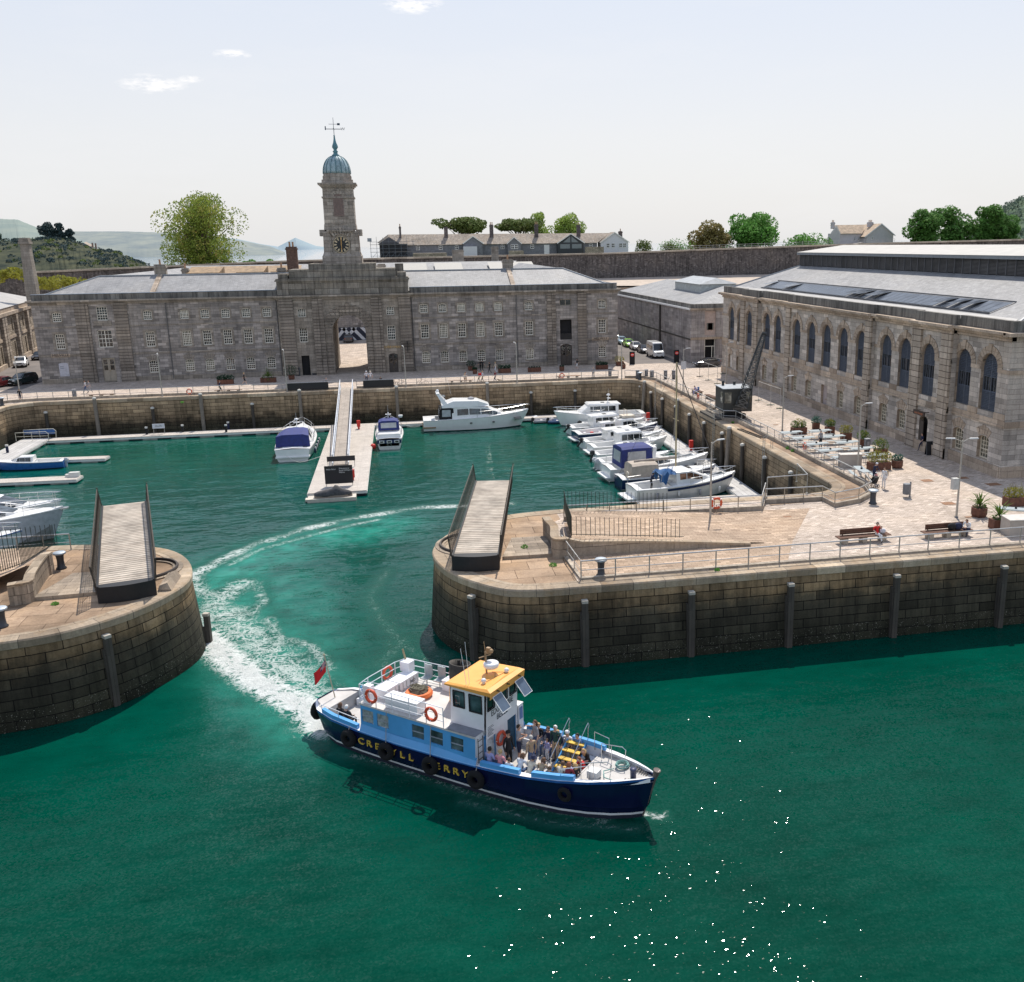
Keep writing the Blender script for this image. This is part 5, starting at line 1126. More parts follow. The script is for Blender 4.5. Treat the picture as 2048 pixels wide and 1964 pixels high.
def bollard_mesh():
 t=thing('capstan_bollard','x','bollard');MB().lathe([(.30,0),(.31,.06),(.23,.14),(.20,.5),(.22,.8),(.27,.93)],n=14).build('shaft',plain('bollard_iron',(.055,.06,.07),.5,.4),t,smooth=True)
 MB().lathe([(.27,.93),(.37,.96),(.38,1.04),(.34,1.08),(.05,1.09)],n=14).build('cap',plain('bollard_cap',(.38,.43,.48),.5,.3),t,smooth=True);return t
BOL=bollard_mesh()
def bench(label,x,y,rz,back=True,L_=3.6,group='long timber benches',mat=None):
 mat=mat or planks('bench_timber',(.13,.06,.035),(.17,.08,.05),.14,'x',.012)
 t=thing('bench',label,'bench',(x,y,ZD+.01),rz,group);st_=stone('bench_block',(.42,.36,.29),(.46,.40,.33),3,3,0,None)
 for i in range(6):MB().box(-L_/2,L_/2,-.33+i*.115,-.23+i*.115,.40,.45).build('slat',mat,t)
 if back:MB().box(-L_/2+.35,L_/2-.35,.30,.36,.50,.86).box(-L_/2+.5,-L_/2+.56,.28,.33,.4,.86).box(L_/2-.56,L_/2-.5,.28,.33,.4,.86).build('backrest',mat,t)
 for sx in (-L_/2+.5,0,L_/2-.5):MB().box(sx-.16,sx+.16,-.3,.3,0,.40).build('leg',st_,t)
 return t
def leaf_ball(mb,c,r,n,sz,R=None,flat=1.0,hole=0):
 R=R or RND
 for _ in range(n):
  while True:
   v=Vector((R.uniform(-1,1),R.uniform(-1,1),R.uniform(-1,1)))
   if .3<v.length<1:break
  v=v.normalized()*(v.length**.4)*r;p=Vector((c[0]+v.x,c[1]+v.y,c[2]+v.z*flat))
  a=Vector((R.uniform(-1,1),R.uniform(-1,1),R.uniform(-1,1))).normalized();b_=a.orthogonal().normalized();s=sz*R.uniform(.6,1.4)
  o=len(mb.v);mb.v+=[tuple(p-a*s-b_*s*.5),tuple(p+a*s-b_*s*.5),tuple(p+a*s*.6+b_*s*.7),tuple(p-a*s*.6+b_*s*.6)];mb.f.append((o,o+1,o+2,o+3));mb.m.append(mb.mi)
LEAFG=leaf('planter_green',(.10,.17,.03),.25);LEAFY=leaf('planter_yellow',(.28,.26,.04),.25);LEAFD=leaf('planter_dark',(.02,.06,.03),.15);LEAFT=leaf('teal_shrub',(.07,.16,.12),.2)
CORTEN=plain('corten',(.13,.055,.035),.8,0,.35,4)
def planter(label,x,y,kind='box',rz=0,w=1.3,d=.6,h=.62,plant='mix',ph=.8,seed=1,z=ZD+.01):
 R=random.Random(seed);t=thing('planter',label,'planter',(x,y,z),rz,'rusty steel planters')
 if kind=='box':MB().box(-w/2,w/2,-d/2,d/2,0,h).build('trough',CORTEN,t)
 else:MB().lathe([(w*.42,0),(w*.5,h*.3),(w*.5,h)],n=14).build('trough',CORTEN,t,smooth=False)
 MB().box(-w/2*.7,w/2*.7,-d/2*.7,d/2*.7,h-.03,h+.02).build('soil',plain('soil',(.04,.03,.02),.95),t)
 mt={'mix':LEAFG,'yellow':LEAFY,'dark':LEAFD,'palm':LEAFG,'teal':LEAFT}[plant]
 mb=MB()
 if plant=='palm':
  for k in range(34):
   a=R.uniform(0,2*PI);e=R.uniform(.25,1.35);l=ph*R.uniform(.7,1.1);w_=.035
   p0=Vector((0,0,h+.15));p1=p0+Vector((math.cos(a)*math.cos(e),math.sin(a)*math.cos(e),math.sin(e)))*l*.6;p2=p1+Vector((math.cos(a)*math.cos(e-.5),math.sin(a)*math.cos(e-.5),math.sin(e-.6)))*l*.45;s=Vector((-math.sin(a),math.cos(a),0))*w_
   mb.add([p0-s,p0+s,p1+s*1.2,p1-s*1.2,p2],[(0,1,2,3),(3,2,4)])
  leaf_ball(mb,(0,0,h+.08),w*.42,120,.06,R,.5)
 else:
  k=max(2,int(w/.4))
  for i in range(k):
   cx_=(i-(k-1)/2)*w/k;leaf_ball(mb,(cx_,0,h+ph*.35*R.uniform(.7,1.1)),ph*.42*R.uniform(.8,1.15),170,.055,R,1.0)
   for j in range(5):mb.tube([(cx_,0,h),(cx_+R.uniform(-.2,.2),R.uniform(-.2,.2),h+ph*R.uniform(.6,1))],.012,3)
 mb.build('foliage',mt,t)
 if plant=='mix':
  m2=MB();leaf_ball(m2,(0,0,h+ph*.5),min(w,1.2)*.4,110,.05,R,1);m2.build('foliage',LEAFY,t)
 return t
def tree(label,x,y,z,H,W,kind='round',mats=None,seed=1,trunk=.35,n=2600,ls=.22,cat='tree',shape=None,cl=26):
 """tapered trunk, forking limbs and a crown of many small leaf faces gathered in uneven clumps"""
 R=random.Random(seed);t=thing('tree',label,cat,(x,y,z),0,'trees beyond the yard')
 mats=mats or leaf('tree_green',(.06,.13,.02));tm=MB();th=H*trunk;r0=max(.12,H*.028)
 tm.tube([(0,0,-1),(R.uniform(-.2,.2),0,th*.5),(R.uniform(-.3,.3),R.uniform(-.3,.3),th)],[r0*1.3,r0,r0*.8],7);cm=MB();cs=[]
 for i in range(cl):
  a=R.uniform(0,2*PI);e=R.uniform(-.2,1.0)
  if kind=='pine':zz=th+(H-th)*(.55+.42*R.random());q=W/2*R.uniform(.1,1);fl=.42;rr=W*.2
  elif kind=='tall':zz=th*.6+(H-th*.6)*R.uniform(.03,.95);f=(zz-th*.6)/(H-th*.6);q=W/2*R.uniform(.05,1)*(.62+.5*math.sin(PI*min(1,f*1.05)**.9)-.45*max(0,f-.7));fl=1.0;rr=W*.17
  else:zz=th*.5+(H-th*.5)*R.uniform(.08,.92);f=(zz-th*.5)/(H-th*.5);q=W/2*math.sqrt(max(.05,1-(2*f-.9)**2*.8))*R.uniform(.2,.95);fl=.85;rr=W*.2
  c=(q*math.cos(a),q*math.sin(a)*.8,zz);cs.append((c,rr*R.uniform(.7,1.25),fl))
 for c,rr,fl in cs:
  tm.tube([(0,0,th*R.uniform(.55,1)),(c[0]*.45,c[1]*.45,th+(c[2]-th)*.55),c],[r0*.5,r0*.28,r0*.1],5)
 tm.build('trunk',plain('bark',(.10,.08,.06),.9,0,.3,2),t)
 for c,rr,fl in cs:leaf_ball(cm,c,rr,n//cl,ls,R,fl)
 cm.build('crown',mats,t);return t
# vehicles
def car(label,loc,rz,paint,L_=4.4,W=1.8,H=1.5,kind='car',dark_roof=False,group='cars parked in the side streets'):
 name={'van':'parked_van'}.get(kind,'parked_car');t=thing(name,label,'van' if kind=='van' else 'car',(loc[0],loc[1],ZD+.012),rz,group)
 if kind=='van':S=[(-.5,.92,.35,1.1,2.45,.82),(-.47,.98,.3,1.15,2.62,.86),(.18,.98,.3,1.15,2.62,.86),(.26,.98,.3,1.15,2.5,.82),(.36,.97,.3,1.12,1.35,.9),(.46,.94,.3,1.0,1.12,.86),(.5,.86,.35,.8,.9,.78)]
 elif kind=='suv':S=[(-.5,.84,.35,1.0,1.15,.74),(-.47,.96,.28,1.02,1.5,.66),(-.3,1,.25,1.02,1.66,.70),(.02,1,.25,1.0,1.62,.70),(.2,1,.25,.98,1.08,.82),(.4,.97,.25,.9,.98,.82),(.48,.9,.3,.75,.86,.74),(.5,.8,.35,.65,.7,.7)]
 else:S=[(-.5,.82,.32,.85,.95,.72),(-.46,.95,.25,.9,1.12,.66),(-.28,1,.22,.9,1.45,.64),(.02,1,.22,.88,1.44,.66),(.2,1,.22,.86,.95,.82),(.4,.96,.22,.78,.84,.8),(.48,.88,.28,.62,.7,.74),(.5,.78,.32,.55,.6,.7)]
 w=W/2;rings=[]
 for x,a,zb,zs,zt2,b_ in S:
  a*=w;b_*=w
  rings.append([(x*L_,-a*.9,zb),(x*L_,-a,zb+.15),(x*L_,-a,zs*.8),(x*L_,-a*.97,zs),(x*L_,-b_,zt2-.03),(x*L_,-b_*.8,zt2),(x*L_,b_*.8,zt2),(x*L_,b_,zt2-.03),(x*L_,a*.97,zs),(x*L_,a,zs*.8),(x*L_,a,zb+.15),(x*L_,a*.9,zb)])
 mb=MB();mb.loft(rings)
 mb.build('body',paint,t,smooth=False)
 gl=glass('car_glass',(.012,.015,.018),.05)
 def side(sx0,sx1,i0,i1,lo,hi):
  g=MB()
  for s in (-1,1):
   def pt(x,f):
    for (xa,aa,zb,zs,zt2,ba),(xb,ab,_,zs2,zt3,bb) in zip(S,S[1:]):
     if xa<=x<=xb:u=(x-xa)/(xb-xa);break
    A=(aa+(ab-aa)*u)*w*.97;Bq=(ba+(bb-ba)*u)*w;z0=zs+(zs2-zs)*u;z1=zt2+(zt3-zt2)*u
    return (x*L_,s*(A+(Bq-A)*f+.012),z0+(z1-z0)*f)
   xs_=[sx0+(sx1-sx0)*k/5 for k in range(6)]
   for a,b_ in zip(xs_,xs_[1:]):g.add([pt(a,lo),pt(b_,lo),pt(b_,hi),pt(a,hi)],[(0,1,2,3)])
  g.build('side_window',gl,t)
 if kind=='van':side(-.02,.24,0,0,.12,.62);side(-.44,-.06,0,0,.25,.62)
 else:side(-.4,.12,0,0,.1,.82)
 a,b_=(S[3],S[4])
 g=MB();e=.02
 g.add([(a[0]*L_+e+(b_[0]-a[0])*L_*.12,-a[5]*w*.9,a[4]-(a[4]-b_[4])*.12+e),(a[0]*L_+e+(b_[0]-a[0])*L_*.12,a[5]*w*.9,a[4]-(a[4]-b_[4])*.12+e),(b_[0]*L_+e,b_[5]*w*.92,b_[4]+e+.02),(b_[0]*L_+e,-b_[5]*w*.92,b_[4]+e+.02)],[(0,3,2,1)])
 g.build('windscreen',gl,t)
 a,b_=(S[1],S[2])
 if kind!='van':MB().add([(a[0]*L_-e,-a[5]*w*.9,a[4]+e),(a[0]*L_-e,a[5]*w*.9,a[4]+e),(b_[0]*L_-e,b_[5]*w*.88,b_[4]-.03+e),(b_[0]*L_-e,-b_[5]*w*.88,b_[4]-.03+e)],[(0,1,2,3)]).build('rear_window',gl,t)
 ty=plain('tyre',(.018,.018,.018),.8);rm=plain('alloy',(.35,.35,.36),.4,.8)
 for sx in (-.31,.32):
  for s in (-1,1):
   mb=MB();mb.lathe([(.2,-.1),(.32,-.1),(.34,-.05),(.34,.05),(.32,.1),(.2,.1)],n=14);mb.move(lambda x,y,z:(sx*L_+x,s*(w-.06)+z,.33+y));tw=mb.build('wheel',ty,t)
   mb=MB();mb.lathe([(.02,.06),(.2,.1),(.2,-.1),(.02,-.06)],n=10);mb.move(lambda x,y,z:(sx*L_+x,s*(w-.055)+z,.33+y));mb.build('rim',rm,tw)
 hz=S[-2][3];hl=plain('lamp_lens',(.75,.78,.8),.1)
 for s in (-1,1):MB().box(S[-2][0]*L_-.02,S[-1][0]*L_+.015,s*w*.66-.16,s*w*.66+.16,hz-.05,hz+.1).build('headlight',hl,t);MB().box(-.5*L_-.015,-.49*L_,s*w*.7-.1,s*w*.7+.1,.8,.95).build('tail_light',plain('tail_red',(.4,.02,.02),.2),t)
 MB().box(.5*L_-.03,.5*L_+.02,-w*.6,w*.6,.35,.5).box(.485*L_,.5*L_+.012,-w*.4,w*.4,hz-.12,hz+.04).build('grille',plain('grille_black',(.015,.015,.015),.5),t)
 MB().box(.5*L_+.02,.5*L_+.035,-.26,.26,.38,.49).build('number_plate',plain('plate_white',(.7,.7,.68),.4),t)
 for s in (-1,1):MB().box(.16*L_,.19*L_,s*(w+.02)-.08,s*(w+.02)+.08,1.0 if kind!='van' else 1.4,1.12 if kind!='van' else 1.6).build('door_mirror',paint,t)
 return t
# boats
GEL=plain('gelcoat',(.80,.80,.79),.22,0,.04,1.2);GELW=plain('gelcoat_warm',(.70,.69,.66),.3,0,.08,1.5);NAVY=plain('hull_navy',(.012,.025,.085),.2,0,.15);BLUEH=plain('hull_blue',(.02,.09,.26),.25,0,.12)
CANV=plain('canvas_blue',(.022,.035,.16),.8,0,.18,3);CANT=plain('canvas_tan',(.42,.36,.30),.85,0,.15,3);BGL=glass('boat_glass',(.012,.018,.022),.05);TEAK=planks('teak',(.34,.22,.12),(.40,.27,.16),.08,'x',.006);ANTIF=plain('antifoul',(.015,.02,.04),.7);CHROME=plain('chrome_rail',(.62,.62,.62),.22,.85,.05);OBK=plain('outboard_black',(.02,.02,.022),.3);OBW=plain('outboard_silver',(.55,.56,.57),.35);NONS=plain('deck_nonslip',(.60,.59,.56),.7,0,.08);DKG=plain('cockpit_grey',(.25,.25,.26),.7)
def hullf(L_,B,F,u,blunt=2.3,st=.86):
 """half beam, sheer height at station u in 0..1 (stern..bow)"""
 w=B/2*(st+(1-st)*min(1,u/.3))*(1-max(0,(u-.42)/.58)**blunt);return max(w,.02),F*(1+.42*u*u)
def hull(t,L_,B,F,mat,stripe=None,boot=ANTIF,cockpit=(.08,.38),blunt=2.3,deckm=None,rake=.10,n=18):
 mb=MB();rings=[];us=[i/n for i in range(n+1)]
 for u in us:
  w,sh=hullf(L_,B,F,u,blunt);x=(u-.5)*L_;xr=lambda k:x-(1-k)*rake*L_*max(0,(u-.55)/.45)**2
  prof=[(w,sh,1),(w*.985,sh*.82,.9),(w*.93,sh*.42,.55),(w*.86,.10,.25),(w*.80,.0,.18),(w*.45,-.28,.0),(0.0,-.42,0)]
  rings.append([(xr(k),-a,z) for a,z,k in prof]+[(xr(k),a,z) for a,z,k in prof[::-1][1:]])
 m=len(rings[0])
 for i in range(n):
  for j in range(m-1):
   jj=min(j,m-2-j);mi=1 if jj>=3 else 0
   a=rings[i][j];b_=rings[i+1][j];c=rings[i+1][j+1];d=rings[i][j+1];mb.add([a,b_,c,d],[(3,2,1,0)],mi)
 mb.add(rings[0],[tuple(range(m))],0);ho=mb.build('hull',[mat,boot],t,smooth=False)
 dm=MB();c0,c1=cockpit;inn=.80
 def dk(u,k=1.0,z=0):w,sh=hullf(L_,B,F,u,blunt);return ((u-.5)*L_,w*k,sh+z)
 for a,b_ in zip(us,us[1:]):
  mid=(a+b_)/2;(xa,wa,za),(xb,wb,zb)=dk(a),dk(b_)
  cr=.06*B*.5
  if c0<=mid<=c1:
   for s in (-1,1):dm.add([(xa,s*wa,za),(xb,s*wb,zb),(xb,s*wb*inn,zb),(xa,s*wa*inn,za)],[(0,1,2,3) if s<0 else (3,2,1,0)])
   fz=.32*F
   dm.add([(xa,-wa*inn,fz),(xb,-wb*inn,fz),(xb,wb*inn,fz),(xa,wa*inn,fz)],[(0,1,2,3)],1)
   for s in (-1,1):dm.add([(xa,s*wa*inn,fz),(xb,s*wb*inn,fz),(xb,s*wb*inn,zb),(xa,s*wa*inn,za)],[(0,1,2,3),(3,2,1,0)][0:1] if s>0 else [(3,2,1,0)])
  else:dm.add([(xa,-wa,za),(xb,-wb,zb),(xb,0,zb+cr),(xa,0,za+cr),(xb,wb,zb),(xa,wa,za)],[(0,1,2,3),(3,2,4,5)])
 for c in (c0,c1):
  k=min(us,key=lambda q:abs(q-c));x,w_,z=dk(k);dm.add([(x,-w_*inn,.32*F),(x,w_*inn,.32*F),(x,w_*inn,z),(x,-w_*inn,z)],[(0,1,2,3)])
 dm.build('deck',[deckm or GEL,NONS],t)
 rr=MB()
 for s in (-1,1):rr.tube([(dk(u)[0],s*dk(u)[1]*1.0,dk(u)[2]-.05) for u in us],.045,5)
 rr.parts('rub_rail',stripe or GELW,t)
 return ho
def bow_rail(t,L_,B,F,u0=.5,h=.62,blunt=2.3,gap=.035):
 us=[u0+(1-gap-u0)*i/8 for i in range(9)];pts={}
 for s in (-1,1):pts[s]=[((u-.5)*L_,s*hullf(L_,B,F,u,blunt)[0]*.93,hullf(L_,B,F,u,blunt)[1]) for u in us]
 up=lambda p,k=1:(p[0],p[1],p[2]+h*k)
 line=[pts[-1][0]]+[up(p) for p in pts[-1]]+[((.5+.01)*L_,0,pts[1][-1][2]+h)]+[up(p) for p in pts[1][::-1]]+[pts[1][0]]
 mb=MB();mb.tube(line,.03,5)
 mb.tube([up(p,.5) for p in pts[-1]],.018,4);mb.tube([up(p,.5) for p in pts[1]],.018,4)
 for s in (-1,1):
  for p in pts[s][::2]:mb.tube([p,up(p)],.022,4)
 return mb.build('bow_rail',CHROME,t)
def cabin(t,secs,mat,win=True,wz=(.45,.88),name='cabin',roofm=None,wx=(0.1,.9),front=True,gm=None,posts=3):
 """secs: list of (x, half width bottom, z bottom, half width top, z top) from stern to bow"""
 mb=MB();rings=[]
 for x,a,z0,b_,z1 in secs:rings.append([(x,-a,z0),(x,-b_,z1-.06),(x,-b_*.86,z1),(x,b_*.86,z1),(x,b_,z1-.06),(x,a,z0)])
 mb.loft(rings);o=mb.build(name,mat,t)
 if win:
  x0,x1=secs[0][0],secs[-1][0]
  def at(x):
   for p,q_ in zip(secs,secs[1:]):
    if p[0]<=x<=q_[0]+1e-6:u=(x-p[0])/(q_[0]-p[0]+1e-9);return [p[i]+(q_[i]-p[i])*u for i in range(5)]
   return secs[-1]
  for s in (-1,1):
   g=MB();k=10;xs_=[x0+(x1-x0)*(wx[0]+(wx[1]-wx[0])*i/k) for i in range(k+1)]
   def pt(x,f):_,a,z0,b_,z1=at(x);return (x,s*(a+(b_-a)*f+.015),z0+(z1-z0)*f)
   for i in range(k):
    a,b_=xs_[i],xs_[i+1]
    if posts and (i+1)%max(1,(k//posts))==0:b_-=(x1-x0)*.015
    g.add([pt(a,wz[0]),pt(b_,wz[0]),pt(b_,wz[1]),pt(a,wz[1])],[(0,1,2,3)])
   g.build('side_window',gm or BGL,t)
  if front:
   p,q_=secs[-2],secs[-1]
   g=MB();n1=Vector((p[4]-q_[4],0,q_[0]-p[0])).normalized()*.02 if q_[0]>p[0] else Vector((.02,0,0))
   def fp(f,s,k=.84):return (p[0]+(q_[0]-p[0])*f+n1.x,s*(p[3]+(q_[3]-p[3])*f)*k,p[4]+(q_[4]-p[4])*f+n1.z)
   g.add([fp(.1,-1),fp(.1,-.03),fp(.92,-.03),fp(.92,-1)],[(0,1,2,3),(3,2,1,0)][:1]);g.add([fp(.1,.03),fp(.1,1),fp(.92,1),fp(.92,.03)],[(0,1,2,3)]);g.build('windscreen',BGL,t)
 return o
def outboard(t,x,y,z,mat=OBK,s=1.0,tilt=0,name='outboard_motor'):
 mb=MB();mb.loft([[(-.38*s,-.2*s,.0),(.1*s,-.22*s,0),(.1*s,.22*s,0),(-.38*s,.2*s,0)],[(-.42*s,-.2*s,.3*s),(.1*s,-.2*s,.32*s),(.1*s,.2*s,.32*s),(-.42*s,.2*s,.3*s)],[(-.3*s,-.13*s,.48*s),(0,-.13*s,.5*s),(0,.13*s,.5*s),(-.3*s,.13*s,.48*s)]])
 mb.box(-.2*s,0,-.08*s,.08*s,-.75*s,.0).box(-.36*s,.02*s,-.12*s,.12*s,-.72*s,-.68*s);c,s_=math.cos(tilt),math.sin(tilt)
 mb.move(lambda a,b_,d:(x+a*c+d*s_*1.0,y+b_,z-a*s_+d*c));return mb.build(name,mat,t)
def canopy(t,x0,x1,w0,w1,z0,z1,mat,win=True,drop=.0,name='canopy'):
 mb=MB();m=(x0+x1)/2
 R_=[[(x0,-w0,z0),(x0+.1,-w0*.95,z1-.18),(x0+.18,-w0*.6,z1),(x0+.18,w0*.6,z1),(x0+.1,w0*.95,z1-.18),(x0,w0,z0)],[(m,-(w0+w1)/2,z0),(m,-(w0+w1)/2*.96,z1-.1),(m,-(w0+w1)/2*.6,z1+.08),(m,(w0+w1)/2*.6,z1+.08),(m,(w0+w1)/2*.96,z1-.1),(m,(w0+w1)/2,z0)],[(x1+.15,-w1,z0),(x1,-w1*.95,z1-.15),(x1-.05,-w1*.6,z1+.02),(x1-.05,w1*.6,z1+.02),(x1,w1*.95,z1-.15),(x1+.15,w1,z0)]]
 mb.loft(R_);o=mb.build(name,mat,t)
 if win:
  g=MB();cl=plain('vinyl_window',(.42,.44,.46),.15,0,.15,2)
  for s in (-1,1):g.add([(x0+(x1-x0)*a,s*((w0+(w1-w0)*a)*(1.0-.04*f)+.02),z0+(z1-z0)*f) for a,f in ((.2,.22),(.8,.22),(.8,.8),(.22,.8))],[(0,1,2,3)])
  g.add([(x0+.12*f-.02,s*w0*.72,z0+(z1-z0)*f) for s,f in ((-1,.25),(1,.25),(1,.8),(-1,.8))],[(0,1,2,3)]);g.build('clear_panel',cl,o)
 return o
def fender(t,x,y,z,mat=None):MB().lathe([(.02,-.3),(.11,-.25),(.12,0),(.11,.25),(.03,.3)],(x,y,z),8).build('fender',mat or plain('fender_white',(.66,.66,.64),.5),t,smooth=True)
def boat(label,x,y,rz,group='boats moored in the basin',cat='motorboat',name='moored_boat',z=0):return thing(name,label,cat,(x,y,z),rz,group)
def radar_mast(t,x,z,h=1.0,dome=True):
 MB().tube([(x,0,z),(x-.15,0,z+h)],.05,6).box(x-.35,x+.05,-.35,.35,z+h*.6,z+h*.6+.05).tube([(x-.15,0,z+h),(x-.15,0,z+h+.9)],.014,4).build('mast',GEL,t)
 if dome:MB().lathe([(.22,0),(.26,.08),(.2,.2),(.03,.24)],(x-.12,0,z+h),12).build('radar_dome',GEL,t,smooth=True)
def lifebuoy(label,x,y,z,rz=0,R=.38,mat=None,group='ring lifebuoys',tilt=0):
 t=thing('lifebuoy',label,'lifebuoy',(x,y,z),rz,group);t.rotation_euler=(tilt,0,rz)
 MB().torus((0,0,0),R*.8,R*.2,'y',20,7).build('ring',mat or plain('buoy_orange',(.62,.10,.035),.5,0,.1),t,smooth=True)
 for k in range(4):
  a=PI/4+k*PI/2;mb=MB();mb.torus((0,0,0),R*.215,.035,'z',8,4);mb.move(lambda u,v,w_:(u*math.cos(a)-w_*math.sin(a)+R*.8*math.cos(a),v,u*math.sin(a)+w_*math.cos(a)+R*.8*math.sin(a)));mb.build('band',plain('buoy_band',(.75,.73,.7),.5),t)
 return t
# the ferry (local +x forward)
FH=rad(-39.8);FO=(2.32,41.43)
fy=thing('passenger_ferry','navy and sky blue passenger ferry with yellow wheelhouse roof and funnel under way','ferry',(FO[0],FO[1],0),FH)
SKYB=plain('ferry_sky_blue',(.085,.33,.66),.35,0,.08,.8);FNAVY=plain('ferry_navy',(.005,.008,.042),.18,0,.15,.8);FWH=plain('ferry_white',(.78,.79,.82),.35,0,.07,.9);YEL=plain('ferry_yellow',(.82,.385,.085),.4,0,.06,.8)
FGREY=plain('ferry_deck_grey',(.50,.48,.46),.75,0,.12,1.2);FBLK=plain('ferry_black',(.012,.012,.012),.8);TREAD=plain('tread_yellow',(.62,.40,.06),.7,0,.3,6);BLUED=plain('ferry_blue_line',(.02,.10,.33),.3)
ST=[(-9.45,.5,1.62),(-9.2,1.0,1.6),(-8.6,1.42,1.56),(-7.4,1.72,1.5),(-5.6,1.9,1.46),(-3,2.02,1.44),(0,2.06,1.48),(2,2.06,1.54),(4,1.96,1.62),(5.5,1.74,1.72),(6.8,1.4,1.82),(7.9,.98,1.93),(8.8,.5,2.03),(9.35,.12,2.1)]
def fst(x):
 for a,b_ in zip(ST,ST[1:]):
  if a[0]<=x<=b_[0]:u=(x-a[0])/(b_[0]-a[0]);return a[1]+(b_[1]-a[1])*u,a[2]+(b_[2]-a[2])*u
 return ST[-1][1:]
mb=MB();rings=[]
for x,w_,sh in ST:
 rk=lambda k:x-(1-k)*(.85*max(0,(x-5)/4.35)**2)+(1-k)*1.3*max(0,(-x-7)/2.45)**1.5
 prof=[(w_,sh,1,0),(w_*1.005,sh-.10,.97,1),(w_*1.0,sh-.17,.95,0),(w_*.97,.62,.6,0),(w_*.91,.32,.4,2),(w_*.89,.2,.33,3),(w_*.86,-.05,.2,3),(w_*.5,-.6,0,3),(0,-.8,0,3)]
 rings.append(([(rk(k),-a,z) for a,z,k,_ in prof],[(rk(k),a,z) for a,z,k,_ in prof],[p[3] for p in prof]))
for (ra_,rb_,mi_),(sa_,sb_2,_) in zip(rings,rings[1:]):
 for j in range(len(ra_)-1):
  m_=[1,0,0,0,2,3,3,3][j]
  mb.add([ra_[j],sa_[j],sa_[j+1],ra_[j+1]],[(0,3,2,1)],m_);mb.add([rb_[j],sb_2[j],sb_2[j+1],rb_[j+1]],[(0,1,2,3)],m_)
r0=rings[0];mb.add(r0[0]+r0[1][::-1],[tuple(range(len(r0[0])*2))],0)
r0=rings[-1];mb.add(r0[0]+r0[1][::-1],[tuple(range(len(r0[0])*2))[::-1]],0)
mb.build('hull',[FNAVY,BLUED,FWH,ANTIF],fy)
def strip(x0,x1,f0,f1,n=8,mi=0,mb=None):
 for i in range(n):
  a,b_=x0+(x1-x0)*i/n,x0+(x1-x0)*(i+1)/n;mb.add([f0(a),f0(b_),f1(b_),f1(a)],[(0,1,2,3)],mi)
dk=MB()
strip(5.9,9.3,lambda x:(x,-fst(x)[0]*.98,fst(x)[1]-.22),lambda x:(x,fst(x)[0]*.98,fst(x)[1]-.22),mb=dk);dk.mark()
strip(1.3,6.0,lambda x:(x,-fst(x)[0]*.9,.82),lambda x:(x,fst(x)[0]*.9,.82),mb=dk);dk.mark()
strip(-8.4,-5.3,lambda x:(x,-fst(x)[0]*.88,.86),lambda x:(x,fst(x)[0]*.88,.86),mb=dk);dk.mark()
strip(-9.4,-8.3,lambda x:(x,-fst(x)[0]*.98,fst(x)[1]-.05),lambda x:(x,fst(x)[0]*.98,fst(x)[1]-.05),mb=dk)
dk.add([(6.0,-1.6,.8),(6.0,1.6,.8),(6.0,1.6,fst(6)[1]-.2),(6.0,-1.6,fst(6)[1]-.2)],[(0,1,2,3)]);dk.add([(-8.3,-1.45,.8),(-8.3,1.45,.8),(-8.3,1.45,1.52),(-8.3,-1.45,1.52)],[(0,3,2,1)])
dk.parts('deck',FGREY,fy)
bw=MB()
for s in (-1,1):
 for x0,x1 in ((1.3,6.0),(-8.3,-5.3)):
  strip(x0,x1,lambda x:(x,s*fst(x)[0]*.9,.8),lambda x:(x,s*fst(x)[0]*.9,fst(x)[1]),mb=bw)
 strip(-9.3,9.3,lambda x:(x,s*fst(x)[0]*1.015,fst(x)[1]+.02),lambda x:(x,s*max(.0,fst(x)[0]*.86),fst(x)[1]+.02),30,mb=bw)
 strip(6.0,9.2,lambda x:(x,s*fst(x)[0]*.97,fst(x)[1]-.22),lambda x:(x,s*fst(x)[0]*.97,fst(x)[1]),mb=bw)
bw.build('bulwark',FWH,fy)
bl_=MB()
for s in (-1,1):bl_.mark();strip(-5.4,1.5,lambda x:(x,s*(fst(x)[0]*1.02),fst(x)[1]-.02),lambda x:(x,s*(fst(x)[0]-.12),fst(x)[1]+.33),12,mb=bl_)
bl_.parts('side_band',SKYB,fy)
sbn=MB()
for s in (-1,1):
 for x0,x1 in ((1.7,3.7),(4.3,6.2),(-8.2,-5.6)):
  for i in range(6):
   a,b_=x0+(x1-x0)*i/6,x0+(x1-x0)*(i+1)/6;z_=fst(a)[1]+.02;z2=fst(b_)[1]+.02
   sbn.loft([[(a,s*(fst(a)[0]-.02),z_),(a,s*(fst(a)[0]-.22),z_),(a,s*(fst(a)[0]-.22),z_+.22),(a,s*(fst(a)[0]-.02),z_+.22)],[(b_,s*(fst(b_)[0]-.02),z2),(b_,s*(fst(b_)[0]-.22),z2),(b_,s*(fst(b_)[0]-.22),z2+.22),(b_,s*(fst(b_)[0]-.02),z2+.22)]])
  sbn.mark()
sbn.parts('seat_back',SKYB,fy)
for s in (-1,1):
 for x0,x1 in ((1.7,6.0),(-8.2,-5.4)):
  m_=MB();strip(x0,x1,lambda x:(x,s*(fst(x)[0]*.9-.02),1.24),lambda x:(x,s*(fst(x)[0]*.9-.42),1.24),mb=m_);strip(x0,x1,lambda x:(x,s*(fst(x)[0]*.9-.42),1.24),lambda x:(x,s*(fst(x)[0]*.9-.42),.82),mb=m_);m_.build('bench_seat',FWH,fy)
def cw(x):return 1.74+(x+5.4)*.030
CZ=2.82;WX=[-4.95,-4.0,-1.85,-.75,.42]
ce=MB();
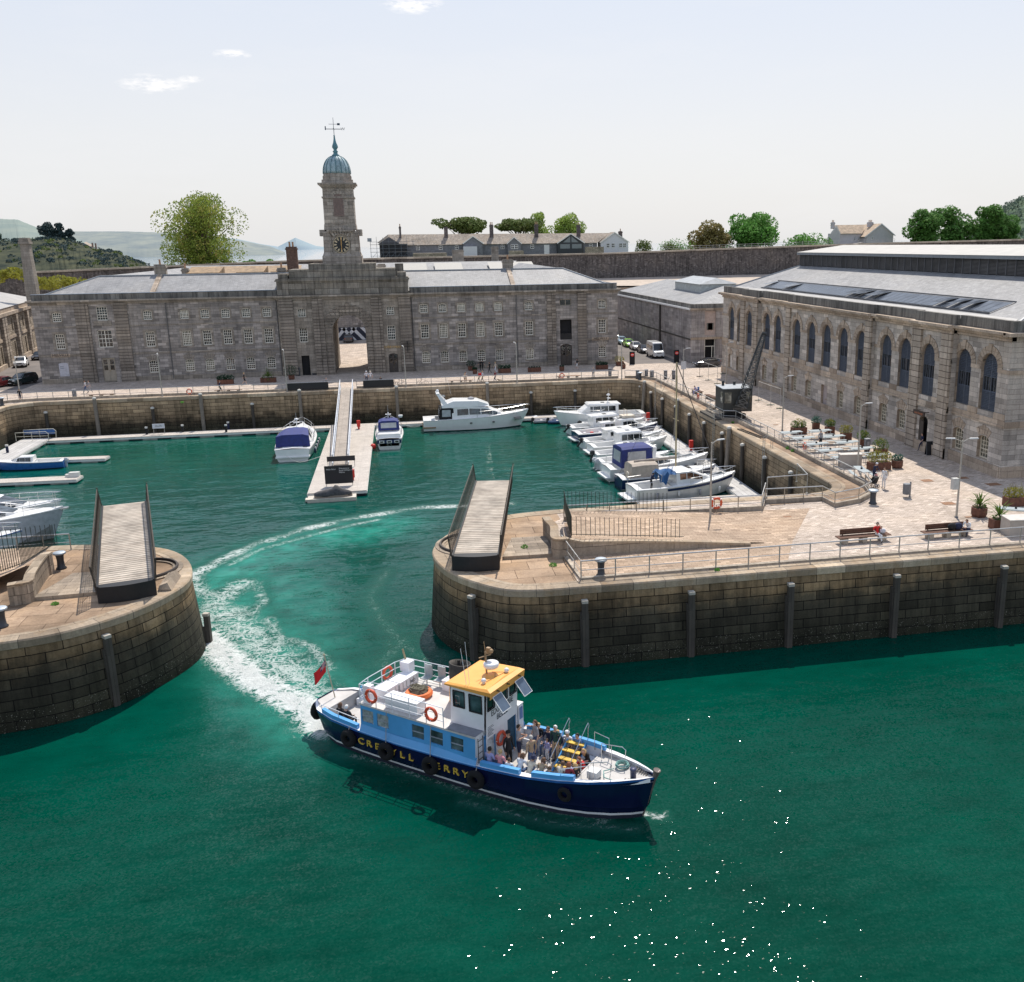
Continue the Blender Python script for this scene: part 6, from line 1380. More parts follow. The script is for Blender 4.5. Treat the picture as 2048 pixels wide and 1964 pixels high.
for s in (-1,1):
 st_=len(ce.v);ops=[(x-.36,x+.36,1.93,2.58) for x in WX]
 wall(ce,-5.4,1.45,1.4,CZ,ops,0,.06)
 ce.move(lambda x,y,z:(x,s*(cw(x)-y+(2.8-z)*.05),z),st_)
ce.add([(-5.4,-cw(-5.4)-.07,1.4),(-5.4,cw(-5.4)+.07,1.4),(-5.4,cw(-5.4),CZ),(-5.4,-cw(-5.4),CZ)],[(0,3,2,1)])
ce.build('saloon_side',SKYB,fy)
for s in (-1,1):
 for i,x in enumerate(WX):
  g=MB();y=s*(cw(x)-.04+.03);g.add([(x-.35,y,1.94),(x+.35,y,1.94),(x+.35,y-s*.02,2.57),(x-.35,y-s*.02,2.57)],[(0,1,2,3)]);o=g.build('window',glass('saloon_glass',(.02,.03,.035),.08) if i not in (0,1) else plain('see_through_pane',(.30,.33,.33),.2,0,.4,4),fy)
  MB().box(x-.35,x+.35,y-.015 if s>0 else y-.03,y+.03 if s>0 else y+.015,2.22,2.255).build('glazing_bar',plain('bar_grey',(.3,.34,.38),.5),o)
cf=MB();cf.add([(1.42,-cw(1.4)-.06,.8),(1.42,cw(1.4)+.06,.8),(1.42,cw(1.4),CZ),(1.42,-cw(1.4),CZ)],[(0,1,2,3)]);cf.build('saloon_front',FWH,fy)
rf=MB();strip(-5.45,1.48,lambda x:(x,-cw(x)-.02,CZ+.03),lambda x:(x,cw(x)+.02,CZ+.03),mb=rf)
for s in (-1,1):strip(-5.45,1.48,lambda x:(x,s*(cw(x)+.03),CZ+.03),lambda x:(x,s*(cw(x)+.03),CZ-.05),mb=rf)
rf.add([(-5.45,-1.76,CZ+.03),(-5.45,1.76,CZ+.03),(-5.45,1.76,CZ-.1),(-5.45,-1.76,CZ-.1)],[(0,1,2,3)]);rf.build('upper_deck',plain('upper_deck_grey',(.56,.54,.52),.7,0,.1,1.5),fy)
MB().box(-.2,1.44,-1.93,-1.32,CZ+.035,CZ+.06).box(-1.2,-.1,.1,1.2,CZ+.035,CZ+.06).build('deck_mat',plain('mat_grey',(.20,.21,.24),.9),fy)
fb=MB();fb.box(1.44,1.5,-1.30,-1.2,.82,2.55).box(1.44,1.5,-.52,-.42,.82,2.55).box(1.44,1.5,-1.3,-.42,2.45,2.58).mark().box(1.44,1.5,.35,.45,.82,2.75).box(1.44,1.5,1.2,1.3,.82,2.75).box(1.44,1.5,.35,1.3,2.65,2.78).parts('door_frame',SKYB,fy)
MB().box(1.43,1.455,-1.2,-.5,.82,2.45).build('door',plain('poster_board',(.55,.60,.62),.6,0,.3,3),fy)
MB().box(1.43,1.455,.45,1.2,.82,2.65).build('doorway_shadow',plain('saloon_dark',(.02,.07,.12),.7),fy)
MB().box(1.42,1.6,1.35,1.75,.82,2.95).build('side_locker',FWH,fy);MB().box(1.6,1.62,1.42,1.68,2.2,2.8).build('notice',plain('notice_blue',(.15,.22,.42),.6),fy)
ld=MB();
for y in (-1.85,-1.5):ld.tube([(1.52,y,.9),(1.52,y,2.75)],.022,5)
for k in range(6):ld.tube([(1.52,-1.85,1.1+k*.3),(1.52,-1.5,1.1+k*.3)],.018,5)
ld.build('ladder',plain('ladder_dark',(.10,.10,.10),.5,.5),fy)
WX0,WX1,WW=-.35,1.5,1.27
def quadw(p,nm,m_,par):return MB().add(p,[(0,1,2,3)]).build(nm,m_,par)
whm=MB();
for s in (-1,1):
 st_=len(whm.v);wall(whm,WX0,WX1,CZ,4.72,[(-.2,.42,3.72,4.5),(.68,1.36,3.66,4.5)],0,.05);whm.move(lambda x,y,z:(x+(z-3.6)*.05,s*(WW-y),z),st_)
st_=len(whm.v);wall(whm,-WW,WW,.82,4.72,[(-1.17,-.62,3.78,4.5),(-.40,.42,3.78,4.5),(.62,1.17,3.78,4.5),(.45,1.2,.83,2.6),(-1.2,-.5,.83,2.4)],0,.05);whm.move(lambda x,y,z:(1.56+max(0,z-2.8)*.05-y,x,z),st_)
whm.add([(WX0,-WW,CZ),(WX0,WW,CZ),(WX0,WW,4.72),(WX0,-WW,4.72)],[(0,3,2,1)]);who=whm.build('wheelhouse',FWH,fy)
WG=glass('wheelhouse_glass',(.012,.025,.028),.05)
def fr_x(a,b_,z0,z1,s):
 y=s*(WW-.04);o=MB().add([(a+.03,y,z0),(b_+.03,y,z0),(b_+.03,y,z1),(a+.03,y,z1)],[(0,1,2,3)]).build('window',WG,fy);m_=MB()
 for p0,p1 in (((a,z0),(b_,z0)),((b_,z0),(b_,z1)),((b_,z1),(a,z1)),((a,z1),(a,z0))):m_.tube([(p0[0]+.03,s*(WW+.01),p0[1]),(p1[0]+.03,s*(WW+.01),p1[1])],.03,4)
 m_.build('rubber_seal',FBLK,o)
for s in (-1,1):fr_x(-.2,.42,3.72,4.5,s);fr_x(.68,1.36,3.66,4.5,s)
for a,b_ in ((-1.17,-.62),(-.40,.42),(.62,1.17)):
 o=MB().add([(1.58,a,3.78),(1.58,b_,3.78),(1.61,b_,4.5),(1.61,a,4.5)],[(0,1,2,3)]).build('window',WG,fy);m_=MB()
 for p0,p1 in (((a,3.78),(b_,3.78)),((b_,3.78),(b_,4.5)),((b_,4.5),(a,4.5)),((a,4.5),(a,3.78))):m_.tube([(1.635,p0[0],p0[1]),(1.635,p1[0],p1[1])],.025,4)
 m_.build('rubber_seal',FBLK,o)
wr=MB();wr.loft([[(-.55,-1.4,4.72),(1.95,-1.4,4.66),(1.95,1.4,4.66),(-.55,1.4,4.72)],[(-.55,-1.42,4.80),(1.98,-1.42,4.86),(1.98,1.42,4.86),(-.55,1.42,4.80)],[(-.45,-1.3,4.86),(1.75,-1.3,4.95),(1.75,1.3,4.95),(-.45,1.3,4.86)],[(-.4,0,4.90),(1.7,0,5.0),(1.7,0,5.0),(-.4,0,4.90)]])
wr.add([(1.98,-1.42,4.86),(1.98,1.42,4.86),(1.93,1.4,4.5),(1.93,-1.4,4.5)],[(0,3,2,1),(0,1,2,3)][:1]);wro=wr.build('wheelhouse_roof',YEL,fy)
WF=plain('visor_frame',(.78,.78,.78),.4)
for a,b_ in ((-1.2,-.55),(.6,1.25)):
 o=MB().add([(1.95,a,4.55),(1.95,b_,4.55),(2.45,b_,3.95),(2.45,a,3.95)],[(0,1,2,3)]).build('sun_visor',plain('visor_tint',(.10,.14,.20),.15),fy);m_=MB();m_.tube([(1.95,a,4.56),(2.46,a,3.94),(2.46,b_,3.94),(1.95,b_,4.56),(1.95,a,4.56)],.022,4);m_.build('visor_frame',WF,o)
mt_=MB();mt_.tube([(.75,.1,4.95),(.72,.1,6.0)],.045,6).tube([(.6,-.25,5.8),(.85,.35,5.8)],.025,5).box(.62,.8,.3,.45,5.8,6.1).tube([(.72,.1,6.0),(.7,.05,6.5)],.02,5).ball((.85,.38,5.95),.11,6);mt_.build('mast',plain('mast_tan',(.33,.22,.12),.6),wro)
MB().lathe([(.32,0),(.36,.06),(.36,.2),(.3,.25),(.03,.27)],(.95,.2,5.25),16).build('radar_dome',FWH,wro,smooth=True)
for x,y in ((1.25,-.85),(1.55,.55)):MB().ball((x,y,5.08),.12,7).box(x-.05,x+.05,y-.05,y+.05,4.9,5.0).build('roof_lamp',FWH,wro,smooth=False)
MB().tube([(.55,-1.2,4.9),(.35,-1.25,6.6)],.012,4).tube([(.65,-1.1,4.9),(.5,-1.1,6.9)],.01,4).build('aerial',FWH,wro)
MB().tube([(1.95,-.9,4.78),(2.02,-.75,4.7)],.03,5).tube([(1.98,-.1,4.78),(2.03,.05,4.7)],.03,5).tube([(1.98,.85,4.78),(2.03,1.0,4.7)],.03,5).build('wiper_motor',FBLK,wro)
MB().tube([(1.1,.3,4.97),(1.4,-.2,5.0),(1.3,-.8,5.0),(1.5,.5,5.0),(.9,.3,4.96)],.012,4).build('cable',plain('cable_dark',(.2,.12,.04),.7),wro)
FI=plain('letter_black',(.03,.04,.06),.5)
text_obj('name_lettering','EDGCUMBE',.40,FI,fy,(1.605,.02,3.53),(PI/2,0,PI/2),.006,sx=.86)
text_obj('name_lettering','BELLE',.40,FI,fy,(1.592,.02,3.17),(PI/2,0,PI/2),.006,sx=.9)
nt_=MB()
for k in range(7):nt_.box(1.575,1.583,-1.15,-.75+.1*math.sin(k*2.1),2.95-k*.07,2.965-k*.07)
nt_.build('notice_lines',FI,fy)
yl=plain('letter_gold',(.62,.43,.06),.5)
for s_ in (-1,1):
 for ch,lx in zip('CREMYLL FERRY',[-5.35+.52*k for k in range(13)]):
  if ch!=' ':x=lx if s_<0 else -4.45-lx;text_obj('hull_letter',ch,.46,yl,fy,(x,s_*(fst(x)[0]+.0),.92),(PI/2-.02,0,(0 if s_<0 else PI)-s_*.0),.03,sx=1.25)
fu=MB();fu.lathe([(.62,CZ),(.60,3.4),(.56,4.1)],(-1.15,.62,0),18,sx=1.05,sy=.72,cap=False);fuo=fu.build('funnel',YEL,fy,smooth=True)
MB().lathe([(.57,4.05),(.55,4.85),(.50,4.87),(.47,4.5),(.02,4.4)],(-1.15,.62,0),18,sx=1.05,sy=.72,cap=False).build('funnel_top',plain('soot_black',(.03,.025,.02),.6,0,.5,3),fuo,smooth=True)
MB().tube([(-1.2,.6,4.3),(-1.2,.6,5.0)],.07,7).build('exhaust_pipe',FBLK,fuo)
cap_=plain('rope_line',(.35,.33,.30),.8)
def chest(x0,x1,y0,y1,z1,nm='locker'):
 o=MB().box(x0,x1,y0,y1,CZ+.04,z1).box(x0-.02,x1+.02,y0-.02,y1+.02,z1,z1+.05).build(nm,FWH,fy);return o
chest(-4.0,-2.1,-1.55,-.95,3.42);chest(-5.15,-4.45,-.95,-.05,3.3,'buoyant_seat');o=chest(-5.1,-4.4,.05,1.45,3.3,'buoyant_seat');m_=MB()
for k in range(9):m_.tube([(-4.37,-.85+k*.27,3.28),(-4.37,-.85+k*.27,2.95),(-4.34,-.75+k*.27,2.95)],.012,4)
m_.build('grab_line',cap_,o);text_obj('chest_lettering','RED',.2,FI,fy,(-4.38,1.0,3.08),(PI/2,0,PI/2),.004)
chest(-2.7,-1.85,1.15,1.75,3.35);MB().box(-5.25,-4.85,-1.66,-1.3,CZ+.04,3.75).build('tall_locker',FWH,fy);MB().box(-5.3,-4.75,1.15,1.62,3.35,3.85).build('battery_box',FWH,fy);MB().tube([(-5.2,1.5,3.8),(-5.4,1.55,4.35)],.05,6).build('vent_pipe',plain('vent_tan',(.35,.28,.16),.6),fy)
for x,y in ((-3.8,1.55),(-3.05,1.62)):MB().box(x-.22,x+.22,y-.03,y+.03,3.25,3.85).box(x-.22,x+.22,y-.45,y,3.2,3.25).tube([(x,y-.2,CZ),(x,y-.2,3.2)],.03,5).build('deck_seat',plain('seat_steel',(.40,.44,.45),.35,.4),fy)
OR=plain('raft_orange',(.68,.16,.04),.7,0,.2,4)
rm_=MB();rm_.torus((-3.35,.15,3.0),.55,.14,'z',14,6).box(-3.75,-2.95,-.2,.5,2.92,3.02);ro=rm_.build('life_raft',OR,fy)
nb_=MB();
for k in range(60):a=RND.uniform(0,2*PI);r=RND.uniform(0,.5);nb_.tube([(-3.5+r*math.cos(a)*1.1,.3+r*math.sin(a)*.8,3.12+.12*RND.random()),(-3.5+r*math.cos(a+.5)*1.1,.3+r*math.sin(a+.6)*.8,3.14+.13*RND.random())],.02,3)
nb_.loft([[(-4.0,-.1,3.0),(-3.0,-.1,3.0),(-3.0,.75,3.0),(-4.0,.75,3.0)],[(-3.8,.05,3.22),(-3.2,.1,3.2),(-3.2,.6,3.22),(-3.8,.6,3.2)]]);nb_.build('cargo_net',plain('net_olive',(.11,.10,.07),.9,0,.4,9),ro)
rl=plain('ferry_rail',(.72,.74,.78),.35,.1)
pa=[(-.35,-1.86),(-5.4,-1.72),(-5.5,-1.0),(-5.5,1.0),(-5.3,1.7),(-2.1,1.82)]
for z in (3.15,3.48,3.82):MB().tube([(x,y,z) for x,y in pa],.022,5).build('rail',rl,fy)
for x,y in ((-.35,-1.86),(-1.35,-1.83),(-2.35,-1.8),(-3.4,-1.77),(-4.4,-1.74),(-5.4,-1.72),(-5.5,-1.0),(-5.5,0),(-5.5,1.0),(-5.3,1.7),(-4.2,1.74),(-3.1,1.78),(-2.1,1.82)):MB().tube([(x,y,CZ+.03),(x,y,3.82)],.025,5).build('stanchion',rl,fy)
def ring(x,y,z,ax,nm='lifebuoy'):
 o=MB().torus((x,y,z),.30,.075,ax,22,7).build(nm,plain('ferry_buoy_red',(.66,.09,.035),.5,0,.1),fy,smooth=True);b_=MB()
 for k in range(4):
  a=k*PI/2;u,w_=.30*math.cos(a),.30*math.sin(a);p=(x+u,y,z+w_) if ax=='y' else (x,y+u,z+w_);b_.ball(p,.09,5,sc=(.6,1,.6))
 b_.build('band',FWH,o)
ring(-4.55,-1.88,3.45,'y');ring(-.95,-1.96,3.42,'y');ring(-2.45,1.9,3.45,'y');ring(-5.6,.55,3.42,'x');ring(1.66,-.25,2.05,'x')
TY=plain('tyre_fender',(.007,.007,.008),1,0,.3,5)
for x in (-6.1,-3.65,-1.0,1.55):
 w_,sh=fst(x);o=MB().torus((x,-w_*1.0-.14,.92),.30,.16,'y',18,7).build('tyre_fender',TY,fy,smooth=True);MB().tube([(x,-w_-.1,1.3),(x,-w_*.96,2.85 if x>-5 and x<1.5 else 1.6)],.018,4).build('fender_rope',cap_,o)
for x in (-4.5,-1,2):MB().torus((x,fst(x)[0]+.16,.95),.36,.17,'y',18,7).build('tyre_fender',TY,fy,smooth=True)
MB().torus((-9.35,-.6,1.05),.33,.19,'x',16,7).build('tyre_fender',TY,fy,smooth=True);MB().torus((5.85,-1.72,1.15),.24,.1,'y',14,6).build('tyre_fender',TY,fy,smooth=True)
sp2=MB()
for x in (4.15,5.1):sp2.add([(x-.03,.0,.85),(x+.03,.0,.85),(x+.03,1.65,1.85),(x-.03,1.65,1.85),(x-.03,.25,.85),(x+.03,.25,.85),(x+.03,1.85,1.75),(x-.03,1.85,1.75)],[(0,1,2,3),(4,7,6,5),(0,3,7,4),(1,5,6,2)])
spo=sp2.build('boarding_steps',SKYB,fy)
for k in range(4):MB().box(4.16,5.09,.2+k*.38,.46+k*.38,1.03+k*.22,1.07+k*.22).build('tread',TREAD,spo)
for x in (4.12,5.13):MB().tube([(x,.05,.85),(x,.05,1.55),(x,1.55,2.6),(x,1.75,2.72),(x,1.85,2.58),(x,1.75,2.45),(x,1.7,1.75)],.022,5).build('hand_rail',CHROME,spo)
for s in (-1,1):MB().tube([(6.25,s*.95,1.6),(6.25,s*.95,2.35),(7.4,s*.72,2.6),(7.6,s*.68,2.5),(7.5,s*.7,1.7)],.022,5).tube([(6.8,s*.84,1.6),(6.8,s*.84,2.46)],.02,4).build('bow_hand_rail',CHROME,fy)
MB().tube([(5.6,-1.55,.9),(5.6,-1.55,2.2),(6.6,-.9,2.3),(6.6,-.9,1.6)],.022,5).tube([(5.6,1.5,1.6),(5.6,1.5,2.5),(6.5,1.2,2.55),(6.5,1.2,1.7)],.022,5).build('bow_hand_rail',CHROME,fy)
MB().lathe([(.13,1.7),(.13,2.15),(.15,2.17),(.15,2.24),(.02,2.26)],(8.35,-.12,0),10).build('bitt',plain('bitt_navy',(.05,.06,.12),.5),fy,smooth=True)
MB().tube([(8.74,0,.05),(9.3,0,1.95),(9.42,0,2.4)],[.06,.09,.17],8).build('stem_post',plain('stem_grey',(.12,.10,.09),.8,0,.3),fy)
MB().box(9.34,9.52,-.09,.09,2.3,2.38).build('stem_cap',plain('stem_cap',(.55,.48,.42),.8),fy)
GR=plain('rope_green',(.18,.36,.33),.8);rp=MB()
for k in range(5):rp.torus((7.45,.62,1.72+.035*k),.24+.03*(k%3),.025,'z',18,5)
rp.tube([(7.2,.3,1.7),(6.9,-.1,1.72),(7.2,-.6,1.75),(7.9,-.7,1.78),(8.3,-.3,1.8),(8.35,0,1.9)],.025,5);rp.build('mooring_rope',GR,fy)
gv=MB()
for s in (-1,1):
 for k in range(6):x=8.1+k*.13;gv.box(x,x+.05,s*(fst(x)[0]*.45),s*(fst(x)[0]*.85),1.83,1.86) if s>0 else gv.box(x,x+.05,-fst(x)[0]*.85,-fst(x)[0]*.45,1.83,1.86)
gv.build('grip_strip',plain('grip_dark',(.12,.11,.10),.9),fy);MB().box(7.0,7.6,-1.05,-.75,1.66,1.69).box(8.0,8.4,.45,.7,1.76,1.79).build('deck_patch',plain('deck_patch',(.33,.34,.33),.8),fy)
MB().box(6.5,6.95,-.85,-.4,1.65,2.0).tube([(6.5,-.85,1.65),(6.5,-.85,2.0)],.02,4).build('small_stool',plain('stool_grey',(.55,.56,.58),.5,.3),fy)
MB().tube([(-8.85,.1,1.55),(-9.35,.1,3.75)],.03,6).ball((-9.36,.1,3.8),.06,5).build('flagstaff',plain('staff_wood',(.45,.38,.26),.6),fy)
fl_=MB();nu,nv=10,6;P_=[]
for j in range(nv+1):
 for i in range(nu+1):
  u,v=i/nu,j/nv;P_.append((-9.28-.05*v-u*.78,.1+.16*math.sin(u*7+v)*u-.25*u,3.5-v*.72-u*.85+.08*math.sin(u*6+1)))
fl_.add(P_,[(j*(nu+1)+i,j*(nu+1)+i+1,(j+1)*(nu+1)+i+1,(j+1)*(nu+1)+i) for j in range(nv) for i in range(nu)])
for q_,f in enumerate(fl_.f):
 i,j=q_%nu,q_//nu;fl_.m[q_]=0 if not (i<4 and j<3) else (1 if (j==1 or i in (1,2)) else 2)
fl_.build('ensign',[plain('ensign_red',(.62,.01,.015),.7),plain('ensign_pale',(.55,.30,.32),.7),plain('ensign_navy',(.03,.03,.10),.7)],fy,smooth=True)
for s in (-1,1):MB().tube([(-8.2,s*1.5,1.6),(-8.2,s*1.5,2.0),(-5.5,s*1.82,2.0)],.02,5).tube([(-6.9,s*1.72,1.5),(-6.9,s*1.72,2.0)],.02,4).build('stern_rail',rl,fy)
# passengers (ferry local x, y)
def fp(x,y):
 c,s=math.cos(FH),math.sin(FH);return (FO[0]+x*c-y*s,FO[1]+x*s+y*c)
def pax(label,x,y,pose,top,bot,hair,face,z=.82,**kw):
 p=fp(x,y);kw['h']=kw.get('h',1.74)*1.06;return person(label,pose,CL[top],CL[bot],HAIR[hair],(p[0],p[1],z),FH+rad(face),**kw)
SE=.72
G1='passengers seated along the ferry side nearest the camera'
pax('crewman in black with sunglasses standing at the saloon door',2.25,-.55,'stand','black','black','dark',-100,h=1.78,sleeves='long',hat=(CL['black'],False))
pax('man in grey t-shirt and dark shorts standing beside the ring buoy',2.35,.15,'phone','grey','navy','dark',-70,h=1.8,legs='bare')
pax('woman in black sleeveless top with arm along the ferry rail',2.5,1.62,'sitarm','black','white','blonde',180,z=.76,female=True)
pax('man in navy jumper seated between two women on the far bench',3.1,1.55,'sit','navy','denim','brown',175,z=.76,sleeves='long')
pax('woman with blonde bob and sunglasses in a navy jacket on the far bench',3.65,1.5,'sit','navy','denim','blonde',175,z=.76,sleeves='long',female=True)
pax('small child in pale blue coat standing at the knees of the far bench',3.45,.85,'stand','lilac','pale','brown',160,h=1.05,sleeves='long')
pax('older man with white hair in dark green jumper standing by the steps',3.85,.95,'stand','green','tan','white',175,h=1.74,sleeves='long')
pax('passenger in a white cap on the far bench behind the white haired man',4.1,1.62,'sit','pale','khaki','grey',180,z=.76,hat=(CL['white'],False))
pax('young man in blue t-shirt seated on the far bench beside the steps',4.65,1.6,'sit','blue','khaki','dark',175,z=.78)
pax('woman in grey top standing behind the navy jumper man',2.75,.95,'stand','grey','denim','brown',150,female=True,longhair=True)
pax('passenger in a tan jacket on the deck between the crewman and the steps',3.35,-.35,'stand','tan','denim','grey',70,sleeves='long')
pax('woman with long fair hair in black top behind the yellow steps',5.55,.95,'sitlean','black','black','blonde',170,z=.80,longhair=True,female=True,legs='bare')
pax('red haired passenger in a red top low in the bow of the ferry',5.75,.35,'sitlean','red','black','red',150,z=.70,female=True)
pax('child in lilac top leaning on the ferry bow rail',5.6,-.35,'sitlean','lilac','denim','red',120,h=1.3,z=.85)
for x,top,hair,lab,kw in ((1.95,'lilac','dark','dark haired passenger in lilac top at the aft end of the near bench',{}),(2.5,'pink','blonde','fair haired passenger in pink beside the lilac topped one',dict(female=True)),(2.95,'white','brown','light brown haired child in white between pink top and long dark hair',dict(h=1.35)),(3.45,'pale','brown','woman with long brown hair in a pale strappy top on the near bench',dict(longhair=True,female=True)),(3.95,'cream','dark','man in cream coat and dark cap on the near bench',dict(sleeves='long',hat=(CL['navy'],True))),(4.5,'tan','brown','woman with long wavy hair beside the man in the cream coat',dict(longhair=True,female=True)),(4.95,'black','brown','brown haired child in dark top in the middle of the forward seat back',dict(h=1.4)),(5.35,'cream','brown','passenger with tied brown hair and pale top near the bow',dict(female=True)),(5.7,'maroon','red','passenger with dark red hair in a maroon top',dict(longhair=True,female=True))):
 w_=fst(x)[0];pax(lab,x,-(w_*.9-.24),'sit' if len(lab)%2 else 'sitlean',top,'denim',hair,8*math.sin(x*9),z=.98,group=G1,**kw)
pax('woman with long fair hair at the forward end of the near bench',5.85,-.75,'sit','black','denim','blonde',60,z=.78,longhair=True,female=True)
pax('woman with brown hair seen from behind at the stern bench',-7.3,-1.15,'sit','black','black','brown',0,z=.78,longhair=True,female=True)
pax('bald passenger in dark coat at the stern bench',-6.85,-1.2,'sit','black','black','white',0,z=.78,sleeves='long')
pax('man in white shirt, sunglasses and khaki shorts seated in the stern',-7.0,.95,'sit','pale','khaki','brown',-150,z=.80,h=1.82,legs='bare')
pax('person in navy top half hidden by the upper deck corner',-6.1,1.1,'sit','navy','navy','dark',180,z=.80,sleeves='long')
# swing bridges
MESHM=plain('lattice_iron',(.055,.045,.035),.7,.2,.3,3);BRK=plain('bridge_black',(.012,.013,.016),.5,.2);DECKW=planks('bridge_boards',(.42,.36,.30),(.52,.46,.39),.40,'x',.05,.85,60,.9)
def swing_bridge(label,p0,p1,far0,zd=5.75,mirror=1):
 """p0,p1 near left/right corners, far0 far left corner; bridge swung back along the quay"""
 d=Vector((far0[0]-p0[0],far0[1]-p0[1]));L_=d.length;ang=math.atan2(d.y,d.x)-PI/2;W=math.hypot(p1[0]-p0[0],p1[1]-p0[1])
 t=thing('swing_bridge',label,'bridge',(p0[0],p0[1],0),ang,'pair of swing bridges parked open on the pier heads')
 mb=MB();mb.box(.12,W-.12,0,L_,zd-.05,zd);do=mb.build('deck_boards',DECKW,t)
 m=MB();m.box(0,.12,0,L_,zd-.55,zd+.06).box(W-.12,W,0,L_,zd-.55,zd+.06).box(.12,W-.12,.6,L_,zd-.3,zd-.06);m.build('girder',BRK,t)
 m=MB();k=8;m.loft([[(W*i/k,-.28*math.sin(PI*i/k),zd-.92),(W*i/k,-.28*math.sin(PI*i/k),zd+.02),(W*i/k,.5,zd+.02),(W*i/k,.5,zd-.92)] for i in range(k+1)]);m.build('end_fascia',BRK,t)
 MB().box(.3,W-.3,1.5,7.5,4.85,zd-.5).lathe([(1.3,4.82),(1.3,5.2)],(W/2,4.5,0),20).build('pivot',BRK,t)
 for x,lean in ((.0,-.16),(W,.16)):
  m=MB();n=40;hh=1.28
  for i in range(n):
   a=L_*i/n;b_=L_*(i+1)/n
   for f0,f1 in ((0,1),(1,0)):
    m.add([(x+lean*f0,a-.02,zd+hh*f0),(x+lean*f0,a+.03,zd+hh*f0),(x+lean*f1,b_+.03,zd+hh*f1),(x+lean*f1,b_-.02,zd+hh*f1)],[(0,1,2,3)])
   m.box(x+lean*.5-.012,x+lean*.5+.012,a-.012,a+.012,zd,zd+hh)
  for q in range(1,6):m.tube([(x+lean*q/6,0,zd+hh*q/6),(x+lean*q/6,L_,zd+hh*q/6)],.012,4)
  for i in range(n*4):a=L_*i/(n*4);m.add([(x+.0,a,zd),(x+.0,a+.035,zd),(x+lean,a+.035,zd+hh),(x+lean,a,zd+hh)],[(0,1,2,3)])
  o=m.build('lattice_parapet',MESHM,t);MB().tube([(x+lean,-.1,zd+hh),(x+lean,L_,zd+hh)],.04,5).tube([(x,L_,zd),(x+lean,L_,zd+hh+.12)],.05,5).tube([(x,0,zd),(x+lean,0,zd+hh)],.05,5).build('top_rail',MESHM,o)
 return t
swing_bridge('weathered swing bridge with dark lattice sides parked on the right pier head',(2.24,56.22),(5.07,55.69),(5.2,75.25))
swing_bridge('weathered swing bridge with dark lattice sides parked on the left pier head',(-17.47,55.07),(-14.49,55.58),(-22.3,74.06))
KST=stone('pier_kerb_stone',(.34,.28,.22),(.40,.33,.26),1.6,.6,.015,(.12,.10,.08),.7,.3,.9,None)
def raised(label,poly,z1,name='pier_plinth'):
 t=thing(name,label,'stone plinth');MB().prism(poly,ZD,z1).build('stone_block',KST,t);return t
raised('raised stone slab strip between the right bridge and the curved wall',[(5.44,57.67),(8.78,57.58),(8.82,61.47),(6.48,61.58)],5.02)
raised('raised stone slab strip beside the left bridge',[(-21.35,56.4),(-18.02,56.6),(-19.33,60.48),(-20.37,60.52)],5.02)
TRK=plain('rail_iron_dark',(.05,.04,.035),.6,.3)
for (x,y),a0,a1,lab in (((4.06,61.36),110,250,'curved iron turning rail beside the right bridge'),((-16.44,60.54),-70,80,'curved iron turning rail beside the left bridge')):
 t=thing('turning_rail',lab,'rail',(x,y,ZD));r=2.3 if a0==110 else 2.0
 MB().tube([(r*math.cos(rad(a0+(a1-a0)*i/14)),r*math.sin(rad(a0+(a1-a0)*i/14)),.16) for i in range(15)],.09,6).build('iron_rail',TRK,t);MB().loft([[((r+q)*math.cos(rad(a0+(a1-a0)*i/14)),(r+q)*math.sin(rad(a0+(a1-a0)*i/14)),z) for q,z in ((-.25,.02),(.35,.02),(.35,.09),(-.25,.09))] for i in range(15)]).build('stone_bed',KST,t)
t=thing('boundary_block','angular stone block on the rim of the left pier head','stone block',(-14.35,57.6,ZD));MB().loft([[(-.3,-1.3,0),(.5,-1.3,0),(.5,1.4,0),(-.3,1.4,0)],[(-.2,-1.1,.35),(.25,-1.1,.5),(.25,1.2,.5),(-.2,1.2,.35)]]).build('stone_block',KST,t)
def curved_wall(label,path,h0,h1,th=.45):
 t=thing('retaining_wall',label,'wall',(0,0,ZD));rings=[];n=len(path)
 for i,(x,y) in enumerate(path):
  a=path[max(i-1,0)];b_=path[min(i+1,n-1)];d=Vector((b_[0]-a[0],b_[1]-a[1])).normalized();nn=Vector((-d.y,d.x))*th/2;h=h0+(h1-h0)*i/(n-1)
  rings.append([(x-nn.x,y-nn.y,-.02),(x+nn.x,y+nn.y,-.02),(x+nn.x,y+nn.y,h),(x-nn.x,y-nn.y,h)])
 MB().loft(rings).build('stone_face',KST,t);MB().loft([[(p[0]+(p[0]-(r[0][0]+r[1][0])/2)*.2,p[1]+(p[1]-(r[0][1]+r[1][1])/2)*.2,z) for p,z in ((r[0],r[2][2]),(r[1],r[2][2]),(r[1],r[2][2]+.14),(r[0],r[2][2]+.14))] for r in rings]).build('coping',COPE,t);return t
W1=smooth_path([(8.9,62.06),(8.96,61.14),(9.1,59.79),(8.81,57.77),(9.04,57.28),(9.56,57.4)],4)
curved_wall('s-curved stone wall at the head of the promenade ramp beside the right bridge',W1,1.25,1.15)
curved_wall('long tapering stone wall holding up the promenade ramp',[W1[-1],(10.48,57.47),(14.56,57.47),(18.11,57.29),(21.56,56.99)],1.1,.06,.35)
WL=smooth_path([(-21.75,61.37),(-22.07,61.04),(-21.7,57.9),(-21.38,56.41),(-21.8,56.16),(-22.3,56.02)],4)
curved_wall('curved stone wall at the head of the left pier ramp',WL,1.2,1.1)
rp=MB();zr=lambda x,y:ZD+max(.02,1.05*(1-(x-9.8)/13)) if x>9.8 else ZD+1.05
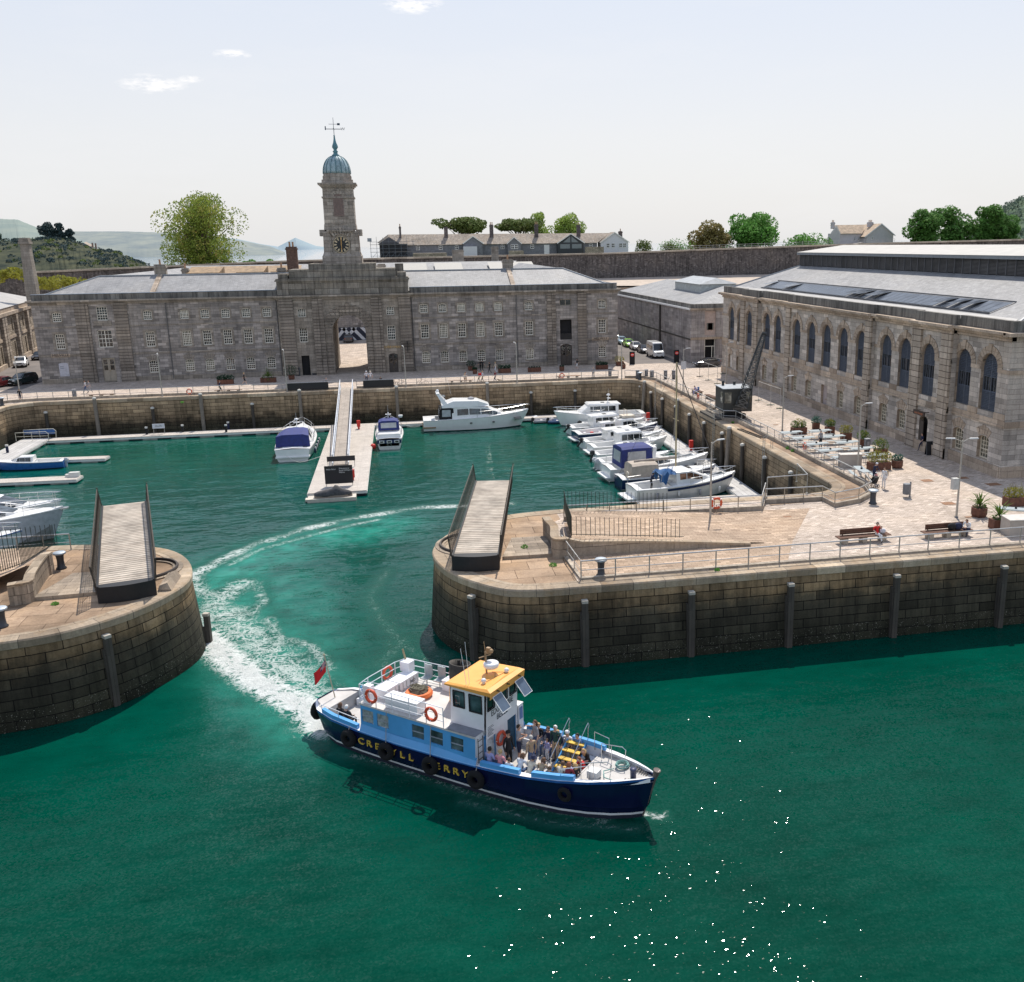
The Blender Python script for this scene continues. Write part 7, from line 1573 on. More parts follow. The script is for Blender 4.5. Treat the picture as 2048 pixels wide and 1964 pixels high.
pl=[(9.9,57.6),(10.3,61),(10.6,64.6),(15,64.9),(22.5,64.9),(22.5,57.2),(15,57.7)]
MB().add([(x,y,zr(x,y)) for x,y in ((9.9,57.55),(15,57.75),(22.8,57.2),(22.8,64.8),(15,64.8),(10.6,64.6),(10.3,61))],[(0,1,4,5),(0,5,6),(1,2,3,4)]).build('ramp_paving',SETT2,kind='structure')
MB().add([(-24.3,56.7,5.7),(-22.6,60.5,5.8),(-22.6,64,5.8),(-40,64,4.82),(-40,56.7,4.82)],[(0,1,2,3,4)]).build('ramp_paving',SETT2,kind='structure')
IRN=plain('fence_iron',(.03,.045,.04),.5,.4)
def bar_fence(label,pts,h,step=.28,top=True):
 t=thing('bar_fence',label,'fence',(pts[0][0],pts[0][1],0));n=0
 mb=MB();mt=MB()
 for a,b_ in zip(pts,pts[1:]):
  A=Vector(a)-Vector((pts[0][0],pts[0][1],0));Bv=Vector(b_)-Vector((pts[0][0],pts[0][1],0));k=max(1,int((Bv-A).length/step))
  for i in range(k):p=A+(Bv-A)*i/k;mb.mark().tube([p,p+Vector((0,0,h))],.022,4)
  mt.tube([A+Vector((0,0,.08)),Bv+Vector((0,0,.08))],.025,4)
 for o in mb.parts('bar',IRN,t):pass
 mt.build('bottom_rail',IRN,t);return t
F1=[(10.05,57.75,ZD+1.2),(15,57.78,ZD+.75),(16.32,56.77)+(ZD+.62,)]
bar_fence('dark iron bar fence along the near side of the ramp',[(9.95,58.0,ZD+1.2),(13,57.9,ZD+.95),(17.3,57.75,ZD+.6)],1.25)
bar_fence('dark iron bar fence along the far side of the ramp above the water',[(10.6,64.75,ZD+1.15),(14,64.8,ZD+.85),(18.4,64.8,ZD+.5)],1.25)
bar_fence('short dark iron gate panel across the head of the ramp',[(9.95,58.0,ZD+1.15),(10.15,61,ZD+1.2),(10.6,64.75,ZD+1.15)],1.35,.12)
bar_fence('dark iron bar fence at the head of the left ramp',[(-24.8,57.6,ZD+1.0),(-23.0,60.2,ZD+1.05),(-22.4,64.4,ZD+1.05)],1.3,.14)
bar_fence('dark iron bar fence beside the water left of the left bridge',[(-22.4,64.6,ZD+1.0),(-31,64.6,ZD+.5)],1.3)
bar_fence('dark iron bar fence at the left picture edge on the ramp wall',[(-24.8,57.5,ZD+1.0),(-32,57.3,ZD+.5)],1.3)
railing('long silver handrail with kerb along the outer quay edge',[(9.35,58.3),(9.6,52.95),(20,53.05),(32,53.15),(45,53.2),(62,53.3)],1.15,2.05,(.58,),kerb=.14,postm=STEELD)
railing('tan handrail and kerb along the water side of the right pier',[(10.7,65.5),(14,65.4),(20,65.25),(25.4,64.95),(27.0,68.4)],1.12,1.9,(.55,),postm=POSTT)
railing('tan handrail round the basin corner by the boat steps',[(26.3,66.6),(30.8,66.4),(30.9,64.4),(33.2,65.2),(35.0,66.8),(35.75,69.3)],1.12,1.7,(.55,),postm=POSTT)
railing('silver handrail along the east side of the basin past the cafe tables',[(35.8,69.3),(35.8,85),(35.8,100.2),(34.6,100.8)],1.12,1.95,(.55,))
railing('silver handrail along the east basin side beyond the crane',[(34.6,106.8),(35.8,107.5),(35.8,120),(35.8,134),(34.6,137.2),(32.0,137.9)],1.12,1.9,(.55,))
railing('silver handrail along the back of the basin, right of the gangway',[(31.0,137.9),(20,137.8),(8,137.75),(-6.4,137.7)],1.12,2.0,(.55,))
railing('silver handrail along the back of the basin, left of the gangway',[(-8.9,137.7),(-22,137.8),(-36,137.9),(-47.5,138.1),(-50.8,137.2),(-53,134)],1.12,2.0,(.55,))
railing('white edged handrail at the left edge of the left pier',[(-24.6,57.0),(-23.4,53.2),(-26,51.5),(-34,51)],1.12,1.7,(.55,),kerb=.12)
railing('pale handrail over the water behind the left iron fence',[(-22.2,66.3),(-27,66.3),(-34,66.3)],1.12,1.8,(.55,),kerb=0)
railing('short upright handrail frame by the steps at the pontoon corner',[(27.2,68.6),(30.6,68.8),(31.3,72.5)],1.5,3.4,(),kerb=0)
t=thing('landing_steps','stone steps going down to the water behind the ring buoy','steps',(22.2,66.1,0))
for k in range(7):MB().box(.0+k*.62,.62+k*.62,0,2.2,1.5,2.4+k*.38).build('step',COPE,t)
for i,((x,y),lab) in enumerate((((10.88,53.32),'dark capstan bollard behind the railing corner on the right pier'),((34.07,64.62),'dark capstan bollard beside the curved end of the kerb'),((-21.56,62.26),'dark capstan bollard on the left pier beside the curved wall'),((-21.51,52.6),'dark capstan bollard at the very left edge of the left pier'),((-50.52,134.45),'dark capstan bollard at the far left corner of the basin'),((33.66,135.39),'dark capstan bollard at the far right corner of the basin'))):
 place(i,BOL,None,(x,y,ZD+.01),0,lab,'capstan bollards round the quay')
for p,arms,lab in (((20.97,63.51),((.9,.3),),'single lamp post standing on the promenade beside the ring buoy'),((38.03,59.8),((-.9,.35),(.95,-.1)),'double headed lamp post behind the second brown bench'),((38.16,75.47),((.9,.1),),'lamp post among the cafe tables nearest the corner'),((38.6,93.64),((.9,.1),),'lamp post beside the planter at the far end of the cafe tables'),((44.32,128.36),((.9,.2),),'lamp post beyond the crane cab by the arched hall'),((36.32,122.43),((.9,.3),),'lamp post with a notice near the far corner of the basin'),((31.3,136.9),((-.3,.9),),'lamp post at the right end of the back railing'),((16.0,137.0),((-.2,.9),),'lamp post on the back quay behind the white flybridge cruiser'),((.35,137.0),((-.2,.9),),'lamp post right of the gangway in front of the arch'),((-15.7,137.1),((-.2,.9),),'lamp post left of the gangway'),((-31.8,137.1),((-.2,.9),),'lamp post on the back quay left of the ring buoy'),((-49.6,138.3),((-.2,.9),),'lamp post beside the man in black at the left corner')):
 lp=lamp_post(lab,p[0],p[1],arms,5.6)
 if 'double' in lab:MB().box(-.55,-.12,-.18,.18,2.1,2.9).build('post_box',plain('box_pale',(.50,.50,.48),.6),lp)
 if 'notice' in lab:MB().box(-.35,.35,-.12,-.06,3.0,4.0).build('notice',plain('notice_pale',(.6,.6,.62),.6),lp)
b1=(28.98,55.98);b2=(34.83,55.73)
bench('brown timber bench with backrest under the person in red',b1[0],b1[1],rad(1),True,3.7,'two brown benches with backrests');bench('brown timber bench with backrest and a heap of dark bags',b2[0],b2[1],rad(1),True,3.5,'two brown benches with backrests')
PB=planks('pale_bench_timber',(.36,.22,.13),(.42,.27,.17),.14,'x',.012)
for (x,y),lab in (((-39.8,138.66),'backless bench on the back quay below the strolling couple'),((-23.52,138.31),'backless bench on the back quay right of the ring buoy'),((8.14,138.75),'backless bench on the back quay behind the white flybridge cruiser'),((23.82,139.39),'backless bench on the back quay with a ring buoy at its end')):
 bench(lab,x,y,0,False,3.6,'low backless benches on the back quay',PB)
for (x,y),lab in (((37.63,120.43),'backless bench with a person reading beyond the crane'),((37.91,115.38),'red brown backless bench beside the crane cab')):
 bench(lab,x,y,rad(95),False,2.9,'two low benches near the crane')
Q=person
Q('person in red shirt and white trousers on the first brown bench','sitphone',CL['red'],CL['white'],HAIR['dark'],(b1[0]+.95,b1[1]-.05,ZD+.01),rad(175),female=True)
Q('person in white hunched at the right end of the second bench','sitlean',CL['white'],CL['navy'],HAIR['brown'],(b2[0]+1.55,b2[1]-.05,ZD+.01),rad(120),sleeves='long')
for i,(dx,m_,lab) in enumerate(((.35,CL['black'],'black rucksack on the second bench'),(.8,CL['navy'],'navy bag on the second bench beside the seated person'))):
 mb=MB();mb.ball((0,0,.25),.28,8,sc=(1.1,.7,.9));o=mb.build('rucksack',m_,None,smooth=True);o.location=(b2[0]+dx,b2[1],ZD+.45);tag(o,lab,'bag')
o=MB().ball((0,0,.18),.2,8,sc=(1.1,.6,.9)).build('handbag',CL['pale'],None,smooth=True);o.location=(b1[0]+1.4,b1[1]+.05,ZD+.46);tag(o,'pale handbag beside the person in red','bag')
px_,py_=(37.34,70.56);Q('man in navy jacket and pale cap standing by the pushchair','lean',CL['navy'],CL['navy'],HAIR['grey'],(px_,py_+.3,ZD+.01),rad(200),hat=(CL['pale'],False),sleeves='long')
px_,py_=(37.06,68.67);Q('woman in white dress with a shoulder bag facing the pushchair','stand',CL['white'],CL['white'],HAIR['brown'],(px_,py_,ZD+.01),rad(110),sleeves='long',bag=CL['tan'],female=True)
px_,py_=(36.97,69.73);Q('child in pink top and white sun hat in front of the man in navy','stand',CL['pink'],CL['grey'],HAIR['brown'],(px_,py_+.1,ZD+.01),rad(200),h=1.05,hat=(CL['white'],True))
t=thing('pushchair','black pushchair parked at the end of the railing','pushchair',(36.39,69.22)+(ZD+.01,),rad(30));MB().loft([[(-.22,-.25,.35),(.22,-.25,.35),(.22,.25,.3),(-.22,.25,.3)],[(-.25,-.4,.85),(.25,-.4,.85),(.25,-.1,.95),(-.25,-.1,.95)]]).build('seat',CL['black'],t)
MB().tube([(-.24,-.45,.95),(-.24,.3,.1)],.02,5).tube([(.24,-.45,.95),(.24,.3,.1)],.02,5).tube([(-.24,.2,.5),(-.24,-.35,.1)],.02,5).tube([(.24,.2,.5),(.24,-.35,.1)],.02,5).build('frame',GUNM,t)
for x in (-.27,.27):
 for y in (-.35,.32):MB().torus((x,y,.12),.1,.025,'x',12,5).build('wheel',FBLK,t)
PPL=[(((38.73,84.48)),'stand','grey','black','grey',200,'man in grey jumper standing among the cafe tables',dict(sleeves='long')),((47.18,80.75),'walk','navy','navy','dark',90,'person in blue entering the arched hall doorway',{}),((-49.39,137.52),'stand','black','navy','dark',180,'man in black t-shirt and shorts at the left corner railing',dict(legs='bare')),((-43.18,143.86),'walk','pale','denim','brown',120,'person in white shirt of the strolling couple on the left',{}),((-42.64,143.71),'walk','grey','grey','brown',120,'person in grey of the strolling couple on the left',dict(female=True)),((-24.62,138.33),'walk','navy','green','red',-80,'jogger with orange hair passing the backless bench',dict(legs='bare')),((-22.61,146.48),'walk','black','black','blonde',-80,'blonde woman in black walking in the building shadow',dict(female=True,legs='bare')),((-10.7,140.9),'sit','grey','grey','grey',180,'grey haired person sitting behind the gangway notice',{}),((-5.19,143.22),'stand','pale','navy','grey',0,'person in pale blue shirt of the couple right of the gangway',dict(hat=(CL['pale'],True))),((-4.61,143.06),'stand','pale','grey','white',0,'person in cream of the couple right of the gangway',dict(hat=(CL['cream'],True),female=True)),((-3.11,138.73),'stand','black','black','brown',180,'child in black standing right of the couple at the railing',dict(h=1.4)),((8.97,141.55),'sit','grey','tan','brown',180,'person seated on the bench behind the flybridge cruiser',{}),((8.77,139.96),'sit','cream','tan','blonde',180,'fair haired person on the same bench as the seated one',dict(female=True)),((10.72,138.46),'walk','red','khaki','brown',80,'walker with a red rucksack on the back quay',dict(bag=CL['red'])),((11.21,138.32),'walk','pale','khaki','blonde',80,'walker in pale top beside the red rucksack',{}),((13.01,138.36),'walk','maroon','navy','brown',70,'woman in dark red top walking a small dog',dict(female=True)),((12.06,152.22),'walk','black','black','dark',30,'first of the two people in black in the building shadow',{}),((12.4,152.11),'walk','black','black','dark',30,'second of the two people in black in the building shadow',{}),((13.21,149.05),'walk','black','black','brown',70,'person in black striding in the building shadow',{}),((14.09,148.78),'walk','cream','pale','blonde',70,'woman in a cream dress in the building shadow',dict(female=True)),((26.98,149.31),'walk','black','white','dark',60,'woman in black top and white skirt by the dark double door',dict(female=True,legs='bare')),((27.38,138.35),'walk','grey','grey','grey',150,'grey haired man walking at the right end of the back railing',{}),((47.16,163.67),'walk','grey','grey','grey',60,'person by the red and black sign post on the street corner',{}),((52.82,159.57),'stand','black','black','dark',180,'person standing in the storehouse doorway',{})]
for p,pose,top,bot,hr,fc,lab,kw in PPL:Q(lab,pose,CL[top],CL[bot],HAIR[hr],(p[0],p[1],ZD+.01+(.0)),rad(fc),**kw)
px_,py_=(37.23,119.41);Q('person in lilac with a blue rucksack reading on the bench beyond the crane','sitlean',CL['lilac'],CL['lilac'],HAIR['brown'],(px_+.1,py_+.2,ZD+.01),rad(95),bag=CL['blue'],female=True)
t=thing('dog','small sandy dog trotting beside the woman in dark red','dog',(13.73,138.15)+(ZD+.01,),rad(80));mb=MB();mb.loft([[(-.07,-.25,.26),(.07,-.25,.26),(.06,-.25,.38),(-.06,-.25,.38)],[(-.09,-.05,.24),(.09,-.05,.24),(.08,-.05,.4),(-.08,-.05,.4)],[(-.1,.2,.2),(.1,.2,.2),(.08,.2,.42),(-.08,.2,.42)],[(-.05,.33,.32),(.05,.33,.32),(.05,.33,.5),(-.05,.33,.5)],[(-.05,.45,.42),(.05,.45,.42),(.04,.42,.54),(-.04,.42,.54)],[(-.025,.56,.42),(.025,.56,.42),(.02,.55,.47),(-.02,.55,.47)]])
for x in (-.06,.06):
 mb.tube([(x,.2,.28),(x,.22,.14),(x,.2,.0)],[.035,.025,.022],5);mb.tube([(x,-.22,.3),(x,-.17,.2),(x,-.25,.12),(x,-.22,.0)],[.045,.03,.022,.022],5)
 mb.add([(x*.6,.38,.52),(x*1.1,.4,.52),(x*.9,.38,.6)],[(0,1,2)])
mb.tube([(0,-.25,.36),(0,-.36,.46),(0,-.38,.56)],[.02,.015,.01],4);mb.build('dog_body',plain('fur_sandy',(.36,.25,.14),.9),t)
p=(21.85,64.79);rr_=lifebuoy('orange ring buoy hung on the pier railing beside the lamp post',p[0],p[1]+.0,ZD+.78,0,.46);MB().tube([(0,0,-.78),(0,0,-.1)],.03,5).build('stand',POSTT,rr_)
for p,lab in (((-28.28,137.09),'orange ring buoy on the back railing near the left lamp'),((22.73,138.74),'orange ring buoy on the back railing beside the right hand bench'),((36.4,82.75),'orange ring buoy on the railing beside the cafe tables'),((35.88,114.37),'orange ring buoy on the railing by the reader near the crane')):lifebuoy(lab,p[0],p[1]-.3 if p[1]>130 else p[1],ZD+.62,0 if p[1]>130 else rad(90),.40)
# pontoons, gangway
PDK=planks('pontoon_boards',(.50,.45,.40),(.57,.52,.47),.16,'x',.010,.8,3,.35);PDY=planks('pontoon_boards_across',(.46,.45,.44),(.54,.53,.52),.5,'y',.012,.8,6,.3);FLT=plain('float_grey',(.33,.32,.30),.8,0,.25,1);FLTD=plain('float_dark',(.02,.025,.035),.8)
def pontoon(label,x0,x1,y0,y1,z=.5,mat=None,along='x',rz=0,fn=3.2):
 t=thing('pontoon',label,'pontoon',((x0+x1)/2,(y0+y1)/2,0),rz);a,b_=(x1-x0)/2,(y1-y0)/2
 MB().box(-a,a,-b_,b_,z-.08,z).build('deck_boards',mat or PDK,t);MB().box(-a-.05,a+.05,-b_-.05,b_+.05,z-.3,z-.085).build('edge_beam',GELW,t)
 mb=MB();n=max(1,int(2*(a if along=='x' else b_)/fn))
 for i in range(n):
  if along=='x':u=-a+2*a*(i+.5)/n;mb.mark().box(u-fn*.28,u+fn*.28,-b_+.03,b_-.03,-.2,z-.3)
  else:u=-b_+2*b_*(i+.5)/n;mb.mark().box(-a+.03,a-.03,u-fn*.28,u+fn*.28,-.2,z-.3)
 mb.parts('float',FLT,t);m=MB();m.box(-a+.12,a-.12,-b_+.12,b_-.12,-.3,z-.31);m.build('frame',FLTD,t);return t
pontoon('long narrow pontoon along the foot of the back wall, left part',-45,-9.9,131.7,133.9)
pontoon('long narrow pontoon along the foot of the back wall, right part',-4.2,30.6,132.0,134.0)
pontoon('broad timber pontoon under the white gangway',-9.9,-4.2,95.4,133.6,.55,None,'y')
pontoon('wide grey pontoon along the east wall with boats nosed up to it',30.7,32.9,72.5,131.9,.5,PDY,'y')
pontoon('finger pontoon beside the nearest white motor yacht',21.0,30.6,84.3,85.6,.4)
pontoon('pontoon along the west wall with metal walkway handrails',-48.6,-45.2,104,134,.5,PDY,'y')
pontoon('upper finger pontoon at the left behind the blue and white boat',-45,-34.6,119.0,120.6,.45,None,'x',rad(-4));pontoon('lower finger pontoon at the left with a cream box at its tip',-45,-34.6,108.2,110.2,.45,None,'x',rad(-2))
o=MB().box(-.5,.5,-.3,.3,0,.5).box(-.9,-.5,-.2,.25,0,.3).build('dock_box',GELW,None);o.location=(-35.2,109.5,.45);tag(o,'cream storage box on the tip of the lower left finger pontoon','box')
gw=thing('gangway','long gangway with white lattice handrails sloping from the quay to the pontoon','gangway',(-7.75,137.6,5.0),0)
g0,g1=Vector((0,0,0)),Vector((.42,-30.2,-4.3));mb=MB();mb.loft([[g+Vector(v) for v in ((-.75,0,-.12),(.75,0,-.12),(.75,0,0),(-.75,0,0))] for g in (g0,g1)]);mb.build('walkway',planks('gangway_boards',(.40,.34,.29),(.46,.40,.34),.15,'x',.012,.8),gw)
for s in (-1,1):
 m=MB();m.loft([[g+Vector(v) for v in ((s*.8,0,.0),(s*.9,0,0),(s*.9,0,.22),(s*.8,0,.22))] for g in (g0,g1)]);m.loft([[g+Vector(v) for v in ((s*.8,0,1.0),(s*.9,0,1.0),(s*.9,0,1.14),(s*.8,0,1.14))] for g in (g0,g1)])
 for k in range(26):a=g0.lerp(g1,k/26);b_=g0.lerp(g1,(k+1)/26);m.tube([a+Vector((s*.85,0,.1)),a+Vector((s*.85,0,1.05))],.028,4).tube([a+Vector((s*.85,0,.15)),b_+Vector((s*.85,0,1.0))],.018,4)
 m.build('lattice_handrail',plain('gangway_white',(.66,.69,.74),.35,.2),gw)
BK=plain('board_black',(.012,.013,.017),.5);WT=plain('board_text',(.7,.7,.7),.6)
def board(name,label,x,y,z,w_,h_,txts,mat=BK,legs=.5,rz=0):
 t=thing(name,label,'sign',(x,y,z),rz);MB().box(-w_/2,w_/2,-.04,.04,legs,legs+h_).build('panel',mat,t);m=MB()
 for s in (-1,1):m.tube([(s*(w_/2-.08),.06,0),(s*(w_/2-.08),.06,legs+h_)],.035,5)
 m.build('leg',STEELD,t)
 for tx,sz,dx,dz,al in txts:text_obj('lettering',tx,sz,WT if mat==BK else INK,t,(dx,-.05,legs+h_-dz),(PI/2,0,0),.004,al)
 return t
board('welcome_sign','black welcome board at the seaward end of the central pontoon',-6.95,97.9,.55,2.75,1.85,(('Hello Sailor',.2,-1.2,.35,'LEFT'),('Welcome to\nRoyal William Yard\nMarina',.2,.05,.5,'LEFT')),legs=.25)
board('information_board','long black board behind the welcome sign at the gangway foot',-7.2,106.6,.55,3.0,.55,(),legs=.7)
board('pontoon_notice','small white notice in a metal frame on the back pontoon',-31.8,133.0,.5,1.5,.6,(('PRIVATE',.22,0,.3,'CENTER'),),plain('notice_white',(.62,.62,.68),.6),.75)
board('quay_notice','long low black board on the quay left of the gangway',-13.0,137.4,ZD,5.6,.95,(),legs=.15);board('quay_notice','long low black board on the quay right of the gangway',-3.4,137.4,ZD,4.2,.95,(),legs=.15)
RED=plain('extinguisher_red',(.62,.03,.02),.45)
for x,y,lab in (((-6.15,129.6)+('red fire point cabinet on the central pontoon',)),((-5.73,100.13)+('red rescue box beside the welcome board',)),((32.32,125.46)+('red fire point at the far end of the east pontoon',)),((32.43,105.82)+('red fire point midway along the east pontoon',))):
 t=thing('fire_point',lab,'fire point',(x,y,.5));MB().box(-.22,.22,-.16,.16,.35,1.2).build('cabinet',RED,t);MB().box(-.12,.12,-.1,.1,0,.35).build('leg',RED,t)
for (x,y),c_,lab in (((31.33,120.6),'navy','dark blue power pedestal near the far end of the east pontoon'),((-23.38,134.47),'navy','tall blue power pedestal on the back pontoon'),((-33.37,133.21),'black','black power pedestal near the white notice on the back pontoon'),((-29.01,133.71),'black','white topped power pedestal on the back pontoon'),((-23.31,132.21),'black','white topped pedestal left of the tall blue one'),((-47.18,124.91),'navy','blue pedestal on the west pontoon')):
 t=thing('power_pedestal',lab,'pedestal',(x,y,.5));MB().box(-.13,.13,-.1,.1,0,.8).build('post',CL[c_],t);MB().box(-.15,.15,-.12,.12,.8,1.0).build('cap',GELW,t)
t=thing('walkway_handrails','pale tubular handrails on the bridge piece at the left end of the pontoon','handrail',(-46.6,133.3,.5),rad(-8))
for dy in (-1.3,.7):MB().tube([(-2,dy,0),(-2,dy,1.1),(1.8,dy,1.2),(2.1,dy,.9),(2.0,dy,0)],.04,5).tube([(-2,dy,.6),(2,dy,.65)],.03,5).tube([(0,dy,0),(0,dy,1.15)],.03,5).build('handrail',plain('tube_cream',(.6,.58,.5),.4),t)
MB().box(-2.0,1.9,.75,.8,.5,1.1).build('blue_panel',plain('panel_blue',(.03,.12,.35),.5),t)
def rope(label,pts):o=MB().tube(smooth_path(pts,4),.035,5).build('mooring_line',plain('rope_white',(.6,.58,.52),.8),None);tag(o,label,'rope','mooring lines')
rope('white line from the blue covered cruiser stern to the pontoon',[(-13.8,113.6,.7),(-12.2,112.4,.12),(-9.9,113.2,.5)]);rope('white line from the back pontoon to the flybridge cruiser stern',[(-.3,131.9,.5),(1.2,131.2,.15),(3.0,130.9,.9)])
# boats
def std(label,x,y,rz,L_,B,F,mat=GEL,cock=(.06,.36),**k):t=boat(label,x,y,rz);hull(t,L_,B,F,mat,k.get('stripe'),k.get('boot',ANTIF),cock);return t
t=std('large white sports cruiser with navy cockpit cover left of the gangway',-13.05,120.6,rad(90),14.2,4.5,1.45,cock=(.05,.12));bow_rail(t,14.2,4.5,1.45,.3,.75)
cabin(t,[(-3.4,1.95,1.4,1.5,2.0),(-1.5,1.9,1.5,1.25,2.75),(.2,1.8,1.5,1.3,2.85),(2.2,1.6,1.6,1.2,2.1),(5.0,.9,1.85,.5,2.0)],GEL,wx=(.15,.62),wz=(.25,.8));canopy(t,-5.9,-1.0,1.95,1.45,1.5,2.9,CANV,False,name='cockpit_cover')
MB().box(-7.3,-6.1,-1.9,1.9,.45,.6).build('swim_platform',GEL,t);MB().box(-6.35,-6.0,-1.15,1.15,.7,1.55).build('transom_locker',GEL,t);MB().box(-6.38,-6.35,-.5,.5,1.2,1.28).build('name_lettering',plain('letter_grey',(.2,.2,.22),.5),t);radar_mast(t,.1,2.85,.8)
MB().tube([(.2,-.8,2.85),(.2,-.8,3.4),(.2,.8,3.4),(.2,.8,2.85)],.03,5).build('light_bar',CHROME,t)
for k in range(8):fender(t,-5+k*.95,-2.36,.75,None if k%2 else CL['navy'])
t=std('small white aft-cabin cruiser with navy canopy and three stern portholes',-2.1,122.4,rad(90),9.6,3.4,1.35,GELW,(.0,.0));bow_rail(t,9.6,3.4,1.35,.25,.7)
cabin(t,[(-4.4,1.45,1.3,1.35,1.85),(-2.6,1.45,1.35,1.35,1.9)],GEL,False,name='aft_cabin');cabin(t,[(-2.4,1.35,1.3,1.2,2.3),(-.6,1.3,1.4,1.15,2.5),(.9,1.2,1.4,.9,1.9),(3.6,.6,1.6,.4,1.9)],GEL,wx=(.1,.6),wz=(.3,.8))
canopy(t,-2.7,-.3,1.3,1.2,2.0,3.15,CANV,True);MB().box(-4.86,-4.78,-1.45,1.45,.78,1.22).build('stern_band',NAVY,t)
for y in (-.9,0,.9):o=MB().box(-4.95,-4.86,y-.3,y+.3,.84,1.16).build('porthole',WHITE,t);MB().box(-4.97,-4.95,y-.2,y+.2,.9,1.1).build('pane',PANE,o)
radar_mast(t,-.4,3.2,.7,False);MB().lathe([(.2,0),(.3,.25),(.25,.3)],(-1.2,-1.5,3.3),10).build('horn',GEL,t);MB().ball((-4.6,1.95,.45),.35,8).build('fender',RED,t);MB().tube([(-4.95,-.2,.3),(-4.95,-.2,1.2)],.02,4).tube([(-4.95,.2,.3),(-4.95,.2,1.2)],.02,4).build('ladder',CHROME,t)
t=std('long white flybridge cruiser with radar arch moored along the back pontoon',9.4,129.6,0,14.2,4.3,1.55,cock=(.10,.24));bow_rail(t,14.2,4.3,1.55,.5,.75)
cabin(t,[(-3.3,1.8,1.4,1.55,3.15),(-1.0,1.8,1.5,1.55,3.2),(1.2,1.7,1.6,1.4,3.0),(3.4,1.5,1.7,1.0,2.05),(5.6,.9,1.9,.5,2.15)],GEL,wx=(.08,.68),wz=(.35,.82));cabin(t,[(-4.6,1.75,3.1,1.7,3.45),(-3.0,1.7,3.1,1.5,4.0),(.2,1.5,3.1,1.35,3.9),(1.7,1.2,3.05,.9,3.3)],GEL,False,name='flybridge')
MB().loft([[(-4.4,s*1.6,3.4),(-3.6,s*1.6,3.4),(-4.9,s*1.2,4.9),(-5.2,s*1.2,4.9)] for s in (1,.92)]).loft([[(-4.4,s*1.6,3.4),(-3.6,s*1.6,3.4),(-4.9,s*1.2,4.9),(-5.2,s*1.2,4.9)] for s in (-.92,-1)]).box(-5.25,-4.8,-1.25,1.25,4.82,5.0).build('radar_arch',GEL,t);MB().ball((-5.0,.3,5.15),.22,7).build('radar_dome',GEL,t);MB().ball((-.6,0,4.0),.45,8,sc=(1,1.2,.5)).build('seat_cover',CL['grey'],t)
canopy(t,-5.0,-3.1,1.75,1.7,1.6,3.15,CL['black'],True);MB().box(-7.2,-5.5,-1.9,1.9,.5,.66).build('swim_platform',TEAK,t);MB().tube([(-3.2,.6,4.6),(-3.6,.6,6.6)],.015,4).build('aerial',GEL,t);MB().box(5.0,6.0,-2.2,2.2,1.25,1.33).box(2,2.3,-2.14,2.14,.95,1.1).box(-1,-.7,-2.16,2.16,.95,1.1).build('hull_window',PANE,t)
for x,y,rz,hm,lab in ((18.6,131.0,5,CL['grey'],'grey inflatable dinghy with a black outboard right of the flybridge cruiser'),(20.6,130.0,-10,CL['denim'],'blue and white inflatable dinghy nosed under the corner cruiser bow'),(16.6,133.2,0,CL['white'],'small white tender tied on the back pontoon')):
 t=boat(lab,x,y,rad(rz),'small dinghies','dinghy','dinghy');MB().tube(smooth_path([(-1.3,-.62,.25),(.6,-.62,.28),(1.4,-.25,.4),(1.5,0,.42),(1.4,.25,.4),(.6,.62,.28),(-1.3,.62,.25)],4),.21,7).build('tube',hm,t,smooth=True);MB().box(-1.2,1.1,-.5,.5,.08,.16).box(-.2,.1,-.5,.5,.3,.35).build('floor',GELW,t);outboard(t,-1.3,0,.35,s=.8,tilt=.5)
def hardtop(label,x,y,rz,L_,B,F,mat=GEL,ob=1,obm=OBK,roofcol=GEL,cz=1.05,rails=True,back=None,x0=-.22,x1=.16,tilt=0,boot=ANTIF,cock=(.06,.34),mast=False):
 t=std(label,x,y,rz,L_,B,F,mat,cock,boot=boot);w_=B/2
 cabin(t,[(x0*L_,w_*.72,F*.9,w_*.66,F+cz),((x0+.05)*L_,w_*.74,F,w_*.66,F+cz+.08),(x1*.6*L_,w_*.72,F,w_*.6,F+cz+.05),(x1*1.25*L_,w_*.62,F+.05,w_*.45,F+.28),(.36*L_,w_*.32,F*1.2,w_*.18,F*1.25+.12)],GEL,wx=(.06,.56),wz=(.38,.84))
 MB().loft([[(x0*L_-.35,-w_*.66,F+cz),(x0*L_-.35,w_*.66,F+cz),(x0*L_-.3,w_*.6,F+cz+.12),(x0*L_-.3,-w_*.6,F+cz+.12)],[(x1*.7*L_,-w_*.66,F+cz+.02),(x1*.7*L_,w_*.66,F+cz+.02),(x1*.62*L_,w_*.58,F+cz+.2),(x1*.62*L_,-w_*.58,F+cz+.2)]]).build('hardtop',roofcol,t)
 o=MB().box(x0*.3*L_,x0*.3*L_+.5,-.3,.3,F+cz+.15,F+cz+.2).build('roof_hatch',BGL,t)
 for k in range(ob):outboard(t,-L_/2-.1,(k-(ob-1)/2)*.55,F*.75,obm,1.0,tilt)
 if ob==0:MB().box(-L_/2-.55,-L_/2+.1,-w_*.8,w_*.8,.3,.42).build('swim_platform',GEL,t)
 if rails:bow_rail(t,L_,B,F,.52,.55)
 if mast:radar_mast(t,x0*.5*L_,F+cz+.1,1.0)
 for s in (-1,1):fender(t,0,s*(w_+.1),F*.6)
 return t
hardtop('white hardtop cruiser pointing left at the far corner with radar mast',26.0,127.9,rad(180),12.4,3.9,1.45,ob=0,mast=True,cz=1.35,x0=-.2,x1=.2)
hardtop('white pilothouse boat with tilted black outboard second from the far corner',26.0,122.3,rad(8),10.6,3.2,1.05,tilt=.8,cz=1.15)
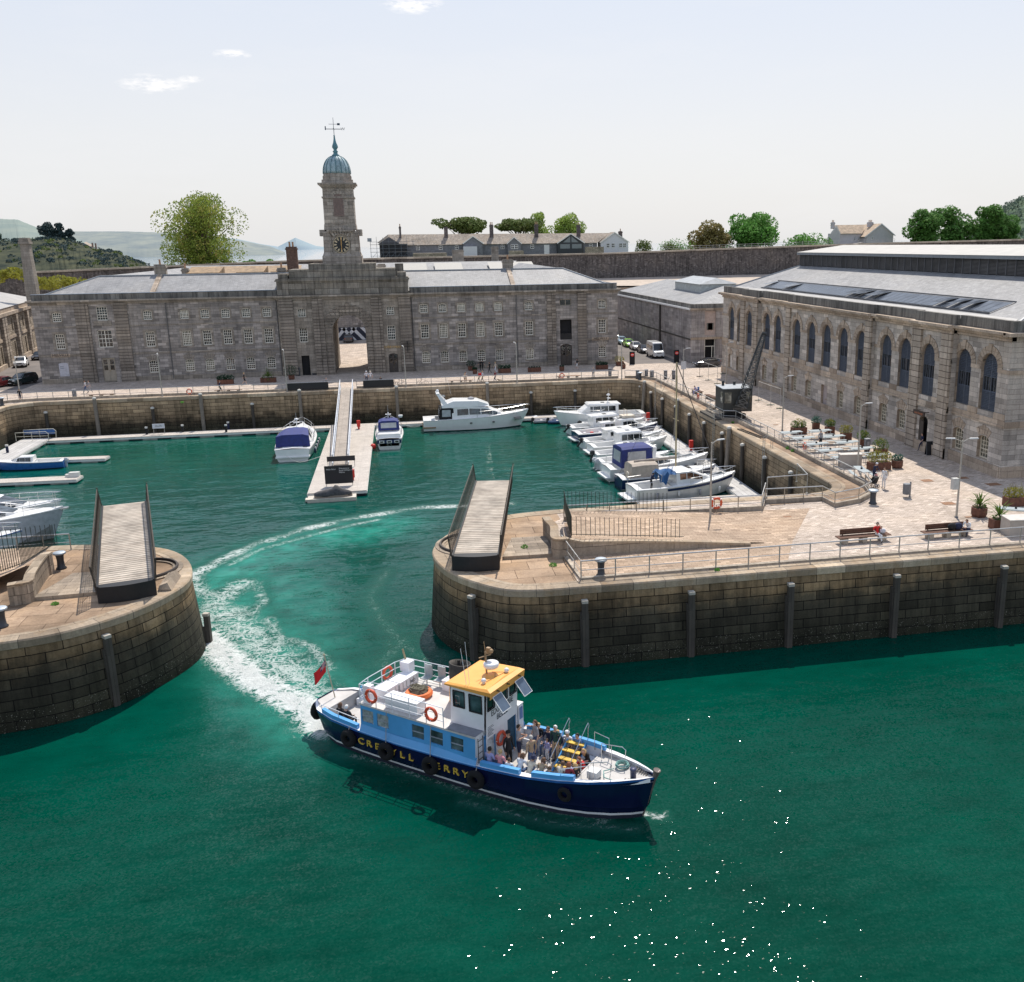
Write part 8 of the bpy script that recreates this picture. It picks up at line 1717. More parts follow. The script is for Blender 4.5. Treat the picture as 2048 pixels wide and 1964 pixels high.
hardtop('small low white motor boat squeezed next to the far corner cruiser',26.6,125.2,rad(8),7.6,2.1,.85,cz=.75,tilt=.6,rails=False);hardtop('narrow white day boat between the pilothouse boat and the fishing boat',26.4,119.9,rad(8),8.0,1.9,.85,cz=.8,rails=False)
t=hardtop('navy hulled fishing boat with cluttered open deck and small white wheelhouse',26.2,117.6,rad(8),11.2,3.4,1.15,NAVY,0,cz=1.25,x0=.02,x1=.26,cock=(.05,.5));m=MB()
for k in range(12):m.mark().cbox((-5+k*.42,RND.uniform(-.9,.9),.5),(.35,.4,.3+.3*RND.random()),rz=k)
for k,o in enumerate(m.parts('fishing_gear',[CL['cream'],CL['cream']],t)):o.data.materials[0]=(CL['cream'],OR,CL['white'],CL['blue'],RED)[k%5]
m=MB();m.box(.6,2.2,-.7,.7,2.6,2.9).tube([(1.2,-.5,2.9),(1.2,-.5,3.6),(1.2,.5,3.6),(1.2,.5,2.9)],.04,5);m.build('roof_gear',CL['cream'],t)
hardtop('white cuddy boat with black outboard beside the navy fishing boat',25.9,113.0,rad(8),10.4,3.1,1.05,tilt=.7,roofcol=GELW)
hardtop('white boat with long roof hatch and navy canvas back and dark waterline',25.8,109.2,rad(6),9.6,3.2,1.1,ob=0,cz=1.35,x0=-.16,x1=.2)
hardtop('small white runabout with black outboard nearest the twin engined boat',24.6,105.8,rad(6),7.6,2.7,.9,cz=.7,x0=-.1,x1=.12,tilt=.3)
t=std('white open boat with two silver outboards and tall white console',24.6,101.6,rad(6),8.4,2.9,1.0,cock=(.05,.45));outboard(t,-4.3,-.4,.75,OBW);outboard(t,-4.3,.4,.75,OBW);cabin(t,[(-.6,.8,.6,.75,2.5),(.2,.85,.9,.75,2.6),(1.0,.8,1.0,.5,1.6),(2.6,.4,1.2,.2,1.4)],GEL);MB().tube([(-3.6,-1.1,1),(-3.6,-1.1,1.7),(-3.2,-.3,1.7)],.03,5).build('grab_rail',CHROME,t)
t=std('long white sports cruiser with bright navy canvas cockpit enclosure',26.0,96.8,rad(6),11.6,3.7,1.4,cock=(.05,.12));bow_rail(t,11.6,3.7,1.4,.5,.6);cabin(t,[(-1.6,1.6,1.35,1.3,1.9),(-.6,1.55,1.4,1.25,2.35),(1.2,1.4,1.45,.9,1.75),(4.2,.7,1.75,.35,2.0)],GEL,wx=(.08,.5),wz=(.25,.8));canopy(t,-4.6,-1.2,1.55,1.5,1.45,3.5,CANV,True);MB().box(-6.3,-5.5,-1.5,1.5,.4,.55).build('swim_platform',GEL,t)
MB().loft([[(-1.35,s*1.6,1.4),(-.95,s*1.6,1.4),(-.6,s*1.3,3.3),(-1.0,s*1.3,3.3)] for s in (1,.93)]).loft([[(-1.35,s*1.6,1.4),(-.95,s*1.6,1.4),(-.6,s*1.3,3.3),(-1.0,s*1.3,3.3)] for s in (-.93,-1)]).box(-1.0,-.6,-1.3,1.3,3.2,3.35).build('arch',GEL,t)
for x in (.6,1.0,2.6,3.8):MB().box(x,x+.3,-1.86+max(0,x-1)*.17,1.86-max(0,x-1)*.17,1.02,1.15).build('porthole',PANE,t)
t=boat('navy hulled sailing yacht with tan cockpit tent and tall bare mast',26.0,92.9,rad(5),cat='yacht',name='sailing_yacht');hull(t,10.6,3.2,1.15,NAVY,GELW,FWH,(.06,.3));cabin(t,[(-1.6,.95,1.2,.85,1.6),(1.2,.9,1.3,.75,1.65),(2.6,.5,1.4,.4,1.55)],GELW,wx=(.1,.8),wz=(.3,.8));canopy(t,-4.3,-1.4,1.25,1.15,1.15,2.5,CANT,False,name='cockpit_tent');bow_rail(t,10.6,3.2,1.15,.84,.6)
MB().tube([(.9,0,1.5),(.9,0,12.4)],[.09,.07],8).tube([(.9,-.85,6.6),(.9,.85,6.6)],.03,5).build('mast',plain('mast_gold',(.46,.38,.22),.5,.2),t);MB().tube([(.8,0,2.7),(-3.6,0,2.6)],.14,6).build('boom',CANT,t);m=MB();m.tube([(.9,0,12.3),(5.2,0,1.8)],.05,4).tube([(.9,0,12.3),(-5.2,0,1.4)],.014,4)
for s in (-1,1):m.tube([(.9,0,12.3),(.9,s*.85,6.6),(.7,s*1.45,1.3)],.014,4)
m.build('rigging',plain('rigging_dark',(.08,.07,.07),.5,.3),t);MB().torus((-4.6,-.9,1.5),.3,.08,'x',14,6).build('lifebuoy',CL['cream'],t)
t=std('nearest white motor yacht with blue side stripe and crumpled blue cockpit canvas',26.3,88.0,rad(7),11.0,3.6,1.35,GELW,(.08,.34));bow_rail(t,11,3.6,1.35,.5,.6);cabin(t,[(-1.3,1.45,1.35,1.2,2.7),(.2,1.4,1.45,1.2,2.75),(1.2,1.3,1.45,.95,2.3),(2.3,1.0,1.55,.6,1.85),(4.3,.5,1.75,.3,1.95)],GEL,wx=(.06,.5),wz=(.42,.85),gm=glass('teak_glass',(.10,.05,.03),.08))
m=MB();P_=[(-3.0+i*.32,-1.2+j*.4,2.55+.16*math.sin(i*2.3+j)+.12*math.cos(j*2.1+i)-(.9 if j in (0,6) and i<3 else 0)) for j in range(7) for i in range(7)];m.add(P_,[(j*7+i,j*7+i+1,(j+1)*7+i+1,(j+1)*7+i) for j in range(6) for i in range(6)]);m.build('crumpled_canvas',plain('canvas_mid_blue',(.03,.11,.26),.8,0,.2,3),t);MB().tube([(-3,-1.25,1.4),(-2.8,-1.2,2.5),(-2.8,1.2,2.5),(-3,1.25,1.4)],.03,5).build('canopy_frame',CHROME,t)
for s in (-1,1):
 m=MB();us=[.28+.68*i/10 for i in range(11)];m.loft([[((u-.5)*11,s*(hullf(11,3.6,1.35,u)[0]+.02),hullf(11,3.6,1.35,u)[1]-a) for a in (.14,.36)]+[((u-.5)*11,s*(hullf(11,3.6,1.35,u)[0]-.05),hullf(11,3.6,1.35,u)[1]-a) for a in (.36,.14)] for u in us]);m.build('side_stripe',NAVY,t)
 for k in range(4):fender(t,-3.5+k*2.2,s*(1.85-max(0,k-2)*.3),.7,None if k%2 else CL['grey'])
MB().box(-6.4,-5.5,-1.4,1.4,.35,.5).build('swim_platform',GEL,t);MB().tube([(-5.3,-1.5,1.3),(-5.3,-1.5,1.95),(-3.9,-1.6,2.0)],.025,5).tube([(-5.3,1.5,1.3),(-5.3,1.5,1.95),(-3.9,1.6,2.0)],.025,5).build('stern_rail',CHROME,t)
Q('man in navy tugging at the blue canvas on the nearest motor yacht','lean',CL['navy'],CL['black'],HAIR['dark'],(22.9,87.5,.95),rad(-80),sleeves='long')
t=thing('jet_ski_dock','pale floating dock carrying a jet ski at the pontoon end','pontoon',(-7.5,94.4,0));MB().box(-2.3,2.3,-.7,.7,-.1,.35).box(-2.5,-2.2,-.5,.3,.1,.3).build('float',plain('dock_cream',(.55,.50,.43),.7,0,.15),t)
t=thing('jet_ski','jet ski wrapped in a dark grey cover on the small float','jet ski',(-7.4,94.4,.35),0);MB().loft([[(x,-w_,.12),(x,-w_*1.05,.3),(x,-w_*.5,h_),(x,w_*.5,h_),(x,w_*1.05,.3),(x,w_,.12)] for x,w_,h_ in ((-1.75,.3,.42),(-1.4,.45,.55),(-.6,.5,.72),(-.1,.5,.8),(.25,.42,1.12),(.5,.4,1.05),(.9,.42,.75),(1.5,.3,.55),(1.8,.1,.42))]).build('cover',plain('cover_grey',(.075,.072,.075),.85,0,.3,4),t,smooth=True);MB().loft([[(x,-w_,.0),(x,-w_,.2),(x,w_,.2),(x,w_,.0)] for x,w_ in ((-1.7,.45),(0,.52),(1.2,.45),(1.85,.08))]).build('hull',plain('ski_hull_tan',(.25,.2,.16),.5),t)
t=std('blue and white rowing style boat with outboard at the upper left finger',-42.4,117.2,rad(182),7.8,2.2,.85,plain('bright_blue',(.03,.13,.40),.3),(.05,.4));cabin(t,[(-.8,.75,.7,.6,1.5),(.6,.75,.8,.6,1.5),(1.6,.6,.9,.4,1.1)],GEL,wz=(.3,.85));outboard(t,-3.9,0,.6,OBW,.9)
t=std('white flybridge boat whose bow rail shows at the far left',-37.6,91.6,rad(-2),13.5,4.0,1.6);bow_rail(t,13.5,4,1.6,.45,.8);cabin(t,[(-3,1.6,1.6,1.4,2.9),(1.5,1.5,1.7,1.3,2.8),(4,.8,1.9,.5,2.1)],GEL)
t=std('large white motor yacht with grey lower hull, bow pointing right at the left edge',-36.3,87.0,rad(-3),14.4,4.4,1.95,plain('hull_pale_grey',(.42,.42,.46),.3));bow_rail(t,14.4,4.4,1.95,.35,.75);cabin(t,[(-3,1.8,2.0,1.5,3.3),(1.0,1.7,2.1,1.3,3.1),(3.6,1.0,2.4,.6,2.6)],GEL);MB().box(7.0,7.6,-.2,.2,2.62,2.75).build('anchor_roller',CHROME,t)
t=std('white motor boat with thin blue gunwale line, nearest at the left edge',-36.0,81.9,rad(-3),10.5,3.4,1.6,plain('hull_cool_white',(.62,.63,.66),.3),stripe=BLUED);bow_rail(t,10.5,3.4,1.6,.45,.7);cabin(t,[(-2,1.3,1.6,1.1,2.6),(1,1.2,1.7,.9,2.5),(2.6,.7,1.9,.4,2.1)],GEL)
# crane
CRG=plain('crane_grey',(.038,.042,.042),.45,.3,.25,1.2);CRL=plain('crane_lattice',(.16,.165,.165),.5,.4)
t=thing('quay_crane','old dark grey quay crane with lattice jib and glazed cab','crane',(36.3,102.4,ZD),rad(-3))
MB().lathe([(1.4,0),(1.4,.4),(.9,.5),(.9,.9)],n=20).build('base',plain('crane_base',(.03,.032,.034),.7),t);MB().box(-1.65,1.65,-1.55,1.7,.9,3.45).build('cab',CRG,t);MB().box(-1.72,1.72,-1.62,1.77,3.45,3.52).build('cab_roof',plain('cab_roof_pale',(.30,.33,.36),.5),t)
for x0,x1 in ((-1.5,-.75),(.95,1.5)):MB().box(x0,x1,-1.58,-1.53,1.9,3.1).build('cab_window',PANEL_,t)
MB().box(-1.68,-1.63,-1.3,-.5,1.9,3.1).build('cab_window',PANEL_,t);MB().lathe([(.16,3.5),(.16,3.95),(.1,4.05)],(-1.0,1.0,0),8).lathe([(.16,3.5),(.16,3.9)],(.4,1.3,0),8).build('vent',CRG,t)
j0=Vector((.25,-1.95,1.5));j1=Vector((3.2,-.2,9.3));m=MB();q0,q1=.62,.2;sd_=Vector((.88,0,-.28)).normalized();up2=Vector((0,1,-.1)).normalized()
def jc(f,a,b_):wv2=q0+(q1-q0)*f;return j0.lerp(j1,f)+sd_*a*wv2+up2*b_*wv2*.55
for a in (-1,1):
 for b_ in (-1,1):m.tube([jc(0,a,b_),jc(1,a,b_)],.065,4)
m.tube([jc(1,-1,0),jc(1,1,0)],.22,8);jo=m.build('jib',CRG,t);m=MB();n=14
for i in range(n):
 f0,f1=i/n,(i+1)/n
 for b_ in (-1,1):m.tube([jc(f0,-1,b_),jc(f1,1,b_)],.04,4).tube([jc(f0,1,b_),jc(f1,-1,b_)],.04,4).tube([jc(f0,-1,b_),jc(f0,1,b_)],.045,4)
 for a in (-1,1):m.tube([jc(f0,a,-1),jc(f1,a,1)],.03,4)
m.build('jib_bracing',CRL,jo);text_obj('maker_lettering','STOTHERT',.3,plain('letter_dull',(.25,.22,.2),.6),t,(.2,-1.57,1.2),(PI/2,0,0),.01)
railing('pale railing round the crane platform over the basin edge',[(34.6,100.8),(34.6,106.8)],1.12,1.5,(.55,));t=thing('crane_platform','dark timber platform under the crane at the basin edge','platform',(34.9,103.8,0));MB().box(-1.2,1.5,-2.9,2.9,4.2,5.0).build('deck',WOODD,t)
def wall_ladder(label,x,y):
 t=thing('wall_ladder',label,'ladder',(x,y,0));m=MB()
 for s in (-.25,.25):m.tube([(0,s,-.5),(0,s,5.7),(.35,s,6.0),(.8,s,5.7),(.8,s,4.85)],.03,5)
 m.build('rail',STEELD,t);m=MB()
 for k in range(20):m.tube([(0,-.25,.1+k*.28),(0,.25,.1+k*.28)],.02,4)
 m.build('rungs',STEELD,t)
wall_ladder('steel ladder on the east basin wall below the crane',33.6,101.2);wall_ladder('steel ladder on the east basin wall below the cafe tables',33.6,85.9);wall_ladder('steel ladder on the east basin wall near the far corner',33.6,126.5)
MB_=MB();MB_.box(-2.6,2.6,-.03,.03,.05,.12).box(-2.6,2.6,.45,.5,.05,.12)
for k in range(13):MB_.tube([(-2.5+k*.42,0,.1),(-2.3+k*.42,.47,.1)],.03,4)
o=MB_.build('loose_ladder',WOODD,None);o.location=(35.0,92.6,ZD);o.rotation_euler=(0,0,rad(97));tag(o,'dark lattice ladder lying on the basin edge right of the crane','ladder')
for pts,lab in (([(42.87,136.07),(42.93,132.14),(43.03,128.41)],'row of mesh fence panels standing on the plaza beyond the crane'),([(42.87,136.07),(47.23,138.13)],'mesh fence panel run behind the first toward the arched hall'),([(43.31,113.09),(43.42,109.25),(43.55,106.57)],'row of mesh fence panels in front of the arched hall shadow')):
 t=thing('fence_panel',lab,'fence',(pts[0][0],pts[0][1],ZD));P_=[Vector((p[0]-pts[0][0],p[1]-pts[0][1],.05)) for p in pts];m=MB()
 for z in (.1,2.3):m.tube([p+Vector((0,0,z)) for p in P_],.028,4)
 m.build('rail',plain('fence_galv',(.5,.5,.48),.5,.3),t)
 for p in P_:MB().tube([p,p+Vector((0,0,2.35))],.03,4).build('post',plain('fence_galv',(.5,.5,.48),.5,.3),t);MB().box(p.x-.45,p.x+.45,p.y-.12,p.y+.12,-.04,.07).build('foot',plain('foot_green',(.05,.08,.05),.8),t)
def table_proto():
 t=thing('picnic_table','x','table');TP=plain('table_top_grey',(.33,.38,.40),.45,0,.06);LG=plain('table_leg_white',(.42,.45,.46),.5,.3);MB().box(-1.15,1.15,-.38,.38,.74,.78).build('tabletop',TP,t)
 for s in (-1,1):
  MB().box(-1.05,1.05,s*.72-.14,s*.72+.14,.44,.47).build('seat',TP,t)
  for e in (-1,1):MB().tube([(e*1.0,s*.33,0),(e*1.0,s*.33,.74)],.025,4).tube([(e*.95,s*.72,0),(e*.95,s*.72,.44)],.02,4).build('leg',LG,t)
 MB().box(-.07,.07,-.06,.06,.78,.9).build('condiment_holder',CL['black'],t);return t
TPR=table_proto();RW=['farthest','second','third','fourth','nearest']
for i in range(5):
 for j,x in enumerate((37.6,40.7)):
  place(0,TPR,None,(x+.05*i,89.0-i*2.95,ZD+.01),rad(2),'%s grey picnic table in the %s'%(RW[i],'row beside the railing' if j==0 else 'row towards the arched hall'),'grey picnic tables of the cafe')
dup(TPR,(36.9,72.3,ZD+.01),rad(80),'grey picnic table alone beside the counter near the pushchair');dup(TPR,(41.7,58.4,ZD+.01),rad(-30),'grey picnic table at the right picture edge behind the counter')
for (x,y),s_,lab in (((37.89,76.45),(1.9,.7),'pale square service counter at the end of the cafe tables'),((39.63,55.3),(1.5,1.3),'pale cube shaped counter at the right picture edge')):
 t=thing('service_counter',lab,'counter',(x,y,ZD+.01),rad(-8));MB().box(-s_[0]/2,s_[0]/2,-s_[1]/2,s_[1]/2,0,1.1).build('body',plain('counter_pale',(.42,.38,.34),.7,0,.06),t);MB().box(-s_[0]/2-.05,s_[0]/2+.05,-s_[1]/2-.05,s_[1]/2+.05,1.1,1.16).build('worktop',plain('counter_top',(.55,.52,.48),.5),t)
for k,((x,y),kd,w_,pl,ph,lab) in enumerate((((39.58,91.65),'box',1.5,'mix',.9,'rusty trough planter at the far end of the cafe tables'),((42.36,93.67),'box',.7,'teal',.9,'small planter with a pointed shrub behind the cafe tables'),((42.76,91.16),'box',.9,'mix',1.0,'planter right of the pointed shrub by the cafe tables'),((42.85,87.62),'box',1.0,'yellow',1.0,'planter with yellow green leaves behind the third table row'),((43.08,84.28),'box',.9,'mix',1.1,'planter with bright green leaves beside the cafe lamp post'),((42.51,79.8),'box',1.1,'mix',1.2,'taller green planter behind the large rusty trough'),((39.84,74.9),'box',1.9,'yellow',1.3,'large rusty trough with tall leaves behind the man in navy'),((41.64,75.05),'tub',.95,'teal',.7,'round rusty planter standing alone right of the large trough'),((39.73,59.7),'tub',1.1,'palm',1.3,'round rusty planter with a spiky palm right of the second bench'),((39.37,56.76),'box',1.2,'palm',1.3,'rusty planter with palm beside the right edge counter'),((43.84,61.72),'box',1.4,'yellow',1.1,'yellow green shrub planter behind the right edge table'),((-25.42,147.78),'box',2.2,'dark',.9,'dark leafy trough in the building shadow at the jogger'),((-19.46,148.05),'box',2.2,'palm',1.7,'dark trough with a green palm left of the gatehouse'),((-16.4,150.27),'tub',.9,'dark',2.0,'tall spiky plant in a pot left of the gatehouse door'),((10.64,153.11),'tub',1.0,'dark',1.3,'round topiary pot right of the arch under the windows'),((10.9,148.88),'tub',.7,'dark',.5,'small rusty pot in front of the topiary'),((15.46,148.8),'box',1.9,'dark',.8,'rusty trough in the shadow behind the woman with the dog'),((20.1,148.72),'box',2.0,'dark',.2,'empty looking rusty trough in the middle of the right wing'),((24.39,148.54),'tub',.8,'dark',.3,'rusty drum planter by the dark double door'),((30.82,148.84),'box',1.9,'dark',.7,'rusty trough below the right hand name tablet'),((34.55,152.34),'box',1.2,'yellow',1.3,'planter with bright yellow flowers at the building corner'),((34.19,148.5),'tub',.8,'dark',.2,'rusty drum beside the yellow flowers'))):
 planter(lab,x,y,kd,0,w_,min(.8,w_*.6),.66,pl,ph,k+20)
t=thing('litter_bin','grey cylinder litter bin on a post in the open plaza','bin',(37.71,65.75)+(ZD+.01,));MB().lathe([(.27,.25),(.29,.3),(.29,1.05),(.25,1.08)],(-.3,0,0),12).build('bin_body',GUNM,t);MB().box(-.04,.04,-.05,.05,0,1.2).build('post',GUNM,t);MB().box(-.1,.14,-.1,.1,0,.02).build('foot',GUNM,t)
for k,((x,y),lab) in enumerate((((33.64,136.79),'first dark bin by the far right basin corner'),((35.05,137.14),'second dark bin by the far right basin corner'),((35.6,135.89),'third dark bin by the far right basin corner'),((37.47,135.35),'dark bin on the plaza right of the corner railing'),((38.6,135.01),'dark post box on the plaza left of the lamp with a notice'),((-43.21,138.93),'dark post with a white notice at the left of the back quay'),((30.25,140.21),'dark marker post behind the right part of the back railing'),((42.26,81.94),'teal bin behind the fourth cafe table'))):
 t=thing('waste_bin',lab,'bin',(x,y,ZD+.01));MB().box(-.22,.22,-.2,.2,.1,1.15).build('body',GUNM,t);MB().box(-.24,.24,-.22,.22,1.15,1.22).box(-.12,.12,-.21,-.2,.6,.95).build('lid',CL['grey'],t);MB().box(-.18,.18,-.16,.16,0,.1).build('base',FBLK,t)
for (x,y),lab in (((36.87,153.55),'dark pillar with a red no entry disc at the street mouth'),((44.49,153.97),'dark pillar with a red no entry disc on the right kerb')):
 t=thing('road_sign',lab,'road sign',(x,y,ZD+.01));MB().box(-.42,.42,-.12,.12,0,2.05).build('pillar',CL['black'],t);MB().lathe([(.30,0),(.30,.02)],n=18).move(lambda a,b_,c_:(a,-.13-c_,1.55+b_)).build('disc',RED,t);MB().box(-.2,.2,-.17,-.155,1.5,1.6).build('bar',WHITE,t)
t=thing('banner_flag','red upright banner against the storehouse corner','banner',(46.64,152.76)+(ZD,));MB().box(-.2,.2,-.02,.02,.2,2.1).build('cloth',CL['pink'],t);MB().tube([(-.22,0,0),(-.22,0,2.2)],.02,4).build('pole',GUNM,t)
for (x,y),lab in (((-13.38,154.65),'black menu board right of the left gatehouse door'),((-12.52,154.4),'white framed chalk board beside the menu board'),((-15.87,154.3),'black menu board left of the gatehouse door'),((47.02,79.14),'black board standing at the arched hall doorway')):
 t=thing('menu_board',lab,'sign',(x,y,ZD+.01));MB().add([(-.35,-.2,0),(.35,-.2,0),(.35,0,1.25),(-.35,0,1.25)],[(0,1,2,3)]).add([(-.35,.2,0),(.35,.2,0),(.35,0,1.25),(-.35,0,1.25)],[(3,2,1,0)]).build('panel',BK,t);MB().tube([(-.35,-.2,0),(-.35,0,1.27),(.35,0,1.27),(.35,-.2,0)],.025,4).build('frame',GUNM if 'black' in lab else WHITE,t)
for (x,y),lab in (((-1.55,138.36),'first of the two bicycles leaning on the back railing by the black board'),((-0.38,138.34),'second bicycle leaning on the back railing by the lamp post'),((2.7,137.92),'bicycle alone on the back railing right of the lamp post')):
 t=thing('bicycle',lab,'bicycle',(x,138.1,ZD+.01))
 for s in (-.5,.5):MB().torus((s,0,.34),.31,.022,'y',16,4).build('wheel',FBLK,t)
 MB().tube([(-.5,0,.34),(-.18,0,.8),(.38,0,.85),(.5,0,.34)],.022,4).tube([(-.5,0,.34),(-.05,0,.32),(.38,0,.82)],.02,4).tube([(-.05,0,.32),(-.2,0,.92)],.02,4).build('frame',CL['black'],t);MB().tube([(.36,-.25,.98),(.38,0,.98),(.36,.25,.98)],.02,4).build('handlebar',FBLK,t);MB().box(-.32,-.08,-.07,.07,.92,.97).build('saddle',FBLK,t)
# vehicles
PW_=plain('paint_white',(.72,.73,.74),.2,0,.04,1,None,.5);PD=plain('paint_black_green',(.012,.028,.028),.15,.2,.1,1,None,.6);PBL=plain('paint_ice_blue',(.33,.50,.62),.2,.2,.08,1,None,.5);PGR=plain('paint_lime',(.28,.62,.06),.25,0,.08,1,None,.5);PDK2=plain('paint_dark_grey',(.06,.065,.08),.2,.3,.1,1,None,.5);PRD=plain('paint_dark_red',(.16,.02,.02),.2,.2,.1,1,None,.5)
car('white high roofed van parked at the near end of the side street',(43.15,162.6),rad(-90),PW_,5.6,2.0,2.6,'van');car('dark grey hatchback parked behind the white van',(42.9,169.6),rad(-90),PDK2,4.2);car('white hatchback behind the dark grey one',(42.8,175.2),rad(-90),PW_,4.1);car('lime green car in the street between white and pale blue cars',(42.7,180.6),rad(-90),PGR,4.1);car('pale blue car behind the lime green one',(42.6,186.2),rad(-90),PBL,4.3)
car('white and orange striped van at the far end of the street',(42.3,193.2),rad(-90),plain('paint_cream',(.66,.62,.52),.3,0,.1),5.0,1.95,2.2,'van')
car('white suv parked beside the rubble warehouse',(-64.0,181.0),rad(-78),PW_,4.6,1.95,1.65,'suv');car('black hatchback parked beyond the white suv',(-64.8,192.2),rad(-84),PDK2,4.2);car('large dark green black suv in the road left of the clock building',(-55.6,156.5),rad(-112),PD,4.8,2.0,1.7,'suv');car('dark red car half hidden by the lamp post at the left',(-57.8,154.2),rad(-112),PRD,4.0)
car('black estate car parked in the courtyard seen through the arch',(-10.6,207.5),rad(90),PDK2,4.4,1.85,1.5,'suv')
car('dark car behind the arched hall corner',(47.5,147.2),rad(180),PDK2,4.2)
# trees, hills and far shore
T1=leaf('leaf_sparse_olive',(.13,.15,.03),.35,.5,(.22,.16,.05));T2=leaf('leaf_pine',(.14,.19,.05),.1,.4,(.13,.12,.05));T3=leaf('leaf_light',(.30,.40,.09),.4);T4=leaf('leaf_bright',(.14,.32,.06),.25,.5);T5=leaf('leaf_tan',(.26,.22,.08),.3,.5,(.42,.30,.13));T6=leaf('leaf_dusk',(.045,.075,.075),.05,.3)
tree('tall airy tree with yellow green leaves rising above the left wing',-51.5,286,17,19.5,19.5,'tall',leaf('leaf_tall',(.25,.33,.06),.45,.5,(.55,.40,.15)),3,.22,19000,.23,cl=85)
YT=322
tree('flat topped pine above the left part of the terrace',21.2,YT,20,11.8,14.5,'pine',T2,5,.42,4200,.36);tree('windswept dark pine above the middle of the terrace',39.5,YT,20,11.6,12.5,'pine',T2,6,.45,3800,.34);tree('pale thin leaved tree right of the windswept pine',47.0,YT+3,20,13.3,9,'tall',T3,7,.3,3000,.3);tree('bright yellow green tree above the right part of the terrace',56.5,YT+2,20,13.0,11,'round',T3,8,.25,4800,.32)
tree('round tan and green tree left of the bright green one',104.3,YT,20,9.4,14,'round',T5,9,.1,5200,.4);tree('large bright green spreading tree above the high wall',119.5,YT,19.5,12.8,19,'round',T4,10,.1,7500,.42);tree('low green bush tree right of the bright spreading tree',138,YT,20.5,4.6,14,'round',T4,11,.1,3000,.34)
for k,(x,h_,w_,lab) in enumerate(((184,13.2,14,'leftmost tree of the dark green clump above the roof lantern'),(194.5,13.6,14,'second tree of the dark green clump above the roof lantern'),(205.5,14,14,'third tree of the dark green clump above the roof lantern'),(215.5,11.5,13,'rightmost lower tree of the dark green clump'))):tree(lab,x,YT+3*(k%2),20.5,h_,w_,'round',leaf('leaf_deep',(.11,.25,.05),.2,.5,(.10,.17,.03)),30+k,.08,6000,.42)
for k,(x,y,h_,w_,lab) in enumerate(((69,303,3.2,6,'dark evergreen hedge right of the white gable'),(77,305,4.0,5,'low garden tree right of the hedge'),(92,318,3.2,12,'olive bushes behind the railing left of the tan tree'),(86,306,3.0,6,'rounded bush left of the tan tree'),(148,325,4.0,5,'small dark tree left of the pale hillside house'))):tree(lab,x,y,20.6,h_,w_,'round',T2 if k%2 else T4,50+k,.05,900,.22)
def foliage_mass(name,label,pts,r,n,mat,sz,sd=1):
 R=random.Random(sd);mb=MB()
 for x,y,z in pts:leaf_ball(mb,(x,y,z),r*R.uniform(.7,1.2),n,sz,R,.6)
 o=mb.build(name,mat,None);tag(o,label,'bushes',None,'stuff');return o
foliage_mass('ivy_bank','yellow flowering ivy bank behind the left warehouse roof',[(-108+k*2.1,262-abs(k-7)*.2,14.6+.9*math.sin(k)+(3.4 if k<9 else 3.4-(k-9)*.45)) for k in range(22)],2.4,260,leaf('ivy_yellow',(.30,.30,.05),.3),.25,4)
foliage_mass('ivy_mound','low weeds and bushes on the wall top between the big tree and the tower',[(-40+k*1.6,281,19.9+.4*math.sin(k*2)) for k in range(7)],1.1,160,T4,.18,5)
foliage_mass('weed_tufts','small green weeds growing from joints along the quay edge',[(8.38,55.82)+(ZD+.05,),(7.05,59.21)+(5.05,),(35.61,84.73)+(ZD+.1,),(35.56,83.49)+(ZD+.1,),(35.02,98.91)+(ZD+.1,),(17.89,52.64)+(ZD+.05,),(-19.85,55.55)+(ZD+.05,),(-28.48,132.81)+(4.6,)],.22,120,T4,.05,6)
def ridge_land(name,pts,depth,mat,base=-3,seed=1,amp=2.5,steps=26,foot=None):
 """pts: (x, y, crest z); a slope falling towards the viewer down to the sea"""
 R=random.Random(seed);P2=[]
 for (a,b_) in zip(pts,pts[1:]):
  for k in range(steps):u=k/steps;P2.append(tuple(a[i]+(b_[i]-a[i])*u for i in range(3)))
 P2.append(pts[-1]);rows=9;mb=MB();n=len(P2)
 for r in range(rows):
  f=r/(rows-1)
  for i,(x,y,z) in enumerate(P2):
   e=math.sin(f*PI/2)**.8;nz=amp*(math.sin(i*.7+r)+math.sin(i*.23+r*2.1)+R.uniform(-1,1))*.4*(1 if 0<r else .0)
   s_=x/y;yy=y-depth*(1-f)+(R.uniform(-1,1)*depth*.004);mb.v.append((s_*yy,yy,base+(z-base)*e+nz*(0 if r==0 else 1)))
 for r in range(rows-1):
  for i in range(n-1):mb.f.append((r*n+i,r*n+i+1,(r+1)*n+i+1,(r+1)*n+i));mb.m.append(0)
 return mb.build(name,mat,None,smooth=True,kind='structure')
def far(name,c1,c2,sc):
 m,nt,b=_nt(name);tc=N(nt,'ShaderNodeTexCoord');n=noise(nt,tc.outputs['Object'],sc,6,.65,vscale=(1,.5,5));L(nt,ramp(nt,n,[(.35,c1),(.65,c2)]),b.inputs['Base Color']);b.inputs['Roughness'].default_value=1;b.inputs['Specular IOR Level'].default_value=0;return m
H1=far('far_hills',(.19,.225,.24),(.28,.305,.28),.012);H0=far('far_cape',(.27,.34,.39),(.30,.37,.40),.003);H2=far('headland_slope',(.035,.045,.04),(.10,.105,.07),.05);H3=far('left_hill_haze',(.20,.25,.24),(.26,.30,.27),.012)  # distance haze is mixed into the far hill and cape colours
ridge_land('cape_hill',[(-2300,12000,190),(-1765,12000,124),(-1520,12000,66),(-1330,12000,34),(-1180,12000,108),(-1128,12000,132),(-1020,12000,84),(-905,12000,36),(-760,12000,18)],500,H0,-5,3,1)
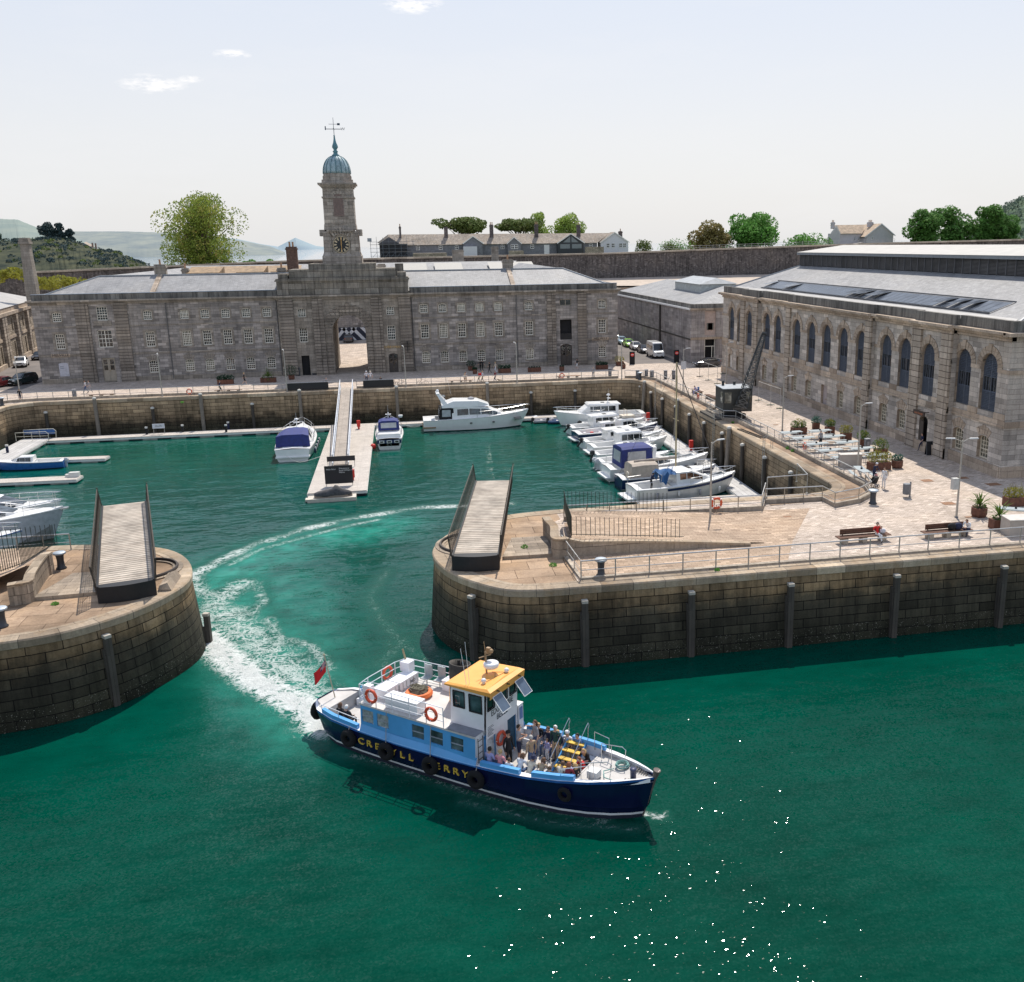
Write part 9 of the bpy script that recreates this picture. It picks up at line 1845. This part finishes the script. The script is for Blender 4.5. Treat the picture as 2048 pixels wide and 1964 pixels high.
ridge_land('far_shore_hill',[(-2100,4000,95),(-1165,4000,91),(-985,4000,89),(-866,4000,84),(-740,4000,78),(-640,4000,62),(-560,4000,48),(-470,4000,28),(-420,4000,6)],700,H1,-4,4,.5)
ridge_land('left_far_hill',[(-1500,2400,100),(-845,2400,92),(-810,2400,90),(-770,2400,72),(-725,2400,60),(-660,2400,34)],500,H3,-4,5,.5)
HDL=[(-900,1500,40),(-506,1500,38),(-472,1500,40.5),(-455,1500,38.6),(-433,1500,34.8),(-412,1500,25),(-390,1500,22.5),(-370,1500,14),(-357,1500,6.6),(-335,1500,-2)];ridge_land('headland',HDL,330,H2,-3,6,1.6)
RHL=[(560,900,22),(578,900,38),(586,900,43),(597,900,54),(607,900,58),(617,900,62),(700,900,80)];ridge_land('right_far_hill',RHL,200,far('right_hill',(.09,.13,.09),(.15,.19,.13),.04),0,8,1)  # hill green paled, with aerial haze painted into its colour
for k,(x,w_,h_,zb,lab) in enumerate(((-472,22,24,36,'left crown of the three dark windswept trees on the headland'),(-455,17,24,36,'middle crown of the three dark windswept trees on the headland'),(-442,13,20,32,'right crown of the three dark windswept trees on the headland'),(-519,26,36,14,'large dark green tree mass at the far left of the headland'),(-505,16,22,14,'lower dark green tree at the far left of the headland'))):tree(lab,x,1500-(k>2)*60,zb,h_,w_,'round',T6 if k<3 else leaf('leaf_haze',(.05,.10,.075),.05,.3),70+k,.12,2200,.95,cl=22)
def scrub(name,label,crest,depth,n,r,mat,sz,x0,x1,sd,hi=1.0):
 R=random.Random(sd);P_=[]
 for _ in range(n):
  x=R.uniform(x0,x1);f=R.uniform(.12,hi);zc=None
  for a,b_ in zip(crest,crest[1:]):
   if a[0]<=x<=b_[0]:zc=a[2]+(b_[2]-a[2])*(x-a[0])/(b_[0]-a[0])
  if zc is None:continue
  y=crest[0][1];yy=y-depth*(1-f);P_.append((x/y*yy,yy-3,-3+(zc+3)*math.sin(f*PI/2)**.8+.5))
 return foliage_mass(name,label,P_,r,60,mat,sz,sd)
scrub('headland_scrub','dark scrub and bushes covering the rocky headland',HDL,330,150,4.2,T6,.8,-560,-345,81,.95);scrub('headland_grass','lighter green gorse patches on the headland',HDL,330,60,3.2,leaf('gorse',(.12,.16,.04),.05,.3),.7,-540,-350,82)
scrub('hill_wood','hazy dark green wood on the hill at the right edge',RHL,200,190,5.5,leaf('wood_haze',(.10,.145,.10),.05,.3),1.0,562,695,83)
ft=thing('headland_fort','grey stone fort walls with a gabled house on the headland','fort',(0,1420,0));FS=plain('fort_stone',(.17,.175,.175),.9,0,.15,.1);MB().box(-451,-410,0,8,19,29.4).mark().box(-468,-452,0,8,21,26.5).mark().box(-470,-393,-20,-6,11,18).parts('wall',FS,ft);TR_=plain('fort_roof',(.36,.29,.23),.9,0,.1,.1)
MB().add([(-409.8,-2,20),(-394,-2,20),(-394,-2,27.5),(-402.9,-2,33),(-409.8,-2,29)],[(0,1,2,3,4)]).build('gable',FS,ft);MB().add([(-402.9,-2,33.4),(-393,-2,27.2),(-393,10,28.5),(-402.9,10,34.5)],[(0,1,2,3)]).mark().add([(-468.5,-1,26.5),(-451.5,-1,25.2),(-455,8,28.5),(-466,8,29.5)],[(0,1,2,3)]).parts('roof',TR_,ft);MB().box(-394.3,-392.6,1,3,27,33).mark().box(-390.4,-388.8,1,3,20,32.5).parts('chimney',plain('fort_brick',(.25,.17,.14),.9),ft)
for (x,y),q_,lab in (((-2882,12237),6,'small white sailing boat far off below the left hills'),((-597,4555),2.6,'white sailing boat on the water left of the cape')):
 t=thing('sailing_boat',lab,'sailing boat',(x,y,0));MB().loft([[(-4*q_,-1,0),(4*q_,-1,0),(4*q_,1,0),(-4*q_,1,0)],[(-4.5*q_,-1.5,q_),(5*q_,-1,q_),(5*q_,1,q_),(-4.5*q_,1.5,q_)]]).build('hull',GELW,t);MB().add([(-2.5*q_,0,1.3*q_),(1*q_,0,1.3*q_),(1*q_,0,9*q_),(1.3*q_,.2,1.3*q_),(4*q_,.2,1.3*q_)],[(0,1,2),(3,4,2)]).build('sail',GEL,t)
t=thing('chimney_stack','tall square stone chimney rising behind the left warehouse roof','chimney',(-66.8,200,0));MB().loft([[(-a,-a,z),(a,-a,z),(a,a,z),(-a,a,z)] for z,a in ((14,.95),(17.5,.92),(25.2,.72))]).build('shaft',TRIM,t);MB().box(-.95,.95,-.95,.95,25.2,25.55).box(-.85,.85,-.85,.85,25.55,26.0).box(-.72,.72,-.72,.72,26.0,26.3).build('cap',TRIM,t)
